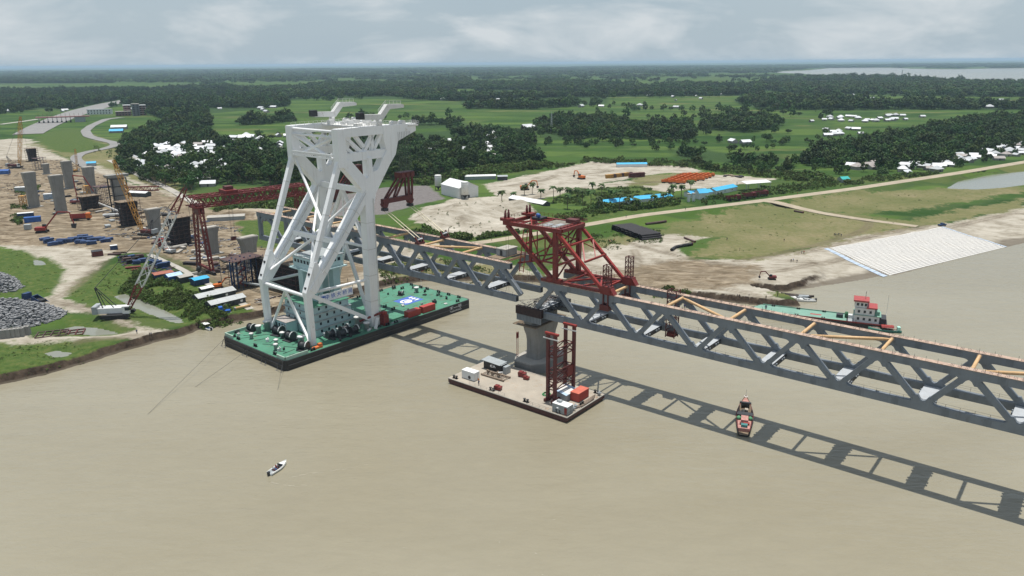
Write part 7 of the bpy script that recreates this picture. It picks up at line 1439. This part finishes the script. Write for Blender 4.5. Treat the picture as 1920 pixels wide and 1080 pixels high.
# scrub: hedges along the embankment, reeds on the bank, tufts on the fields
def scrub(name, poly, n, smin, smax, tall=1.0, z=3.0, clump=.45):
    W = W2(poly, z); lo, hi = W.min(0), W.max(0); g = lo+(hi-lo)*rng.random((n*4, 2)); ok = (sdist(g, W) > 0); g = g[ok]; g = g[vnoise(g, 6, 12) > clump][:n]; s = rng.uniform(smin, smax, len(g)); s = s*(.6+.8*vnoise(g, 9, 3)); return np.column_stack([g, gzv(g)-.15]), np.column_stack([s, s, s*tall])
acc = [scrub('reeds', [(225, 545), (260, 505), (330, 535), (400, 565), (440, 585), (470, 598), (430, 606), (398, 612), (360, 598), (300, 572)], 1700, .4, .95, 1.4, clump=.36), scrub('h', [(700, 445), (790, 432), (880, 446), (970, 440), (1000, 424), (1010, 430), (960, 446), (880, 454), (780, 448)], 1500, .5, 1.3, 1.4, clump=.3), scrub('h', [(1010, 425), (1060, 405), (1120, 390), (1270, 376), (1275, 384), (1130, 400), (1020, 430)], 1100, .7, 1.7, 1.3, 3.5, .3),
       scrub('h', [(1300, 377), (1440, 352), (1560, 340), (1760, 322), (1760, 330), (1560, 350), (1440, 366), (1320, 384)], 1100, .7, 1.7, 1.2, 3.5, .35), scrub('h', [(1020, 318), (1110, 300), (1290, 306), (1480, 328), (1560, 336), (1560, 344), (1470, 338), (1290, 315), (1110, 305)], 1300, .9, 2.2, 1.2, clump=.35), scrub('h', [(400, 400), (420, 372), (560, 352), (600, 370), (560, 392), (440, 398)], 800, .6, 1.6, 1.2), scrub('h', [(740, 342), (830, 336), (900, 318), (1020, 305), (1060, 310), (900, 332), (800, 348)], 1300, .8, 2.2, 1.3, clump=.35),
       scrub('g', [(-60, 640), (150, 640), (215, 640), (120, 686), (-60, 720)], 260, .15, .35, .8), scrub('g', [(-60, 470), (40, 470), (110, 500), (100, 550), (-60, 556)], 200, .12, .3, .8), scrub('g', [(130, 552), (220, 495), (300, 492), (240, 545), (150, 566)], 260, .15, .4, .8), scrub('g', [(1060, 478), (1230, 430), (1440, 384), (1700, 414), (1500, 474), (1300, 484)], 260, .2, .5, .6, 3, .5), scrub('g', [(1440, 384), (1780, 352), (1920, 346), (1720, 398)], 160, .2, .5, .6, 3, .5), scrub('g', [(780, 420), (860, 385), (960, 378), (980, 410), (880, 440)], 70, .25, .6, 1.0, 5, .55),
       scrub('g', [(700, 500), (800, 480), (1000, 522), (900, 527), (720, 526)], 420, .3, 1.0, 1.1), scrub('g', [(1200, 546), (1260, 540), (1410, 566), (1340, 568)], 500, .3, .8, 1.1), scrub('h', [(20, 385), (50, 388), (40, 425), (20, 420)], 260, .5, 1.2, 1.2), scrub('h', [(30, 355), (75, 350), (65, 365), (30, 366)], 160, .5, 1.2, 1), scrub('g', [(1440, 545), (1500, 540), (1560, 534), (1480, 548)], 120, .3, .6, 1), scrub('h', [(175, 270), (260, 300), (330, 340), (340, 352), (250, 315), (170, 285)], 420, .5, 1.4, 1), scrub('h', [(1030, 380), (1080, 358), (1200, 350), (1250, 364), (1110, 388)], 900, .4, 1.1, 1, clump=.4), scrub('g', [(1100, 440), (1160, 432), (1250, 425), (1240, 460), (1140, 470)], 420, .2, .6, 1.1)]
scatter('scrub_and_reeds', np.vstack([a for a, _ in acc]), np.vstack([s for _, s in acc]), SHC, 4)
# palms
def palm_mesh(seed, h_):
    r = random.Random(seed); tb = MB(); lx = r.uniform(-.5, .5)
    for k in range(4): tb.tube((lx*(k/4)**2, 0, h_*k/4-.3*(k == 0)), (lx*((k+1)/4)**2, 0, h_*(k+1)/4), .22-.03*k, .2-.03*k, n=7, cap=False)
    cb3 = MB()
    for i in range(21):
        a = 2*pi*i/21+r.uniform(-.2, .2); e = r.uniform(-.15, .9); L = r.uniform(2.3, 3.1); prev = None
        for k in range(6):
            f = k/5; x = L*f*cos(e*.6); z = h_+L*(f*sin(e)*.9-f*f*(.55+.35*(1-e))); w_ = .75*math.sin(pi*min(.97, .12+f*.85)); c = Vector((lx+cos(a)*x, sin(a)*x, z)); sd2 = Vector((-sin(a), cos(a), 0)); row = (c+sd2*w_-Vector((0, 0, w_*.5)), c, c-sd2*w_-Vector((0, 0, w_*.5)))
            if prev: cb3.add([*prev, *row], [(0, 1, 4, 3), (1, 2, 5, 4)])
            prev = row
    return tb.mesh('trunk', BARK), cb3.mesh('fronds', PALM)
PM = [palm_mesh(k, h_) for k, h_ in enumerate((6.5, 7.5, 5.5, 8.5))]
for x, y in ((941, 381), (962, 376), (983, 366), (998, 364), (1014, 372), (1038, 380), (1050, 370), (1064, 392), (1067, 373), (1083, 370), (1108, 391), (1122, 394), (1128, 371), (1143, 372), (1149, 385), (1158, 377), (1161, 394), (1175, 391), (1181, 387), (1194, 392), (1226, 388), (1244, 379), (1256, 377), (1262, 372), (1277, 371), (1294, 368), (1110, 362), (1092, 381)):
    tm, fm = random.choice(PM); T = thing('palm_tree', 'palm tree in the garden of the blue-roofed barracks' if x > 1010 else 'palm tree beside the white barrel-roofed store', 'palm tree', gp(x, y), random.uniform(0, 6), 'palms in the barrack garden' if x > 1010 else 'palms beside the white store'); s = random.uniform(1.05, 1.45); T.scale = (s, s, s); inst('trunk', tm, T); inst('fronds', fm, T)
# ------------------------------------------------------------------ people
SKIN = mat('skin', (.2, .11, .07), .6, .1, 3); HAIR = mat('hair', (.015, .012, .01), .6, .1, 3)
CL = {n: mat('cloth '+n, c, .85, .12, 4) for n, c in dict(navy=(.03, .05, .14), black=(.02, .02, .022), white=(.65, .65, .62), red=(.4, .05, .04), khaki=(.25, .2, .12), blue=(.1, .22, .45), orange=(.6, .2, .04)).items()}
def body(pose):
    if pose == 'stand': J = dict(pel=(0, 0, .95), che=(0, .0, 1.32), nec=(.01, 0, 1.5), hed=(.03, 0, 1.66), ls=(0, .19, 1.42), le=(-.02, .27, 1.12), lh=(.06, .27, .86), rs=(0, -.19, 1.42), re=(-.02, -.27, 1.12), rh=(.08, -.26, .87), lp=(0, .1, .9), lk=(.02, .11, .5), la=(-.02, .12, .08), lt=(.14, .14, .04), rp=(0, -.1, .9), rk=(.06, -.11, .5), ra=(.02, -.13, .08), rt=(.18, -.15, .04))
    elif pose == 'walk': J = dict(pel=(0, 0, .93), che=(.03, 0, 1.3), nec=(.05, 0, 1.48), hed=(.08, 0, 1.63), ls=(.02, .19, 1.4), le=(-.14, .25, 1.14), lh=(-.12, .26, .9), rs=(.04, -.19, 1.4), re=(.14, -.25, 1.13), rh=(.3, -.24, .98), lp=(0, .1, .88), lk=(.2, .1, .52), la=(.26, .1, .09), lt=(.4, .11, .06), rp=(0, -.1, .88), rk=(-.06, -.1, .48), ra=(-.32, -.1, .16), rt=(-.2, -.11, .05))
    else: J = dict(pel=(0, 0, .45), che=(.02, 0, .82), nec=(.04, 0, 1.0), hed=(.07, 0, 1.15), ls=(.02, .19, .92), le=(.08, .26, .66), lh=(.3, .2, .58), rs=(.02, -.19, .92), re=(.08, -.26, .66), rh=(.3, -.2, .58), lp=(0, .1, .43), lk=(.42, .13, .46), la=(.44, .13, .08), lt=(.58, .14, .04), rp=(0, -.1, .43), rk=(.42, -.13, .46), ra=(.44, -.13, .08), rt=(.58, -.14, .04))
    ks = list(J); E_ = [('pel', 'che'), ('che', 'nec'), ('nec', 'hed'), ('che', 'ls'), ('ls', 'le'), ('le', 'lh'), ('che', 'rs'), ('rs', 're'), ('re', 'rh'), ('pel', 'lp'), ('lp', 'lk'), ('lk', 'la'), ('la', 'lt'), ('pel', 'rp'), ('rp', 'rk'), ('rk', 'ra'), ('ra', 'rt')]
    rad = dict(pel=.15, che=.16, nec=.06, hed=.11, ls=.075, le=.05, lh=.045, rs=.075, re=.05, rh=.045, lp=.1, lk=.07, la=.05, lt=.04, rp=.1, rk=.07, ra=.05, rt=.04)
    m = bpy.data.meshes.new('b'); m.from_pydata([J[k] for k in ks], [(ks.index(a), ks.index(c)) for a, c in E_], []); o = bpy.data.objects.new('b', m); COL.objects.link(o); o.modifiers.new('s', 'SKIN'); sv = m.skin_vertices[0].data
    for i, k in enumerate(ks): sv[i].radius = (rad[k],)*2; sv[i].use_root = (k == 'pel')
    o.modifiers.new('u', 'SUBSURF').levels = 1; dg = bpy.context.evaluated_depsgraph_get(); dg.update(); r = bpy.data.meshes.new_from_object(o.evaluated_get(dg)); bpy.data.objects.remove(o); return r, J
BODIES = {k: body(k) for k in ('stand', 'walk', 'sit')}
def person(label, p, rz, pose='stand', shirt='navy', pants='black', group=None, s=1.0):
    me0, J = BODIES[pose]; m = me0.copy(); m.materials.clear()
    for q in (SKIN, CL[shirt], CL[pants], HAIR): m.materials.append(q)
    hz, pz = J['nec'][2], J['pel'][2]
    for f in m.polygons:
        c = f.center; arm = abs(c.y) > .215 and c.z > J['lh'][2]-.1
        f.material_index = 3 if c.z > J['hed'][2]+.05 else 0 if c.z > hz-.02 or (abs(c.y) > .17 and abs(c.z-J['lh'][2]) < .12 and pose != 'sit') else 1 if (c.z > pz-.02 and not (pose == 'sit' and c.x > .16 and c.z < .55)) or arm else 2; f.use_smooth = True
    o = inst('person', m, None, p, rz); o.scale = (s, s, s); return tag(o, label, 'person', group)
crowd = [((1382, 558), 'stand', 'navy', 'standing on the sand spit near the vessel bow'), ((1386, 559), 'stand', 'black', 'standing on the sand spit near the vessel bow'), ((1401, 559), 'walk', 'khaki', 'walking on the sand spit near the vessel bow'), ((1404, 558), 'stand', 'black', 'standing on the sand spit near the vessel bow'), ((1436, 561), 'stand', 'khaki', 'standing on the sand spit beside the moored boats'), ((1458, 556), 'stand', 'black', 'standing at the stern of the long dark boats'),
 ((913, 444), 'walk', 'khaki', 'walking on the embankment road behind the hanging span'), ((922, 452), 'stand', 'black', 'standing on the embankment road behind the hanging span'), ((1174, 408), 'walk', 'navy', 'walking on the embankment road behind the pipe stack'), ((1285, 394), 'walk', 'black', 'walking on the embankment road near the gate'), ((1495, 365), 'walk', 'red', 'walking on the embankment road past the branch road'), ((1387, 470), 'stand', 'black', 'standing alone on the grass above the foreshore'), ((1363, 451), 'stand', 'black', 'standing alone on the grass near the dredge pipe'),
 ((257, 626), 'stand', 'navy', 'standing on the bank track below the crawler crane'), ((281, 631), 'stand', 'black', 'standing in a pair on the bank track'), ((284, 631), 'stand', 'navy', 'standing in a pair on the bank track'), ((652, 528), 'stand', 'black', 'standing on the bank behind the white crane'), ((1470, 453), 'walk', 'black', 'walking along the grassy bank'), ((1503, 476), 'stand', 'navy', 'standing in a group on the pale foreshore'), ((1507, 476), 'stand', 'red', 'standing in a group on the pale foreshore'), ((1483, 492), 'stand', 'black', 'standing around the white patch on the foreshore'), ((1487, 491), 'stand', 'blue', 'standing around the white patch on the foreshore'), ((1494, 493), 'walk', 'black', 'walking near the white patch on the foreshore')]
grp_n = {}
for (x, y), pose, sh_, where in crowd: person('person in %s top %s' % ({'navy': 'dark blue', 'black': 'black', 'khaki': 'khaki', 'red': 'red', 'blue': 'light blue'}[sh_], where), gp(x, y), random.uniform(0, 6), pose, sh_, 'black', 'people around the site', 1.05)
for k in range(5): person('dark-clothed person crouched together with others beside the pipe stack', gp(1141+2.6*k, 454+random.uniform(-1, 1)), random.uniform(0, 6), 'sit' if k % 2 else 'stand', ('black', 'red', 'navy')[k % 3], 'black', 'people gathered by the pipe stack', 1.05)
for k in range(6): person('dark-clothed person in the close group on the grass above the revetment', gp(1564+2.6*k, 443+random.uniform(-1, 1)), random.uniform(0, 6), 'stand', ('black', 'navy')[k % 2], 'black', 'people gathered above the revetment', 1.05)
person('person in orange vest standing on the barge deck near the generator', QB(-4.4, -28.4), 1, 'stand', 'orange', 'navy', 'people around the site'); person('person in dark blue standing at the barge edge near the generator', QB(-3.2, -29.6), 2.4, 'stand', 'navy', 'black', 'people around the site')
p, q = G(505.5, 891), G(537, 869); a = boat_angle((505.5, 891), (537, 869)); mid = Vector(((p[0]+q[0])/2, (p[1]+q[1])/2, 0)); fx = Vector((cos(a), sin(a), 0)); fy = Vector((-sin(a), cos(a), 0))
for (x, y, sh_, lab) in ((-.25, .45, 'red', 'person in red top sitting in the speedboat, behind the windscreen'), (-.25, -.45, 'black', 'person in black top sitting in the speedboat, behind the windscreen'), (-1.35, -.4, 'blue', 'person in light blue top sitting in the speedboat, by the motor'), (-1.35, .4, 'white', 'person in white top sitting in the speedboat, by the motor')): person(lab, mid+fx*x*.95+fy*y+Vector((0, 0, .18)), a, 'sit', sh_, 'navy', 'people in the speedboat')
for (s_, t_, lab) in ((52, -6.2, 'person in navy standing on the near chord of the fixed span'), (70, 6.2, 'person in navy standing on the far chord of the fixed span')): person(lab, BP(s_, t_, ZB+HT+1.06), 1, 'stand', 'navy', 'black', 'people around the site')
# ------------------------------------------------------------------ haze: even air over the whole plain
hv_ = bpy.data.materials.new('hazy air'); hv_.use_nodes = True; t = hv_.node_tree; t.nodes.remove(t.nodes['Principled BSDF']); pv = nd(t, 'ShaderNodeVolumePrincipled'); pv.inputs['Color'].default_value = (.6, .82, 1.0, 1); pv.inputs['Density'].default_value = 5.5e-5; pv.inputs['Anisotropy'].default_value = .0; t.links.new(pv.outputs[0], t.nodes['Material Output'].inputs['Volume'])
b = MB(); b.span((-46000, -2500, -8), (46000, 61000, 112)); hz = b.build('haze', hv_); tag(hz, kind='stuff')
